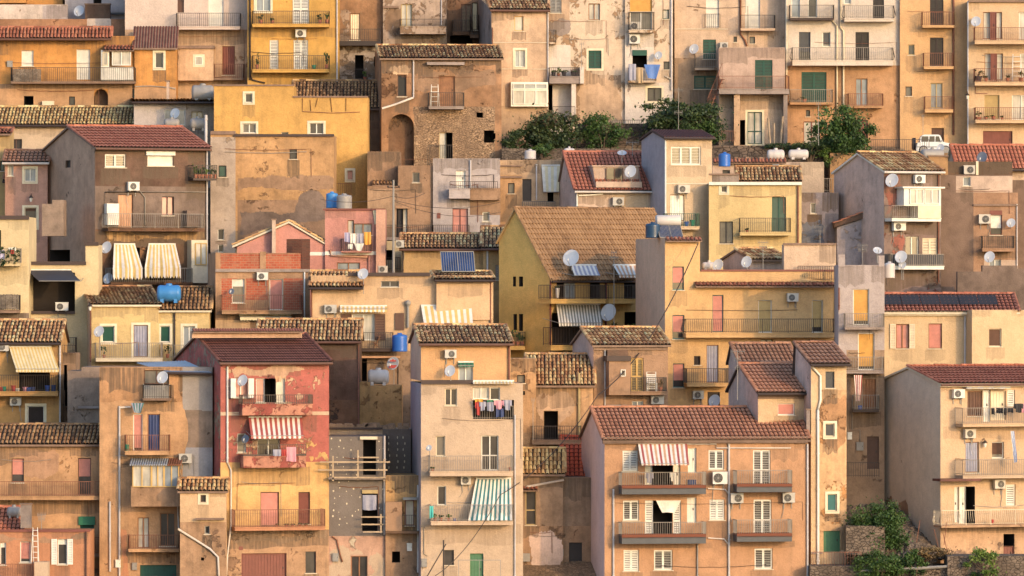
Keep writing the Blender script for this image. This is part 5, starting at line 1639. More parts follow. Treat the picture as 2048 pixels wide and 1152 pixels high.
house('twR', 'cream house with brown tiled wing roofs and grey side, right of centre', 303.8, 1516, 1640, 785, 'creamK', '''
K 1516 778 1641 797 .06 gybr cornice
R 1556 807 1590 830 pk 1 wh
''', side='gside', th=14, xs=1457, roof='g', yr=733, f=.6, tile='pinky', fascia='fascd', gut='gutd', oh=.35)
house('twB', 'rear brown tiled wing roof of the cream tower', 309.5, 1480, 1592, 726, 'gside', '', th=14, xs=1457, roof='g', yr=693, tile='brownreg', fascia='fascd', gut='gutd', oh=.2, f=.7)
house('towR', 'narrow cream tower with orange stains, green shutter and green garage door', 303.2, 1622, 1693, 728, 'creamK', '''
M 1640 780 1693 1100 stainy
R 1651 743 1669 776 dg 1 dg
R 1651 847 1669 873 dg 1 cr f
R 1655 988 1674 1022 tl 1 cr f
G 1647 1062 1681 1104 gnl
P 1636 820 1130 wh .07
Z wh .06 1623 732 1641 752 1641 800 1636 820
K 1622 1104 1645 1108 .1 greyS
''', side='gside', th=14, xs=1590, roof='g', yr=691, f=.95, tile='brownreg', fascia='fascd', gut='gutd', oh=.35)
house('bigB', 'large tan apartment house with grey blank side, balconies and white shutters', 300.9, 1209, 1616, 882, 'big', '''
K 1206 874 1616 886 .22 gybr cornice
S 1245 901 1276 942 wh
D 1290 928 1305 974 wh
O 1305 928 1346 975
D 1347 928 1361 974 wh
D 1376 896 1393 946 wh
S 1417 900 1448 939 wh x
S 1506 900 1541 972 wh x
K 1244 971 1412 977 1.03 oldr floor_tiles
B 1244 945 1412 976 988 b ig 1.0 dgs
K 1474 968 1584 974 1.03 oldr floor_tiles
B 1474 941 1584 973 984 b ig 1.0 dgs
S 1246 1001 1278 1041 wh x
S 1290 1001 1307 1074 wh
O 1307 1001 1345 1075
S 1346 1001 1362 1074 wh
D 1374 995 1393 1046 wh
S 1419 999 1449 1040 wh
S 1507 999 1543 1072 wh x
K 1244 1069 1412 1075 1.03 oldr floor_tiles
B 1244 1045 1412 1074 1087 b ig 1.0 dgs
K 1474 1067 1584 1073 1.03 oldr floor_tiles
B 1474 1040 1584 1072 1083 b ig 1.0 dgs
S 1247 1100 1278 1142 wh
S 1308 1100 1345 1140 wh x
S 1509 1097 1545 1138 wh x
P 1227 978 1160 gutw .05
P 1458 886 1160 gutw .055
P 1395 1088 1160 gy .035
P 1615 888 1160 gutw .05
Z gutw .035 1373 888 1433 888 1433 896 1582 896
Z gutw .04 1416 977 1450 979 1458 988
Z gutw .04 1416 1076 1448 1078 1458 1090
'''.replace('dgs', 'dg'), side='bigside', th=8, xs=1163, roof='g', yr=821, tile='pinky', fascia='gybr', gut=None, oh=.25, f=.5)
house('rightM', 'cream gabled house with grey blank side wall and balconies at the right', 306, 1881, 2130, 770, 'creamM', '''
M 1881 1051 2130 1200 baseM
C 1935 782 1965 832 bn
D 1966 780 1981 844 wh
D 1981 782 2012 840 cr
S 2015 780 2030 812 wh
K 1881 768 2130 772 .3 fascw cornice
B 1926 816 2130 846 852 b ig .95 creamM
C 1931 884 1958 945 c_gr
R 1984 884 2008 916 bn .8 wh
B 1926 920 2130 949 955 b ig .95 whitelow
D 1909 974 1918 1045 wh
D 1918 973 1933 1047 wh
O 1933 973 1950 1047
S 2012 969 2031 1011 wh
B 1883 1021 2130 1048 1052 p cr .95 baseM
O 2007 1068 2029 1092
D 2007 1092 2029 1126 rd
K 1881 958 1962 962 1.0 rust_roof canopy
''', side='greyM', th=20, xs=1757, roof='g', yr=738, f=.5, tile='red', fascia='fascw', gut='gutter', oh=.25)
# ================================================================= ground
def ground():
    m = MB(); ys = [-700, -300, -60, 0, 100, 200, 260, 285, 292, 294] + [294+2*i for i in range(1, 46)] + [390, 420, 480, 600, 900, 1500]
    xs = [-1500, -600, -200, -80] + [-60+3*i for i in range(41)] + [80, 200, 600, 1500]
    rr = random.Random(3); idx = {}
    for j, y in enumerate(ys):
        for i, x in enumerate(xs):
            z = ground_z(y)+(rr.random()-.5)*(.25 if 294 < y < 390 and abs(x) < 70 else 0)-2.6*max(0, min(1, (x-17.5)/3))*max(0, min(1, (317-y)/4)); idx[i, j] = len(m.v); m.v.append((x, y, z))
    for j in range(len(ys)-1):
        for i in range(len(xs)-1): m.f.append((idx[i, j], idx[i+1, j], idx[i+1, j+1], idx[i, j+1])); m.m.append(0); m.t.append(0.)
    stonemat('earth', (170, 130, 90), (105, 80, 55), 6.)
    o = m.build('hillside_ground', 'earth'); tag(o, kind='structure')
ground()


# pink gabled house: the gable end faces the camera
f = Frame(474, 331.4, 0, ground_z(331.4)-1); a, za = f.loc(652, 492); ap, zp = f.loc(578, 447); _, zl = f.loc(474, 494)
t = tag(f.empty('gable_house', 0, 0, 0), 'pink house with a broad low gable end behind the brick parapet', 'house', kind='thing'); m = MB()
m.prism([(0, 0), (a, 0), (a, za), (ap, zp), (0, zl)], 0, 6, 1); m.build('wall', 'rose', t)
m = MB(); m.prism([(-.25, zl-.05), (ap, zp+.02), (a+.05, za+.02), (a+.05, za+.12), (ap, zp+.13), (-.25, zl+.07)], -.15, 6, 1); o_ = m.build('roof', 'fascw', t)
for A0, B0, uy in ((Vector((-.25, -.1, zl+.09)), Vector((ap, -.1, zp+.15)), Vector((0, 1, 0))), (Vector((a+.05, -.1, za+.14)), Vector((ap, -.1, zp+.15)), Vector((0, 1, 0)))):
    m = MB(); d_ = (B0-A0); slope_tiles(m, A0, uy, d_.normalized(), 6, d_.length, 'old'); m.build('tile_covering', 'old', o_)
m = MB(); x0_, z0_ = f.loc(612, 504); x1_, z1_ = f.loc(652, 511); m.box(x0_, -.03, z1_, x1_, -.003, z0_); m.build('cornice', 'wh', t)
# patches of older plaster and stains
splat(H['rightM'], [(1771, 1003), (1775, 992), (1779, 996), (1783, 991), (1784, 1003), (1778, 1017), (1773, 1014)], 'brR', .15, side=True, seed=2)
splat(H['rightM'], [(1797, 1012), (1799, 1005), (1806, 1002), (1812, 1000), (1816, 1012), (1818, 1030), (1810, 1028), (1802, 1020)], 'brR', .15, side=True, seed=3)
splat(H['blank'], [(475, 356), (560, 352), (640, 350), (667, 356), (667, 376), (620, 380), (540, 376), (476, 384)], 'tanE', .12, seed=11)
splat(H['blank'], [(602, 388), (622, 378), (640, 384), (650, 400), (668, 398), (668, 440), (480, 470), (480, 424), (560, 430), (590, 424)], 'gylow', .1, seed=12)
False and splat(H['blank'], [(470, 276), (660, 275), (664, 284), (600, 286), (520, 282), (472, 288)], 'creamE', .15, seed=13)
splat(H['tanF'], [(199, 806), (240, 800), (300, 808), (364, 803), (366, 960), (340, 980), (240, 960), (205, 985)], 'tanG', .08, seed=14)
splat(H['tanF'], [(365, 735), (424, 735), (424, 822), (366, 818)], 'patchg', .01, off=.006, seed=15)
splat(H['tanF'], [(241, 1058), (252, 1060), (256, 1120), (262, 1165), (240, 1165)], 'salmon', .15, seed=16)
splat(H['tanG'], [(20, 905), (110, 895), (118, 925), (90, 960), (60, 955), (40, 935)], 'brR', .2, seed=17)
splat(H['salmon'], [(-20, 1066), (176, 1066), (174, 1078), (120, 1082), (60, 1076), (0, 1084)], 'brR', .15, seed=18)
splat(H['crA'], [(1152, 150), (1235, 160), (1242, 250), (1232, 262), (1155, 255)], 'tanB', .25, seed=19)
splat(H['crA'], [(1100, 44), (1140, 42), (1138, 66), (1104, 70)], 'greyS', .2, seed=20)
splat(H['dkB'], [(210, 462), (405, 460), (412, 482), (330, 478), (215, 484)], 'ochC', .1, seed=21)
splat(H['ruA'], [(682, 20), (700, 24), (724, 26), (724, 60), (682, 88)], 'stoneA', .2, seed=22)
splat(H['ruB'], [(800, 72), (838, 74), (876, 78), (876, 90), (840, 84), (812, 90)], 'gylow', .35, seed=23)
splat(H['ruinM'], [(775, 140), (800, 132), (822, 136), (820, 142), (790, 148)], 'creamE', .3, seed=24)
splat(H['ruinM'], [(828, 150), (988, 140), (990, 170), (830, 178)], 'tanE', .12, seed=25)
splat(H['insH'], [(660, 1110), (680, 1090), (720, 1100), (735, 1112), (700, 1150), (662, 1168)], 'whitelow', .3, seed=26)
splat(H['insH'], [(737, 1120), (755, 1105), (768, 1120), (768, 1165), (740, 1165)], 'whitelow', .3, seed=27)
splat(H['redH'], [(442, 1064), (520, 1062), (655, 1060), (655, 1080), (560, 1092), (470, 1086)], 'shadeh', .12, seed=28)
splat(H['smT'], [(1060, 1070), (1100, 1060), (1124, 1080), (1120, 1140), (1064, 1130)], 'gside', .25, seed=29)
splat(H['longC'], [(840, 600), (900, 584), (960, 574), (984, 572), (984, 640), (842, 640)], 'creamE', .04, seed=30) if False else None
splat(H['whB'], [(1252, 166), (1270, 168), (1258, 190)], 'greyS', .2, seed=31)
splat(H['gabG'], [(1769, 346), (1800, 346), (1806, 380), (1784, 420), (1770, 430)], 'redpatch', .2, seed=32)
splat(H['gabG'], [(1783, 476), (1806, 470), (1808, 505), (1784, 508)], 'redpatch', .25, seed=33)
splat(H['shed'], [(1604, 450), (1640, 440), (1650, 500), (1606, 500)], 'bluep', .2, seed=34)
splat(H['midT'], [(1064, 800), (1130, 782), (1150, 810), (1120, 850), (1080, 838)], 'creamP', .2, seed=35)
splat(H['towR'], [(1645, 800), (1690, 790), (1691, 860), (1676, 900), (1648, 880)], 'tanF', .2, seed=36)
# ================================================================= air conditioners
A = lambda k, x0, y0, x1, y1, lab, **kw: ac(H[k], x0, y0, x1, y1, lab, **kw)
A('yeA', 591, 59, 612, 74, 'between the two balconies of the tall yellow house')
A('whB', 1262, 44, 1281, 60, 'standing on the balcony under the orange blind', off=.4)
A('whB', 1259, 69, 1280, 87, 'fixed just below the balcony with the orange blind')
A('tnB', 1440, 85, 1456, 98, 'at the corner above the pinkish terrace house')
A('dkB', 257, 364, 279, 381, 'on the dark brown wall under the red roof')
A('towW', 1357, 370, 1380, 386, 'over the curtained door of the narrow tower house', fx=.35)
A('redR', 1226, 395, 1248, 411, 'on the pale wall below the red dormer roof')
A('gabG', 1831, 350, 1851, 366, 'under the eave of the grey gabled house', fx=.38)
A('gabG', 1788, 445, 1812, 461, 'below the white glazed veranda of the grey gabled house')
A('dkpar', 1928, 331, 1950, 348, 'against the dark brown parapet by the far right red roof')
A('brnR', 1958, 429, 1981, 447, 'left of the white blind on the brown house')
A('pinkT', 757, 532, 775, 545, 'at the foot of the pink tower house')
A('gold', 792, 481, 808, 495, 'beside the utility pole left of the golden house', off=.3)
A('creP', 111, 605, 136, 621, 'on the parapet of the open terrace with the black shade sail', off=.2)
A('brk', 514, 545, 536, 560, 'on the unfinished brick house above its balcony')
A('longC', 649, 610, 673, 626, 'left of the rolled yellow striped awning')
A('peT', 1575, 587, 1597, 603, 'high on the peach house between two tan roller doors')
A('peT', 1386, 782, 1408, 798, 'low on the peach house next to the big dish', fx=.42)
A('yeC', -6, 686, 17, 702, 'cut by the left edge beside the cream striped awning')
A('yeC', 20, 795, 42, 811, 'under the toy filled balcony at the left')
A('tanF', 358, 908, 383, 926, 'on the pale blue patch next to the wooden veranda')
A('tallT', 890, 700, 913, 716, 'on the peach top floor under the old tile roof')
A('tallC', 922, 952, 942, 969, 'left of the green striped curtain awning')
A('bath', 1303, 792, 1328, 808, 'under the balcony with the yellow louvred shutters')
A('bigB', 1426, 944, 1455, 968, 'right of the upper left balcony of the large tan apartment house', off=.2)
A('bigB', 1462, 987, 1487, 1006, 'beside the central drainpipe of the large tan apartment house')
A('bigB', 1566, 986, 1590, 1005, 'near the right edge of the large tan apartment house')
A('rightM', 1908, 779, 1930, 796, 'beside the top balcony of the cream gabled house')
A('rightM', 1931, 859, 1952, 876, 'between the upper balconies of the cream gabled house', fx=.45)
A('rightM', 1990, 960, 2011, 977, 'above the ground floor shutter of the cream gabled house')
# ================================================================= satellite dishes
Dh = lambda k, x, y, r, lab, **kw: dish(H[k], x, y, r, 'satellite dish '+lab, **kw)
Dh('terr2', 158, 22, 11, 'on a mast behind the brown parapet, top left', mast=16)
Dh('tnB', 1388, 98, 10, 'beside the dark green shutters, left of the small balcony')
Dh('whB', 1317, 111, 8, 'on the white wall right of the hanging blue cloth')
Dh('crB', 1952, 43, 10, 'on the top right cream house beside the white pipe')
Dh('whD', 350, 227, 10, 'in front of the white framed window of the pale grey house', mast=20, off=1.)
Dh('dkB', 213, 495, 11, 'upper one of two at the corner below the dark brown house')
Dh('dkB', 216, 557, 10, 'lower one of two at the corner below the dark brown house')
Dh('redR', 1261, 343, 12, 'large, in the dormer terrace of the red roof', off=1.2, mast=25)
Dh('gabG', 1784, 361, 12, 'large, on the red stained strip of the grey gabled house')
Dh('gabG', 1802, 514, 11, 'in front of the dark netted balcony', off=1.3, mast=45)
Dh('gabG', 1805, 530, 7, 'small, just under the one at the dark netted balcony', off=1.4, mast=30)
Dh('brnR', 2022, 446, 9, 'right of the white blind on the brown house')
Dh('brnR', 1979, 514, 11, 'large, on a pole before the brown house balcony', off=3.5, mast=40)
Dh('dkpar', 1964, 315, 11, 'grey, in front of the far right red roof', off=-.8, mast=16, col='dishd')
Dh('redFar', 1881, 296, 8, 'small, at the corner of the parked white car', off=.5, mast=22)
Dh('lavH', 1755, 501, 9, 'seen from the side above the lavender grey house', off=-2., mast=25, face=(.1, -.7, .75))
Dh('longC', 726, 548, 11, 'on a pole in front of the long cream house roof', off=.6, mast=40)
Dh('bigG', 1142, 516, 12, 'large, at the lower edge of the huge brown tiled roof', off=1.0, mast=25)
Dh('bigG', 1217, 625, 12, 'large, by the red pillar of the big yellow house', off=1.1)
Dh('peT', 1436, 530, 11, 'left one of two on the peach house terrace', off=-.8, mast=18)
Dh('peT', 1493, 524, 11, 'right one of two on the peach house terrace', off=-.6, mast=24)
Dh('peT', 1429, 802, 12, 'large, behind the ridge of the big tan apartment roof', off=1.5, mast=35)
Dh('brk', 463, 583, 6, 'tiny dark one beside the brick house window', col='dishd')
Dh('yelO', 198, 663, 11, 'on a mast beside the light green shutter', off=.9, mast=50)
Dh('longC', 786, 727, 13, 'printed with a red emblem, near the white horizontal tank', off=.9, mast=50)
Dh('tanF', 325, 755, 12, 'large, in front of the small top balcony under the sheet metal roof', off=1.1, mast=25)
Dh('redH', 485, 761, 11, 'before the open shutters on the crimson house', off=.6)
Dh('redH', 491, 878, 8, 'blue grey, beside the lower parapet balcony of the crimson house', off=.6, col='dishd')
Dh('tallT', 900, 742, 11, 'on the dark band of the cream tower house', off=.7, mast=20)
Dh('tallC', 858, 896, 6, 'tiny, at the left end of the cream tower balcony', off=.9, mast=25)
Dh('creT' if 'creT' in H else 'crT', 1551, 333, 8, 'small, on the flat red edged roof behind the lean-to tiles', off=.3, mast=8)
Dh('towW', 1244, 306, 9, 'half hidden behind the ridge of the red dormer roof', off=-3.5, mast=20, face=(0., -.5, .86))
# red print on the dish near the white tank
f = H['longC']; u, v = f.loc(786, 727, .95); m = MB(); m.box(-.17, -.03, .1, .17, -.01, .18); m.box(-.22, -.03, -.24, .22, -.01, -.08); m.box(-.05, -.03, .18, .05, -.01, .23)
for o_ in list(bpy.data.objects):
    if o_.get('label', '').startswith('satellite dish printed'): q = m.build('red_emblem', 'c_red', o_); q.location = (0, -.12, 0)
# ================================================================= tanks and solar collectors
tank(H['whD'], 383, 170, 428, 205, 'tankg', 'big grey horizontal tank with moulded feet on the pale grey house', 'h', off=-1.2)
tank(H['whD'], 328, 237, 359, 258, 'tankg', 'dull grey round tank under the dish by the white framed window', 'h', off=3.2)
tank(H['whD'], 380, 236, 413, 262, 'tankg', 'dull grey round tank behind the red roof ridge', 'h', off=3.0)
tank(H['pinkT'], 652, 385, 676, 416, 'tankb', 'light blue upright tank on the pink tower house', 'v', off=-1.6)
tank(H['pinkT'], 673, 389, 704, 418, 'tankg', 'grey upright tank on the pink tower house', 'v', off=-.7)
tank(H['yelO2'], 314, 570, 362, 606, 'tankb', 'light blue moulded tank standing on the dark tile roof', 'h', off=-.2)
tank(H['longC'], 784, 668, 815, 703, 'tankB', 'bright blue tank at the end of the cream house balcony', 'v', off=.9)
tank(H['ochB'], 735, 739, 778, 771, 'tankw', 'white horizontal tank with feet on the low ochre block', 'h', off=-.6)
tank(H['gpar'], 1437, 306, 1461, 333, 'tankB', 'blue drum tank on the grey parapet', 'v', off=-.5)
tank(H['crT'], 1534, 299, 1569, 322, 'tankw', 'pale pink tank on the flat red edged roof', 'h', off=-1)
tank(H['crT'], 1577, 299, 1617, 319, 'tankw', 'squat cream tank right of the pale pink one', 'h', off=-1)
tank(H['gabG'], 1843, 298, 1886, 321, 'tankg', 'grey tank behind the ridge of the grey gabled house', 'h', off=-4.5)
tank(H['lavH'], 1768, 525, 1790, 556, 'tankw', 'rusty upright tank beside the lavender grey house', 'v', off=-1)
tank(H['peT'], 1404, 524, 1432, 541, 'tankw', 'pale tank half hidden by a dish on the peach terrace', 'h', off=-1.8)
tank(H['salR'], 14, 1013, 42, 1036, 'tankg', 'grey tank behind the little red roof at the bottom left', 'h', off=-.8)
tank(H['peT'], 1291, 446, 1320, 476, 'tankd', 'dark blue round tank behind the solar collector', 'v', off=-1.6)
tank(H['terr2'], 1127-0, 0, 1128, 1, 'tankg', 'x', 'h') if False else None
tank(H['redR'], 1128, 296, 1149, 310, 'tankw', 'striped round tank behind the left end of the red dormer roof', 'h', off=-3.4)
tank(H['creE'], 1049, 300, 1072, 318, 'tankw', 'small cream tank on the flat roof under the bushes', 'v', off=-1.5)

def collector(fr, x0, y0, x1, y1, label, off=0., drum=None, lean=.9, n=12):
    a, z1 = fr.loc(x0, y0, off); b, z0 = fr.loc(x1, y1, off); w_, h_ = b-a, z1-z0
    t = tag(fr.empty('solar_collector', a, -off, z0), label, 'solar collector'); m = MB()
    P0 = lambda u, q, e=0.: (u+q*-.0, lean*q-e, h_*q)
    m.face([P0(0, 0), P0(w_, 0), P0(w_, 1), P0(0, 1)]); m.face([P0(0, 0, -.06), P0(w_, 0, -.06), P0(w_, 1, -.06), P0(0, 1, -.06)]); m.build('absorber_panel', 'pv', t)
    m = MB()
    for k in range(n+1): u = w_*k/n; m.tube([P0(u, 0, .02), P0(u, 1, .02)], .012 if k not in (0, n, n//2) else .025, 5)
    for q in (0, 1): m.tube([P0(0, q, .02), P0(w_, q, .02)], .025, 5)
    m.build('frame', 'gy', t)
    m = MB()
    for u in (.1, w_-.1): m.tube([P0(u, 1), (u, lean, 0), P0(u, 0)], .02, 5)
    m.build('stand', 'gy', t)
    if drum:
        m = MB(); r = .28; m.lathe([(0, -w_*.53), (r*.9, -w_*.53), (r, -w_*.5), (r, w_*.5), (r*.9, w_*.53), (0, w_*.53)], (w_/2, lean, h_+.18), 18, 0, 'x'); m.build('storage_drum', drum, t, True)
    return t
collector(H['solR'], 884, 503, 950, 543, 'pair of blue solar panels tilted on the dark flat roof', off=-1.2, n=14)
collector(H['peT'], 1320, 447, 1366, 475, 'tubular solar water heater with a cream drum on the peach house', off=-1., drum='tankw', n=18)
f = H['creJ']; arr = tag(f.empty('solar_array', 0, f.yR*.25, f.zt), 'long row of flat black solar panels on the smooth cream house roof', 'solar panels')
z0_, z1_ = f.zat(615, .3*f.yR+.0), f.zat(599, .85*f.yR)
for i in range(6):
    a0 = i*1.03; e = (f.zr-f.zt)/f.yR
    m = MB(); zz = lambda y: f.zt+e*y+.24
    y0, y1 = f.yR*.25, f.yR*.82; m.face([(0, 0, 0), (.99, 0, 0), (.99, y1-y0, zz(y1)-zz(y0)), (0, y1-y0, zz(y1)-zz(y0))]); m.face([(0, 0, -.05), (.99, 0, -.05), (.99, y1-y0, zz(y1)-zz(y0)-.05), (0, y1-y0, zz(y1)-zz(y0)-.05)])
    o_ = m.build('solar_panel', 'panel_bk'); o_.parent = arr; o_.location = (a0, 0, zz(y0)-f.zt)
# ================================================================= awnings
awning(H['bigB'], 1276, 887, 1374, 1283, 928, 1378, 1.5, 'aw_w', 'aw_r', 22, 'white awning with double red stripes on the large tan apartment house', val=3, c3='aw_o')
awning(H['redH'], 497, 834, 604, 502, 872, 607, 1.3, 'aw_r', 'aw_w', 21, 'red and white striped awning on the crimson house', val=6)
awning(H['bigG'], 1113, 609, 1200, 1118, 646, 1205, 1.3, 'aw_w', 'aw_g', 30, 'grey and white striped awning with scalloped edge on the big yellow house', val=7)
awning(H['bigG'], 1226, 530, 1290, 1238, 550, 1290, 1.1, 'aw_w', 'aw_o', 14, 'cream and orange striped awning at the roof edge of the big yellow house', val=6)
awning(H['bigG'], 1142, 530, 1192, 1149, 551, 1201, 1.1, 'aw_w', 'c_gr', 12, 'pale sagging canvas under the dish on the big yellow house', val=0)
awning(H['longC'], 842, 611, 943, 850, 658, 947, 1.4, 'aw_w', 'aw_y', 17, 'cream and yellow striped awning lowered on the long cream house', val=3)
awning(H['longC'], 680, 612, 774, 680, 618, 774, .5, 'aw_w', 'aw_y', 22, 'rolled up yellow striped awning with wavy fringe over brown shutters', val=7)
awning(H['yeC'], 18, 693, 103, 32, 738, 118, 1.5, 'aw_c', 'aw_y', 26, 'cream awning with fine yellow stripes at the left edge', val=7)
awning(H['brk'], 478, 629, 582, 480, 634, 583, .5, 'aw_c', 'aw_c', 20, 'rolled plain cream awning with scalloped fringe under the brick house', val=7)
awning(H['creE'], 1083, 331, 1120, 1087, 384, 1118, .35, 'aw_w', 'aw_c', 6, 'white sheet blind hanging steeply beside the red roof gable', val=0)
awning(H['rightM'], 1934, 771, 2022, 1933, 776, 2021, .5, 'aw_w', 'aw_c', 8, 'rolled white awning over the top balcony of the cream gabled house', val=2)
awning(H['tallC'], 946, 762, 1028, 946, 766, 1029, .4, 'aw_w', 'aw_y', 24, 'rolled yellow and white awning along the dark band', val=2)
awning(H['tallT'], 916, 724, 947, 916, 731, 948, .3, 'gn', 'c_gn', 8, 'small dark green rolled awning on the peach top floor', val=3)
awning(H['tallC'], 952, 957, 1022, 937, 1041, 1024, 1.05, 'aw_w', 'aw_t', 19, 'green and white striped curtain hanging over the cream tower balcony', val=0, wave=.07, group='striped curtains hanging over balconies', name='hanging_curtain')
awning(H['dkB'], 228, 488, 270, 225, 536, 286, 1.3, 'aw_w', 'aw_y', 13, 'left of two cream striped curtains under the dark brown house', val=24, wave=.11, group='striped curtains hanging over balconies', name='hanging_curtain')
awning(H['dkB'], 297, 488, 351, 291, 535, 363, 1.3, 'aw_w', 'aw_y', 17, 'wider right one of two cream striped curtains under the dark brown house', val=22, wave=.11, group='striped curtains hanging over balconies', name='hanging_curtain')
awning(H['creP'], 57, 540, 142, 78, 562, 162, 1.8, 'shade', 'shade', 8, 'black shade sail stretched over the cream terrace', val=0, group='shade cloths')
# small tilted sheet roof over the tan house
f = H['tanF']
m = MB(); a, za = f.loc(270, 723, -3); b, zb_ = f.loc(425, 741, .5)
t = tag(f.empty('sheet_roof', 0, 0, 0), 'wavy grey sheet metal roof over the patched tan house', 'sheet roof')
xl0, zz0 = f.loc(273, 726, -3.); xr0, zz1 = f.loc(372, 722, -3.); xl1, zz2 = f.loc(335, 744, .4); xr1, zz3 = f.loc(425, 746, .4)
N = 34
for i in range(N):
    s0, s1 = i/N, (i+1)/N; h0, h1 = .04*(i % 2), .04*((i+1) % 2)
    m.face([(xl1+(xr1-xl1)*s0, -.4, zz2+(zz3-zz2)*s0+h0), (xl1+(xr1-xl1)*s1, -.4, zz2+(zz3-zz2)*s1+h1), (xl0+(xr0-xl0)*s1, 3., zz0+(zz1-zz0)*s1+h1), (xl0+(xr0-xl0)*s0, 3., zz0+(zz1-zz0)*s0+h0)])
m.build('sheeting', 'metal_roof', t); m = MB(); m.tube([(xl1, -.42, zz2-.05), (xr1, -.42, zz3-.05)], .07, 8); m.build('gutter', 'gutd', t)
m = MB(); xv0, zv0 = f.loc(262, 932, 0); xv1, _ = f.loc(366, 932, 0); _, zf = f.loc(262, 930, 1.3); n = 22
for i in range(n): u = xv0+(xv1-xv0)*(i+.5)/n; m.tube([(u, -1.35, zf), (u, .0, zf+.28)], .05, 5, mi=0 if i < 16 else 1)
t = tag(f.empty('sheet_roof', 0, 0, 0), 'corrugated half rusty sheet roof over the wooden veranda', 'sheet roof'); m.build('sheeting', ['metal_roof', 'rs'], t)
# ================================================================= laundry
C_ = cloth
C_(H['whB'], 1257, 128, 1272, 160, .9, 'c_gr', 'striped grey towel hung left of the blue cloth', group='laundry on the white house balcony')
C_(H['whB'], 1273, 135, 1286, 166, .92, 'c_tan', 'mustard cloth between the grey towel and the blue cloth', group='laundry on the white house balcony')
C_(H['whB'], 1288, 129, 1321, 160, .95, 'c_blue', 'bright blue cloth bunched on the white house balcony', 'bunch', group='laundry on the white house balcony')
g_ = 'laundry on the pink tower balcony'
C_(H['pinkT'], 689, 465, 700, 484, .85, 'c_lil', 'faded pink towel at the left end of the pink tower line', group=g_)
C_(H['pinkT'], 701, 467, 713, 487, .85, 'wh', 'white towel second from the left on the pink tower line', group=g_)
C_(H['pinkT'], 714, 467, 727, 487, .85, 'c_gr', 'pale lilac towel next to the orange one', group=g_)
C_(H['pinkT'], 728, 464, 742, 489, .87, 'c_or', 'orange patterned towel on the pink tower line', group=g_)
C_(H['pinkT'], 696, 488, 706, 498, .9, 'wh', 'small white cloth on the lower pink tower line', group=g_)
C_(H['pinkT'], 708, 487, 728, 503, .9, 'wh', 'large white shirt drooping from the lower pink tower line', 'bunch', group=g_)
C_(H['pinkT'], 746, 421, 758, 452, .1, 'aw_c', 'yellowish cloth tied at the top corner of the pink tower', 'bunch')
g_ = 'laundry on the cream tower balcony'
C_(H['tallC'], 951, 800, 962, 830, .3, 'c_red', 'red shirt at the left end of the cream tower line', 'shirt', group=g_)
C_(H['tallC'], 959, 803, 972, 821, .33, 'c_gr', 'grey shirt beside the red one on the cream tower line', 'shirt', group=g_)
C_(H['tallC'], 974, 802, 987, 822, .3, 'c_gr', 'grey cloth with a green upper edge on the cream tower line', group=g_)
C_(H['tallC'], 974, 800, 987, 804, .36, 'c_gn', 'green strip of cloth on the cream tower line', group=g_)
C_(H['tallC'], 989, 801, 1007, 819, .33, 'c_pink', 'pink shirt with red sleeves in the middle of the cream tower line', 'shirt', group=g_)
C_(H['tallC'], 991, 817, 1009, 834, .3, 'c_navy', 'navy trousers below the pink shirt', 'trousers', group=g_)
C_(H['tallC'], 1007, 800, 1023, 820, .33, 'c_gr', 'pale grey shirt at the right end of the cream tower line', 'shirt', group=g_)
C_(H['tallC'], 950, 798, 966, 804, .4, 'c_or', 'orange patterned cloth folded over the line by the red shirt', group=g_)
C_(H['redH'], 573, 894, 592, 923, .95, 'c_pink', 'pink towel over the lower crimson house parapet', group='laundry on the crimson house')
C_(H['redH'], 546, 899, 562, 912, .93, 'c_gr', 'grey cloth left of the pink towel', group='laundry on the crimson house')
C_(H['redH'], 563, 899, 573, 913, .93, 'c_red', 'dark red cloth between the grey cloth and the pink towel', group='laundry on the crimson house')
C_(H['redH'], 549, 752, 566, 765, .4, 'aw_o', 'pinkish rag bunched at the open window of the crimson house', 'bunch', group='laundry on the crimson house')
C_(H['tanF'], 262, 806, 288, 828, .6, 'c_gr', 'tangled blue and white rag on the pipe of the tan house', 'bunch', c2='tl')
C_(H['tallC'], 859, 1012, 867, 1036, .98, 'c_teal', 'turquoise towel at the end of the lower cream tower balcony')
C_(H['lavH'], 1708, 750, 1725, 808, .7, 'wh', 'knotted curtain with red and white stripes beside the brown door', 'bunch', c2='c_red')
C_(H['creL'], 18, 495, 31, 507, 1.0, 'wh', 'white and red top hanging before the hedge balcony', 'shirt', group='laundry on the hedge balcony')
C_(H['creL'], -6, 500, 9, 518, 1.0, 'c_lil', 'white lilac cloth at the left end of the hedge balcony', group='laundry on the hedge balcony')
C_(H['creL'], 20, 500, 28, 508, 1.04, 'c_red', 'small red cloth over the white top', group='laundry on the hedge balcony')
g_ = 'dark laundry on the top right-hand balcony'
for i, (x0, x1, y1) in enumerate(((1982, 1989, 829), (1993, 2000, 826), (2001, 2006, 826), (2007, 2013, 830), (2015, 2026, 825))):
    C_(H['rightM'], x0, 816, x1, y1, 1.0, 'c_bk', ['black sock first from the left on the line of dark washing', 'black underwear second from the left on the line of dark washing', 'narrow black sock in the middle of the line of dark washing', 'longer black sock with a red tip on the line of dark washing', 'wide black cloth beside the big black shirt'][i], 'trousers' if i in (1, 3) else 'towel', group=g_)
C_(H['rightM'], 2028, 807, 2046, 825, 1.0, 'c_bk', 'big black shirt with a white circle on the dark washing line', 'shirt', group=g_)
C_(H['rightM'], 2044, 807, 2056, 826, 1.0, 'c_pink', 'pink cloth at the right end of the dark washing line', group=g_)
C_(H['rightM'], 2021, 862, 2028, 925, .95, 'wh', 'long twisted white and blue cloth hanging from the top balcony', 'towel', c2='c_blue', sk=1.)
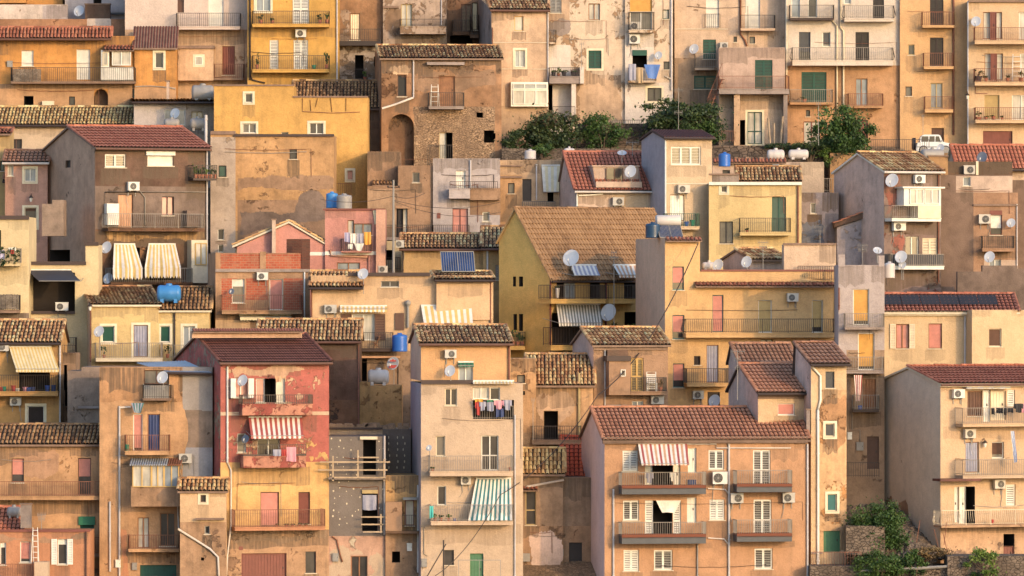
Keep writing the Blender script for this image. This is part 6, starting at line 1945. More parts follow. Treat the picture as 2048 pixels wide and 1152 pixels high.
C_(H['bigB'], 1292, 945, 1306, 966, .5, 'c_gr', 'grey shirt behind the railing under the red striped awning', 'shirt', group='clothes behind the railing')
C_(H['bigB'], 1340, 945, 1350, 962, .5, 'wh', 'white shirt behind the railing under the red striped awning', 'shirt', group='clothes behind the railing')
C_(H['bigB'], 1312, 1001, 1362, 1028, .1, 'wh', 'white drape slung diagonally over the middle balcony door', 'bunch', group='clothes behind the railing')
C_(H['insH'], 725, 990, 753, 1020, .06, 'c_gr', 'grey plastic sheet stapled over the lower raw opening', 'towel')

# ================================================================= potted plants
pl = pot
pl(H['yeA'], 522, 47, 9, 7, 'dry reddish plant at the left end of the upper yellow balcony', leaf='leaf_f', lh=13, off=.8)
pl(H['yeA'], 545, 47, 7, 6, 'tiny dark plant second on the upper yellow balcony', lh=6, off=.8)
pl(H['yeA'], 640, 47, 8, 7, 'leafy plant third on the upper yellow balcony', lh=15, off=.8, leaf='leaf_d')
pl(H['yeA'], 654, 47, 9, 8, 'tall plant at the right end of the upper yellow balcony', lh=14, off=.8, kind='spiky')
pl(H['yeA'], 514, 138, 8, 9, 'upright plant at the left end of the lower yellow balcony', lh=26, off=.8)
pl(H['yeA'], 653, 137, 8, 8, 'bushy green plant at the right end of the lower yellow balcony', lh=26, off=.8, n=420)
pl(H['yeA'], 628, 138, 9, 8, 'empty bright green planter on the lower yellow balcony', col='potg', lh=0, off=.8)
pl(H['ruA'], 730, 160, 8, 6, 'fern on the ledge of the peeling whitish floor', lh=15, leaf='leaf_l', off=.3)
pl(H['crA'], 1107, 152, 10, 8, 'black planter at the left of the concrete terrace', col='potk', lh=3, off=.9)
pl(H['crA'], 1117, 152, 8, 5, 'small yellowish bush between the black planters', lh=15, leaf='leaf_l', off=.9)
pl(H['crA'], 1128, 152, 10, 8, 'black planter in the middle of the concrete terrace', col='potk', lh=3, off=.9)
pl(H['crA'], 1147, 152, 10, 8, 'black planter at the right of the concrete terrace', col='potk', lh=2, off=.9)
pl(H['whC'], 1609, 204, 10, 6, 'red geranium pot behind the green shutter railing', lh=4, leaf='leaf_f', off=.6)
pl(H['crB'], 1957, 163, 15, 11, 'big black tub with a reddish plant on the middle cream balcony', col='potk', leaf='leaf_f', lh=14, off=.7)
pl(H['crB'], 1972, 163, 8, 7, 'small terracotta pot next to the black tub', lh=5, off=.7)
pl(H['crB'], 2015, 163, 9, 7, 'terracotta pot near the stepladder', lh=6, off=.7)
pl(H['crB'], 2042, 163, 11, 8, 'leafy pot right of the stepladder', lh=16, off=.7)
pl(H['crB'], 1957, 239, 12, 5, 'spreading plant at the left of the lowest cream balcony', lh=12, off=.7)
pl(H['crB'], 1972, 239, 8, 5, 'low terracotta bowl second on the lowest cream balcony', lh=2, off=.7)
pl(H['crB'], 1987, 239, 9, 7, 'terracotta bowl third on the lowest cream balcony', lh=1, off=.7)
pl(H['crB'], 2004, 239, 5, 4, 'tiny pot fourth on the lowest cream balcony', lh=3, off=.7)
for i, (x, lh_) in enumerate(((391, 26), (398, 16), (405, 18), (413, 14), (421, 16), (430, 12))):
    pl(H['dkB'], x, 357, 8, 8, ['tallest plant at the left of the small side balcony', 'fern second on the small side balcony', 'spiky plant third on the small side balcony', 'round plant fourth on the small side balcony', 'dark leafy plant fifth on the small side balcony', 'plant at the right end of the small side balcony'][i], lh=lh_, off=.65, leaf=['leaf_l', 'leaf_g', 'leaf_d'][i % 3], kind='bush' if i % 2 == 0 else 'spiky')
pl(H['towW'], 1373, 452, 10, 9, 'navy blue bin on the narrow tower balcony', col='potb', lh=0, off=.6)
pl(H['towW'], 1385, 452, 10, 12, 'green bin on the narrow tower balcony', col='potg', lh=0, off=.6)
pl(H['yelT'], 1494, 464, 6, 4, 'red flowered pot on the pale yellow balcony', leaf='leaf_f', lh=4, off=.6)
pl(H['yelO'], 208, 716, 8, 6, 'upright rubber plant on the railed yellow balcony', lh=20, off=.6)
pl(H['yelO2'], 335, 716, 8, 8, 'straggly dry plant left of the dark downpipe', lh=20, leaf='leaf_f', off=.5)
pl(H['bigG'], 1228, 664, 7, 6, 'tall cactus like plant on the lower loggia edge', lh=20, off=.4, kind='spiky')
pl(H['bigG'], 1245, 664, 7, 6, 'round plant on the lower loggia edge', lh=6, off=.4)
pl(H['bigG'], 1264, 664, 12, 6, 'wide pale green shrub on the lower loggia edge', lh=12, off=.4, leaf='leaf_l')
pl(H['tallC'], 865, 943, 6, 6, 'small plant at the left of the upper cream tower balcony', lh=4, off=.8)
pl(H['tallC'], 1020, 943, 6, 8, 'terracotta pot at the right of the upper cream tower balcony', lh=0, off=.8)
pl(H['tallC'], 870, 1042, 7, 6, 'leafy plant beside the turquoise towel', lh=10, off=.8, leaf='leaf_l')
pl(H['tallC'], 882, 1042, 7, 6, 'second plant on the lower cream tower balcony', lh=7, off=.8)
pl(H['tallC'], 897, 1042, 8, 6, 'third plant on the lower cream tower balcony', lh=7, off=.8, leaf='leaf_l')
pl(H['tallC'], 909, 1042, 6, 5, 'empty blue pot on the lower cream tower balcony', lh=0, col='potb', off=.8)
pl(H['tanF'], 254, 902, 8, 13, 'green plastic bin on the rusty wash line balcony', col='potg', lh=0, off=.7)
pl(H['tanF'], 262, 902, 5, 7, 'small yellow bucket beside the green bin', col='yf', lh=0, off=.7)
pl(H['bath'], 1321, 783, 9, 9, 'terracotta pot with a dry bush beside the white chair', leaf='dry', lh=18, off=.6)
for i, x in enumerate((553, 573, 585, 600, 612)): pl(H['redH'], x, 1053, 7, 4, ['low bowl under the pink door of the crimson house', 'second low bowl on the orange edged balcony', 'third low bowl on the orange edged balcony', 'bowl with a seedling before the brown door', 'last low bowl on the orange edged balcony'][i], lh=3 if i == 3 else 1, leaf='leaf_f', off=.7, n=60)
pl(H['bigB'], 1251, 945-2, 4, 4, 'hanging plant at the corner above the upper left railing', lh=4, off=.9, n=40) if False else None
pl(H['bigG'], 1115, 596, 8, 20, 'white bin with a red lid on the upper yellow loggia', col='potw', lh=5, leaf='leaf_f', off=.3)
pl(H['lavH'], 1720, 820, 9, 9, 'blue bucket under the knotted striped curtain', col='potb', lh=0, off=.6)
pl(H['rightM'], 1985, 1047, 8, 8, 'red crate like pot on the ground floor terrace', col='c_red', lh=0, off=.6)
for i, (x, c, h_) in enumerate(((3, 'c_red', 9), (8, 'potg', 10), (27, 'c_red', 12), (35, 'wh', 6), (50, 'c_pink', 9), (57, 'potb', 8), (66, 'c_navy', 9), (95, 'potb', 12), (107, 'c_navy', 13))):
    pl(H['yeC'], x, 783, 10, h_, ['red toy basket first on the toy filled balcony', 'green and white crate on the toy filled balcony', 'red bag on the toy filled balcony', 'small white bag on the toy filled balcony', 'magenta bag on the toy filled balcony', 'blue basin on the toy filled balcony', 'navy basin on the toy filled balcony', 'blue sack at the right of the toy filled balcony', 'dark blue sack at the end of the toy filled balcony'][i], col=c, lh=0, off=.7)
pl(H['bigG'], 1027, 690, 12, 9, 'wide terracotta planter with a green shrub at the side balcony', lh=26, off=.2, n=350) if False else None
# hedge on the left-hand balcony
f = H['creL']; m = MB(); a, z0_ = f.loc(-50, 530, .98); b, z1_ = f.loc(40, 496, .98)
for i in range(26): leaves(m, (a+(b-a)*(i+.5)/26, -1.02, z0_+(z1_-z0_)*(.15+.7*R())), .22, .08, .34, 70, .09, 4, .4)
t = tag(f.empty('hedge', 0, 0, 0), 'ivy hedge covering the railing of the cream house at the left edge', 'hedge'); m.build('foliage', 'leaf_d', t)
m = MB(); m.tube([(a, -.96, z0_), (b, -.96, z0_+.3)], .02, 5); m.build('stems', 'bark', t)
for k, x0, x1, y0, y1, lab in (('orA', 26, 82, 137, 164, 'mottled reed screen on the orange house railing'), ('creL', -40, 37, 588, 619, 'mottled reed screen on the lower left-edge balcony')):
    f = H[k]; a, v1 = f.loc(x0, y0, .99); b, v0 = f.loc(x1, y1, .99); m = MB(); n = int((b-a)/.045)
    for i in range(n): u = (b-a)*(i+.5)/n; m.box(u-.02, -.012+R()*.02, R()*.05, u+.018, .012+R()*.02, v1-v0-R()*.04)
    o_ = m.build('reed_screen', 'pebble'); o_.location = f.world(a, -1.0, v0); o_.rotation_euler = (0, 0, f.th); tag(o_, lab, 'screen')

# ================================================================= bushes, trees, fences and walls on the terrace street
def terrace(Y, x0, x1, ytop, ybot, mat, label, D=6, th=0.):
    return solid(Y, x0, ytop, x1, ybot, D, mat, 'retaining_wall', label, 'retaining wall', th)
terrace(350.5, 1004, 1335, 297, 420, 'stone_g', 'old grey stone retaining wall under the bushes', 4.5)
terrace(350.8, 1335, 1660, 291, 420, 'stone_d', 'dark retaining wall behind the tanks and flat roofs', 4)
terrace(350, 1660, 2120, 306, 420, 'ochre', 'plastered street wall below the parked car', 5)
solid(354, 1150, 247, 1300, 300, .3, 'stone_d', 'garden_wall', 'dark overgrown wall behind the flowering bush', 'wall')
bush(352, 1106, 268, 72, 54, 'big dark bougainvillea bush with reddish flowers', 'leaf_f', 8000, .18, 1.3, clumps=60, ybase=305)
bush(352.3, 1205, 262, 54, 42, 'loose green bush right of the bougainvillea', 'leaf_g', 4800, .14, 1., clumps=44, ybase=300)
bush(353, 1365, 240, 92, 50, 'broad dark green bush above the small sheet roof', 'leaf_d', 10000, .18, 1.4, clumps=70, ybase=290)
bush(352.4, 1400, 268, 60, 30, 'low green bush beside the metal stair', 'leaf_g', 5000, .14, 1., clumps=40, ybase=290)
bush(351.6, 1032, 280, 38, 30, 'small leafy shrub below the glazed veranda', 'leaf_d', 3200, .13, .8, clumps=20, ybase=302)
bush(350.2, 1085, 300, 34, 14, 'low creeping shrub on the old stone wall', 'leaf_g', 1300, .12, .6, clumps=22, ybase=318)
bush(350.8, 1693, 275, 66, 62, 'round orange tree with glossy dark leaves', 'leaf_g', 11000, .17, 1.5, clumps=80, name='tree', cat='tree', ybase=330, shell=.35)
bush(350.3, 1660, 312, 24, 24, 'bright green creeper below the round tree', 'leaf_l', 1500, .12, .5, clumps=20, ybase=345)
bush(350.4, 1620, 294, 58, 22, 'dark low shrubs behind the cream tanks', 'leaf_d', 2400, .13, .8, clumps=40, ybase=312)
bush(350.6, 1560, 292, 40, 8, 'thin weeds along the wall foot left of the round tree', 'leaf_d', 900, .12, .6, clumps=26, ybase=300)
fence(353.8, 1150, 240, 1305, 262, 'thin dark railing above the overgrown wall')
fence(350.3, 1742, 279, 1858, 305, 'dark street railing in front of the white car')
fence(349.8, 1604, 357, 1668, 384, 'pale railing behind the patchy blue grey house', 'ig')
fence(352.6, 1425, 262, 1470, 284, 'short rusty garden fence under the metal stair', 'rs')
f = Frame(1392, 354.2, 0, P_z(228, 354.2)); s__ = 354.2/F
t = tag(empty('metal_stair', f.world(0, 0, 0)), 'rusty open metal stair climbing to the terrace house', 'stair'); m = MB()
A0, A1 = Vector((.7, 0, 0)), Vector((1.55, 0, 2.05))
m.tube([A0, A1], .035, 5); m.tube([A0+Vector((0, .7, 0)), A1+Vector((0, .7, 0))], .035, 5)
for k in range(10): q = A0.lerp(A1, k/9); m.box(q.x-.12, 0, q.z-.015, q.x+.14, .7, q.z+.015)
m.build('steps', 'rs', t); m = MB(); U1 = Vector((0, 0, .95))
m.tube([A0+U1, A1+U1], .02, 5)
for k in range(12): q = A0.lerp(A1, k/11); m.tube([q, q+U1], .01, 4)
m.build('handrail', 'rs', t)
# fallen planks and frames by the porch
for i, (x0, x1, y0, y1) in enumerate(((1540, 1546, 236, 286), (1548, 1556, 246, 286), (1561, 1566, 232, 286))):
    f = Frame(x0, 353.2+.2*i, 0, P_z(y1, 353.2)); m = MB(); hh = (y1-y0)*.0294; m.tube([(0, 0, 0), (.12*i-.1, .3, hh)], .06, 4); o_ = m.build('plank', 'plank'); o_.location = f.world(0, 0, 0); tag(o_, ['short weathered plank leaning by the green glazed door', 'thick plank leaning second from the green glazed door', 'tall plank leaning against the porch column'][i], 'plank', 'planks leaning by the porch')

# ================================================================= white car
def car(Y, x0, x1, yb, yt, label):
    s_ = Y/F; L = (x1-x0)*s_*1.0; Hh = (yb-yt)*s_; t = tag(empty('parked_car', ((x0-CX)*s_, Y, ZC+(CY-yb)*s_)), label, 'car')
    prof = [(0, .28), (.0, .62), (.02, .95), (.09, 1.0), (.06, 1.02), (.12, 1.55), (.16, 1.72), (.22, 1.78), (.60, 1.78), (.66, 1.70), (.735, 1.12), (.80, 1.05), (.97, .95), (1.0, .80), (1.0, .40), (.97, .28)]
    k = Hh/1.78; P_ = [(a*L, b*k) for a, b in prof]; m = MB(); Wd = 1.7
    lo = [p for p in P_ if p[1] <= 1.13*k]; body = [P_[0], P_[1], P_[2], (.02*L, 1.03*k), (.74*L, 1.12*k), P_[11], P_[12], P_[13], P_[14], P_[15]]
    m.prism(body, 0, Wd, 1); m.prism([(.09*L, 1.0*k), (.12*L, 1.55*k), (.17*L, 1.73*k), (.22*L, 1.78*k), (.60*L, 1.78*k), (.655*L, 1.7*k), (.735*L, 1.08*k)], .1, Wd-.1, 1); m.build('body', 'carwhite', t)
    for w0, w1 in ((.135, .33), (.35, .50), (.52, .67)):
        m = MB(); tl = min(w1, .62) ; m.face([(w0*L, .088, 1.12*k), (w1*L, .088, 1.12*k), (tl*L, .088, 1.62*k), ((w0+.01)*L, .088, 1.62*k)]); m.build('window', 'g_dark', t)
    for q in (.19, .80):
        m = MB(); m.lathe([(0, -.02), (.2, -.02), (.34, .02), (.37, .06), (.37, .2), (0, .22)], (q*L, 0, .36*k), 20, 0, 'y'); w_ = m.build('wheel', 'potk', t)
        m = MB(); m.lathe([(0, -.03), (.1, -.035), (.2, -.03), (.21, -.02)], (q*L, 0, .36*k), 14, 0, 'y'); m.build('rim', 'gy', w_)
    m = MB(); m.lathe([(0, -.2), (.34, -.2), (.36, -.1), (.36, 0), (0, 0)], (0, Wd/2, .95*k), 16, 0, 'x'); m.build('spare_wheel', 'potk', t)
    m = MB(); m.box(.0, -.01, .62*k, L, .005, .68*k); m.build('side_trim', 'dg', t)
    m = MB(); m.box(L-.02, .1, .75*k, L+.01, .35, .92*k); m.build('headlight', 'g_sky', t); m = MB(); m.box(.68*L, -.12, 1.1*k, .70*L, 0, 1.26*k); m.build('mirror', 'potk', t)
paint('carwhite', (235, 225, 210), .3, .08, spec=.6)
car(352.5, 1833, 1906, 308, 269, 'white off-road car with a spare wheel parked on the upper street')

# ================================================================= bottom right slope
solid(302.3, 1692, 1052, 1770, 1110, 1.2, 'stone_g', 'dry_stone_wall', 'low dry stone wall under the overgrown bank', 'wall')
solid(301.2, 1620, 1132, 1930, 1190, 3, 'stone_g', 'garden_wall', 'long low stone wall along the bottom right edge', 'wall')
solid(300.8, 1895, 1112, 2130, 1190, 2.5, 'stone_g', 'garden_wall', 'stone wall below the plastered base of the cream gabled house', 'wall')
def bank():
    m = MB(); rr = random.Random(5); NX, NY = 34, 16; s_ = 303/F; g = {}
    for j in range(NY+1):
        for i in range(NX+1):
            px = 1690+i*6.2; q = j/NY; Y = 302.4+q*8; ed = 1010+ (max(0, px-1790))*.75
            py = 1120*(1-q)+ed*q-18*math.sin(q*3.1)*(1-abs(px-1770)/110)
            s2 = Y/F; g[i, j] = len(m.v); m.v.append(((px-CX)*s2+rr.uniform(-.05, .05), Y, ZC+(CY-py)*s2+rr.uniform(-.12, .12)))
    for j in range(NY):
        for i in range(NX): m.f.append((g[i, j], g[i+1, j], g[i+1, j+1], g[i, j+1])); m.m.append(0); m.t.append(0.)
    tag(m.build('rubble_bank', 'stone_g'), kind='structure')
bank()
bush(303.2, 1756, 1062, 62, 66, 'bright green bush in the middle of the stony bank', 'leaf_g', 11000, .13, 1.1, clumps=60, ybase=1112)
bush(303.9, 1722, 1045, 44, 26, 'grassy green clump behind the bright bush', 'leaf_g', 1500, .1, .7, clumps=26, ybase=1062)
bush(304.8, 1786, 1034, 36, 22, 'low green weeds on top of the bank by the grey wall', 'leaf_g', 1300, .1, .6, clumps=20, ybase=1050)
bush(301.0, 1762, 1130, 58, 42, 'round olive green shrub at the bottom edge', 'leaf_g', 7000, .12, .7, clumps=40, ybase=1152)
bush(301.0, 1830, 1126, 28, 28, 'small leafy shrub right of the round olive green one', 'leaf_g', 2600, .11, .5, clumps=20, ybase=1150)
bush(300.4, 1968, 1128, 44, 34, 'straggly fig bush with bright leaves by the plastered base', 'leaf_l', 1500, .14, .5, clumps=14, ybase=1165, shell=.7)
bush(302.4, 1860, 1106, 46, 14, 'dry brown grass on the bank', 'dry', 1600, .12, .5, clumps=40, ybase=1120)
bush(302.2, 1715, 1122, 24, 10, 'dry brown weeds below the railing', 'dry', 800, .1, .4, clumps=18, ybase=1132)
fence(302.0, 1626, 1104, 1722, 1134, 'rusty railing before the green garage door', 'rs')
wr = P(1720, 1142, 300.9); wq = P(1922, 1131, 300.9)
wire(wr, wq, .02, .07, 'long grey drain pipe along the bottom stone wall', 'pipe', None, 'gy', 'pipe')
for i, (x0, y0, x1, y1) in enumerate(((1833, 1085, 1840, 1040), (1878, 1100, 1868, 1058), (1898, 1118, 1886, 1066), (1888, 1090, 1893, 1045))):
    wire(P(x0, y0, 303), P(x1, y1, 303), 0, .02, ['rusty stake at the left of the bank', 'leaning rusty stake second on the bank', 'tallest leaning stake on the bank', 'upright stake beside the grey wall corner'][i], 'stake', 'rusty stakes on the bank', 'rs', 'stake')

# thin cables clipped along the fronts
rr = random.Random(21)
for k in ('orA', 'whA', 'yeA', 'tnB', 'whC', 'peA', 'crB', 'ruinM', 'blank', 'blockB', 'gwB', 'yelT', 'brnR', 'longC', 'tanF', 'tanG', 'redH', 'insH', 'tallC', 'midT', 'peT', 'creJ', 'bigB', 'rightM', 'yelO', 'yeC', 'crA', 'whB', 'lavH', 'smT'):
    f = H[k]; W_ = f.W
    for q in range(2):
        zt_ = f.zt-rr.uniform(.6, 6.5); u0, u1 = W_*rr.uniform(.02, .3), W_*rr.uniform(.55, .98); sg = rr.uniform(.02, .12); m = MB()
        pts = [(u0+(u1-u0)*i/14, -.03, zt_-sg*4*(i/14)*(1-i/14)+rr.uniform(-.015, .015)) for i in range(15)]
        if rr.random() < .6: pts.append((u1+.02, -.03, zt_-rr.uniform(.6, 2.4)))
        m.tube(pts, rr.choice((.009, .012, .016)), 5); m.build('cable', rr.choice(('ir', 'gy', 'rs')), f.root)
# ================================================================= poles, aerials, wires, lamps, boxes
t = tag(empty('utility_pole', P(787, 545, 329.5)), 'thin steel utility pole with cross wires in front of the shaded houses', 'utility pole'); s_ = 329.5/F; hh = 185*s_; m = MB()
m.tube([(0, 0, -3), (0, 0, hh)], [.09, .05], 8); m.build('pole', 'gy', t); m = MB(); m.tube([(-.35, 0, hh-.4), (.35, 0, hh-.4)], .03, 5)
for u in (-.3, .3): m.lathe([(.03, 0), (.05, .05), (.03, .1)], (u, 0, hh-.4), 8)
m.build('crossarm', 'ir', t)
wire(P(787, 392, 329.5), P(640, 398, 329.6), .25, .014, 'wire running left from the utility pole', group='overhead wires')
wire(P(787, 392, 329.5), P(850, 386, 342.), .2, .014, 'wire running right to the shaded houses', group='overhead wires')
wire(P(787, 402, 329.5), P(1002, 424, 343.), .5, .014, 'long wire sagging to the pale grey house', group='overhead wires')
wire(P(787, 400, 329.5), P(1000, 404, 342.8), .4, .014, 'upper wire stretched toward the cream lattice door house', group='overhead wires')
wire(P(1396, 487, 316.5), P(1196, 790, 309), 1.1, .03, 'thick black cable sagging from the peach house to the tan roofs', group='overhead wires')
wire(P(1196, 790, 309), P(1000, 990, 300), .6, .022, 'black cable running down past the cream tower', group='overhead wires')
wire(P(1000, 990, 300), P(870, 1152, 298.5), .5, .022, 'black cable at the bottom over the cream tower wall', group='overhead wires')
wire(P(887, 1080, 299), P(887, 1165, 299), 0, .04, 'dark iron post in front of the cream tower wall', 'post', None, 'ir', 'post')
wire(P(892, 1088, 299), P(850, 1160, 299), 0, .03, 'leaning iron brace crossing the dark post', 'brace', None, 'ir', 'post')
fence(299.2, 917, 1120, 1001, 1165, 'light wire fence at the bottom of the cream tower', 'gy', step=.9)
antenna(339, 1835, 480, 550, 'x') if False else None
for a_ in ((300.6, 83, 1030, 1070, 'tv aerial above the small salmon house', ((0, 8, 3), (8, 6, 3))), (337, 1640, 452, 490, 'tv aerial before the black wall patch', ((2, 12, 4), (10, 10, 3))), (317, 1526, 485, 540, 'tv aerial behind the right dish of the peach terrace', ((0, 10, 3), (8, 7, 3))),
           (303.9, 1475, 700, 800, 'tv aerial on the grey side of the brown tiled wing', ((3, 14, 4), (18, 6, 2), (35, 5, 2))), (351, 1357, 175, 264, 'tall tv aerial before the broad dark bush', ((5, 9, 4), (50, 8, 3))), (351.5, 1163, 88, 140, 'lamp like aerial in front of the peeling cream house', ((0, 4, 1),)),
           (322.2, 1228, 505, 660, 'long thin aerial pole by the loggias', ((0, 5, 2), (10, 8, 3))), (342, 1637, 205, 290, 'thin aerial before the green shuttered balcony', ((2, 4, 1),)), (343, 1265, 285, 312, 'aerial on the ridge of the red dormer roof', ((0, 12, 4),)),
           (327, 728, 560, 600, 'short aerial pole beside the long cream roof dish', ((0, 3, 1),)), (336, 1725, 490, 530, 'pale aerial above the lavender grey house', ((2, 10, 5), (10, 8, 4))), (351, 1846, 232, 270, 'thin aerial behind the white car', ((0, 2, 1),)),
           (306, 1066, 800, 880, 'grey vent pipe aerial beside the dark doorway', ((0, 3, 1),)), (352, 1005+700, 0, 1, 'x', ()))[:-1]: antenna(*a_[:5], arms=a_[5])
ladder(H['ruinM'], 863, 169, 876, 213, 'tall pale stepladder on the ruined house balcony', .5)
ladder(H['crB'], 2026, 108, 2041, 162, 'white stepladder on the middle cream balcony', .5)
fr_ = Frame(68, 300.2, 0, P_z(1128, 300.2)); ladder(fr_, 66, 1055, 75, 1126, 'thin white ladder against the small salmon house', .1)
lamp(H['tanB'] if 'tanB' in H else H['pinkL'], 62, 395, 'glass street lamp hanging on the shaded pink house', cat='street lamp')
lamp(H['crB'], 1935, 190, 'black lantern lamp on the white pipe corner', arm=.3)
lamp(H['whA'], 352, 128, 'small street lamp left of the protruding cream box', arm=1.2)
lamp(H['rightM'], 1970, 885, 'black lantern beside the striped curtained door', arm=.25)
lamp(H['yelO'], 180, 612, 'small dark lamp under the yellow house eave', arm=.3)
for k, x0, y0, x1, y1, lab, c in (('insH', 665, 1107, 677, 1123, 'grey meter box at the left of the peeling pink wall', 'gy'), ('stoH', 814, 1087, 824, 1102, 'white meter box on the small stone house', 'wh'), ('tallC', 843, 1118, 854, 1134, 'grey meter box at the corner of the cream tower', 'gy'),
   ('tanF', 231, 1120, 241, 1135, 'white meter box beside the long drainpipe', 'wh'), ('tanF', 264, 1126, 274, 1140, 'grey meter box left of the green garage door', 'gy'), ('orA', 14, 122, 25, 134, 'blue grey meter box beside the reed screen', 'gy'), ('lavH', 1713, 885, 1727, 901, 'grey meter box on the shaded wall below the curtain balcony', 'gy'),
   ('lavH', 1695, 865, 1704, 879, 'small white meter box at the left shaded corner', 'wh'), ('bigB', 1377, 960, 1392, 971, 'navy crate like box behind the upper railing', 'c_navy')):
    meter(H[k], x0, y0, x1, y1, lab, c)
# scaffold planks on the insulated house
f = H['insH']
for i, (x0, y0, x1, y1) in enumerate(((640, 924, 780, 924), (636, 940, 775, 939), (668, 955, 772, 955), (722, 1034, 770, 1034), (722, 1049, 770, 1048), (726, 1064, 765, 1064), (719, 915, 758, 915))):
    a, va = f.loc(x0, y0, .55); b, vb = f.loc(x1, y1, .55); m = MB(); m.box(0, -.03, -.035, b-a, .03, .035); o_ = m.build('scaffold_plank', 'plank'); o_.location = f.world(a, -.55+.02*i, va); o_.rotation_euler = (0, 0, f.th)
    tag(o_, ['topmost long scaffold plank across the insulated house', 'second long scaffold plank across the insulated house', 'grey plank lying on the ledge of the insulated house', 'upper short plank across the lower raw opening', 'middle short plank across the lower raw opening', 'lowest short plank across the lower raw opening', 'short board across the upper raw opening'][i], 'plank', 'scaffold planks on the insulated house')
for i, (x, y0, y1) in enumerate(((666, 912, 962), (716, 900, 960), (762, 1028, 1066), (768, 918, 962))):
    a, va = f.loc(x, y0, .5); _, vb = f.loc(x, y1, .5); m = MB(); m.box(-.035, -.03, vb-va, .035, .03, 0); o_ = m.build('scaffold_post', 'plank'); o_.location = f.world(a, -.47, va)
    tag(o_, ['pale upright post at the left end of the long planks', 'thin upright post left of the upper raw opening', 'upright post beside the lower short planks', 'upright post at the right end of the long planks'][i], 'post', 'scaffold posts on the insulated house')
m = MB(); rr = random.Random(9)
for (X0, X1, Y0, Y1, cx_, ry_) in ((664, 718, 880, 950, 13, 17), (668, 722, 965, 1062, 13, 14), (757, 768, 880, 1060, 10, 20)):
    y = Y0
    while y < Y1:
        x = X0
        while x < X1:
            if rr.random() < .6:
                a, v = f.loc(x+rr.uniform(-4, 4), y+rr.uniform(-4, 4), .0); r_ = rr.uniform(.02, .05); n = 7
                m.face([(a+r_*rr.uniform(.7, 1.2)*math.cos(6.28*k/n), -.012, v+r_*rr.uniform(.8, 1.5)*math.sin(6.28*k/n)) for k in range(n)])
            x += cx_
        y += ry_
m.build('plaster_dabs', 'cr', f.root)
m = MB(); f2 = H['creTop']
for x in (778, 795, 808):
    for y in range(875, 945, 12):
        a, v = f2.loc(x+rr.uniform(-2, 2), y, .0); r_ = .05; m.face([(a+r_*.6*math.cos(6.28*k/6), -.012, v+r_*1.5*math.sin(6.28*k/6)) for k in range(6)])
m.build('plaster_dabs', 'cr', f2.root)
def rubble(fr, x0, x1, yb, label, n=46, hmax=12, off=-.4):
    m = MB(); rr = random.Random(int(x0)); t = tag(empty('rubble', fr.world(0, 0, 0), fr.th), label, 'rubble', kind='stuff')
    for i in range(n):
        a, v = fr.loc(rr.uniform(x0, x1), yb, off); s_ = rr.uniform(.05, .18); h_ = rr.uniform(.03, hmax*.02); m.box(a-s_, -off-.2+rr.uniform(-.2, .2), v-.05, a+s_*.7, -off+rr.uniform(.05, .3), v+h_)
    m.build('rubble', ['rubble'], t)
rubble(H['creTop'], 660, 815, 856, 'loose rubble and broken tiles on the parapet roof', 90, 14)
rubble(H['crT'], 1470, 1530, 322, 'clutter of boards on the flat red edged roof', 26, 12)
# chimneys and stacks
for x0, y0, x1, y1, Y, mat, lab in ((41, 1010, 62, 1056, 301.3, 'greyS', 'grey rendered chimney by the red roof corner at the bottom left'), (1857, 313, 1896, 350, 340, 'ochre', 'square rendered chimney beside the grey gabled roof'), (544, 440, 551, 506, 330.8, 'creamF', 'slim pale flue standing before the pink gable'),
    (333, 163, 338, 198, 352.5, 'creamF', 'thin pale flue above the pale grey house'), (1613, 820, 1620, 870, 303.1, 'greyS', 'slim grey flue rising behind the big pinkish roof'), (170, 9, 220, 38, 363.2, 'dbrown', 'dark brown stained box on the whitewashed block, top left'), (848, 664, 858, 672, 303.5, 'brick_dk', 'small dark chimney pot on the peach top storey roof')):
    f = solid(Y, x0, y0, x1, y1, .6, mat, 'chimney_stack', lab, 'chimney', cap='fasc')
m = MB(); f = H['longC']; a, v0_ = f.loc(816, 655, .15); _, v1_ = f.loc(816, 600, .15); m.tube([(0, 0, 0), (0, 0, v1_-v0_-.35)], .07, 8); m.lathe([(.07, v1_-v0_-.35), (.16, v1_-v0_-.2), (.16, v1_-v0_-.1), (.05, v1_-v0_), (0, v1_-v0_)], (0, 0, 0), 10)
o_ = m.build('flue_pipe', 'gy'); o_.location = f.world(a, -.15, v0_); tag(o_, 'grey metal flue pipe with a cowl right of the brown wall cabinet', 'flue')
# white plastic chair
f = H['bath']; a, v1_ = f.loc(1294, 744, .4); b, v0_ = f.loc(1312, 783, .4); t = thing(f, 'garden_chair', 'folded white plastic garden chair beside the yellow shutters', 'chair', a, -.4, v0_); w_, h_ = b-a, v1_-v0_
m = MB(); m.tube([(0, 0, 0), (0, .1, h_), (w_, .1, h_), (w_, 0, 0)], .03, 6)
for k in range(8): z = h_*(.15+.1*k); m.box(.02, .01+.01*k, z-.03, w_-.02, .03+.01*k, z+.03)
m.build('backrest', 'wh', t); m = MB(); m.box(0, -.3, h_*.42, w_, .02, h_*.45); m.build('seat', 'wh', t)
for u in (.02, w_-.02): m = MB(); m.tube([(u, -.3, h_*.43), (u, -.32, 0)], .022, 5); m.build('leg', 'wh', t)
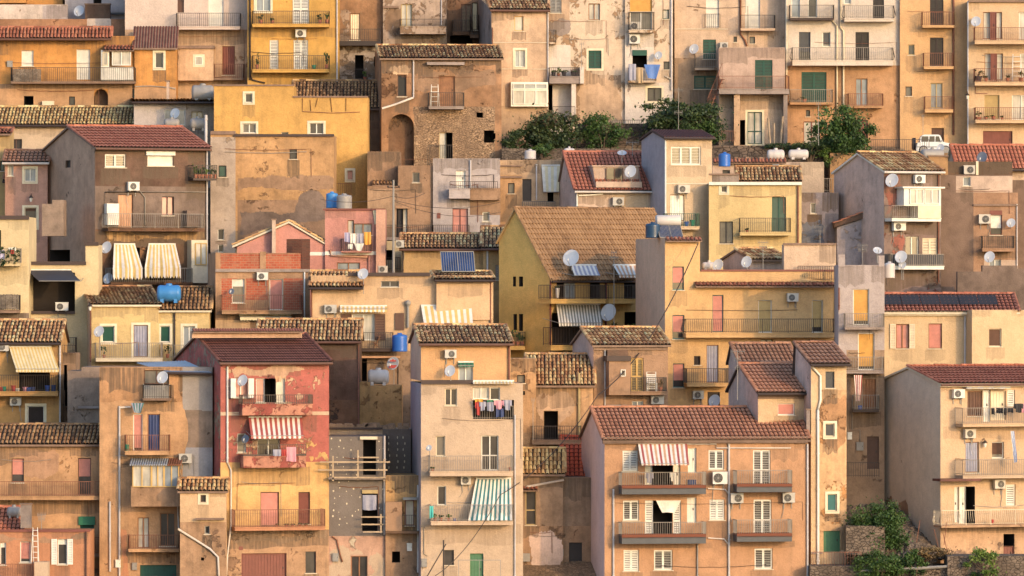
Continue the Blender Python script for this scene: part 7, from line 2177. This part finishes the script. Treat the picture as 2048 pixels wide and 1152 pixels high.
# wooden chair on the long cream house balcony
f = H['longC']; a, v1_ = f.loc(747, 672, .5); b, v0_ = f.loc(760, 697, .5); t = thing(f, 'wooden_chair', 'orange brown wooden folding chair on the balcony by the blue tank', 'chair', a, -.5, v0_); w_, h_ = b-a, v1_-v0_
m = MB(); m.tube([(0, 0, 0), (w_, .05, h_)], .025, 5); m.tube([(w_, 0, 0), (0, .05, h_*.5)], .025, 5); m.tube([(0, .4, 0), (w_, .45, h_)], .025, 5); m.build('frame', 'wd', t)
m = MB(); m.box(-.02, 0, h_*.45, w_*.8, .4, h_*.49); m.build('seat', 'wd', t); m = MB(); m.box(w_*.8, .04, h_*.7, w_*.98, .42, h_*.98); m.build('backrest', 'wd', t)
# sloping red tiled lean-to beside the grey gabled house
f = Frame(1674, 338.2, 0, ground_z(338.2)-1); a, zl = f.loc(1674, 455); b, zr_ = f.loc(1768, 424); t = tag(f.empty('lean_to_house', 0, 0, 0), 'mottled blue grey lean-to house with a sloping red tile edge', 'house'); m = MB()
m.prism([(0, 0), (b, 0), (b, zr_), (0, zl)], 0, 4, 1); m.build('wall', 'mott', t); m = MB(); m.prism([(-.15, zl), (b, zr_+.02), (b, zr_+.42), (-.15, zl+.22)], -.15, 4, 1); o_ = m.build('roof', 'dbrown', t); m = MB()
ux = Vector((b+.15, 0, zr_-zl+.2)).normalized(); L_ = Vector((b+.15, 0, zr_-zl+.2)).length
slope_tiles(m, Vector((-.15, -.2, zl+.22)), Vector((0, 1, 0)), ux, 4.2, L_, 'red'); m.build('tile_covering', 'oldr', o_)
# grey lean-to box on the dark brown gable side
f = H['dkB']; m = MB(); f3 = Frame(84, 333.6, 0, P_z(472, 333.6)); a, z_ = f3.loc(127, 400); t = tag(f3.empty('wall_annex', 0, 0, 0), 'pale grey rendered box annex on the dark brown gable side', 'annex'); _, z2 = f3.loc(84, 408); m.prism([(0, 0), (a, 0), (a, z_), (a*.48, z_), (a*.48, z2), (0, z2)], 0, 2.2, 1); m.build('wall', 'rough', t)
# side balcony of the big yellow house
f = Frame(1019, 325.2, 0, P_z(700, 325.2)); a, z_ = f.loc(1050, 664); _, zs = f.loc(1050, 692); t = tag(f.empty('side_balcony', 0, 0, 0), 'small balcony full of plants on the big yellow side wall', 'balcony'); m = MB(); m.box(0, 0, 0, a, 1.5, zs); m.build('slab', 'ocher', t); m = MB(); rail(m, [(0, 0), (a, 0), (a, 1.5)], zs, z_); m.build('railing', 'ir', t)
for i, (x, l) in enumerate(((1026, 28), (1035, 20), (1044, 14))): pot(f, x, 691, 9, 8, ['tallest shrub on the small side balcony of the big yellow wall', 'middle shrub on the small side balcony of the big yellow wall', 'lowest shrub on the small side balcony of the big yellow wall'][i], off=-.35, lh=l, n=260)
# dormer cut into the red roof
f = H['redR']; y_ = .2; a, z1_ = f.loc(1188, 333, -y_); b, z0_ = f.loc(1280, 363, -y_); t = tag(f.empty('dormer', a, 0, z0_), 'pale dormer terrace with dark sliding window in the red tiled roof', 'dormer'); w_, h_ = b-a, z1_-z0_; m = MB()
m.box(0, y_-.6, -.35, w_, y_-.5, -.02); m.box(0, y_+.4, -.3, w_, 2.6, h_); m.face([(0, y_-.55, -.3), (0, y_+.4, -.3), (0, y_+.4, h_)]); m.face([(w_, y_-.55, -.3), (w_, y_+.4, -.3), (w_, y_+.4, h_)]); m.box(-.05, y_+.3, h_, w_+.05, 2.6, h_+.08); m.build('wall', 'creamF', t)
u0, _ = f.loc(1212, 340, -y_-.4); u1, _ = f.loc(1245, 340, -y_-.4); u0 -= a; u1 -= a; m = MB(); m.box(u0, y_+.36, 0, u1, y_+.4, h_*.9); m.build('window', 'g_dark', t); m = MB()
for u in (u0, (u0+u1)/2, u1): m.box(u-.03, y_+.33, 0, u+.03, y_+.36, h_*.9)
m.build('window_frame', 'bn', t)
# ================================================================= light and camera
AZ, EL = math.radians(38), math.radians(13)
w = bpy.data.worlds.new('World'); sc.world = w; w.use_nodes = True
nt = w.node_tree; bg = nt.nodes['Background']; sky = nt.nodes.new('ShaderNodeTexSky'); sky.sky_type = 'NISHITA'; sky.sun_disc = False
# sun stands behind the camera and to the right: direction to the sun = (sin az, -cos az)
sky.sun_elevation = EL; sky.sun_rotation = math.pi-AZ; sky.dust_density = 1.8; sky.ozone_density = 2.2; sky.air_density = 1.0; sky.altitude = 0
nt.links.new(sky.outputs[0], bg.inputs[0]); bg.inputs[1].default_value = .36
s_ = bpy.data.lights.new('sun', 'SUN'); s_.energy = 2.0; s_.angle = math.radians(.9); s_.color = (1., .60, .26)
so = bpy.data.objects.new('sun', s_); COL.objects.link(so)
d = Vector((math.sin(AZ)*math.cos(EL), -math.cos(AZ)*math.cos(EL), math.sin(EL))); so.rotation_euler = d.to_track_quat('Z', 'Y').to_euler(); so.location = d*100+Vector((0, 300, 20))
cam = bpy.data.cameras.new('camera'); co = bpy.data.objects.new('camera', cam); COL.objects.link(co)
cam.lens = F/2048*36; cam.sensor_width = 36; cam.clip_end = 3000; cam.clip_start = 1; co.location = (0, 0, ZC); co.rotation_euler = (math.pi/2, 0, 0); sc.camera = co
sc.view_settings.view_transform = 'Standard'; sc.view_settings.look = 'None'; sc.view_settings.exposure = 0; sc.view_settings.gamma = 1
sc.cycles.max_bounces = 6; sc.cycles.diffuse_bounces = 3; sc.cycles.glossy_bounces = 2
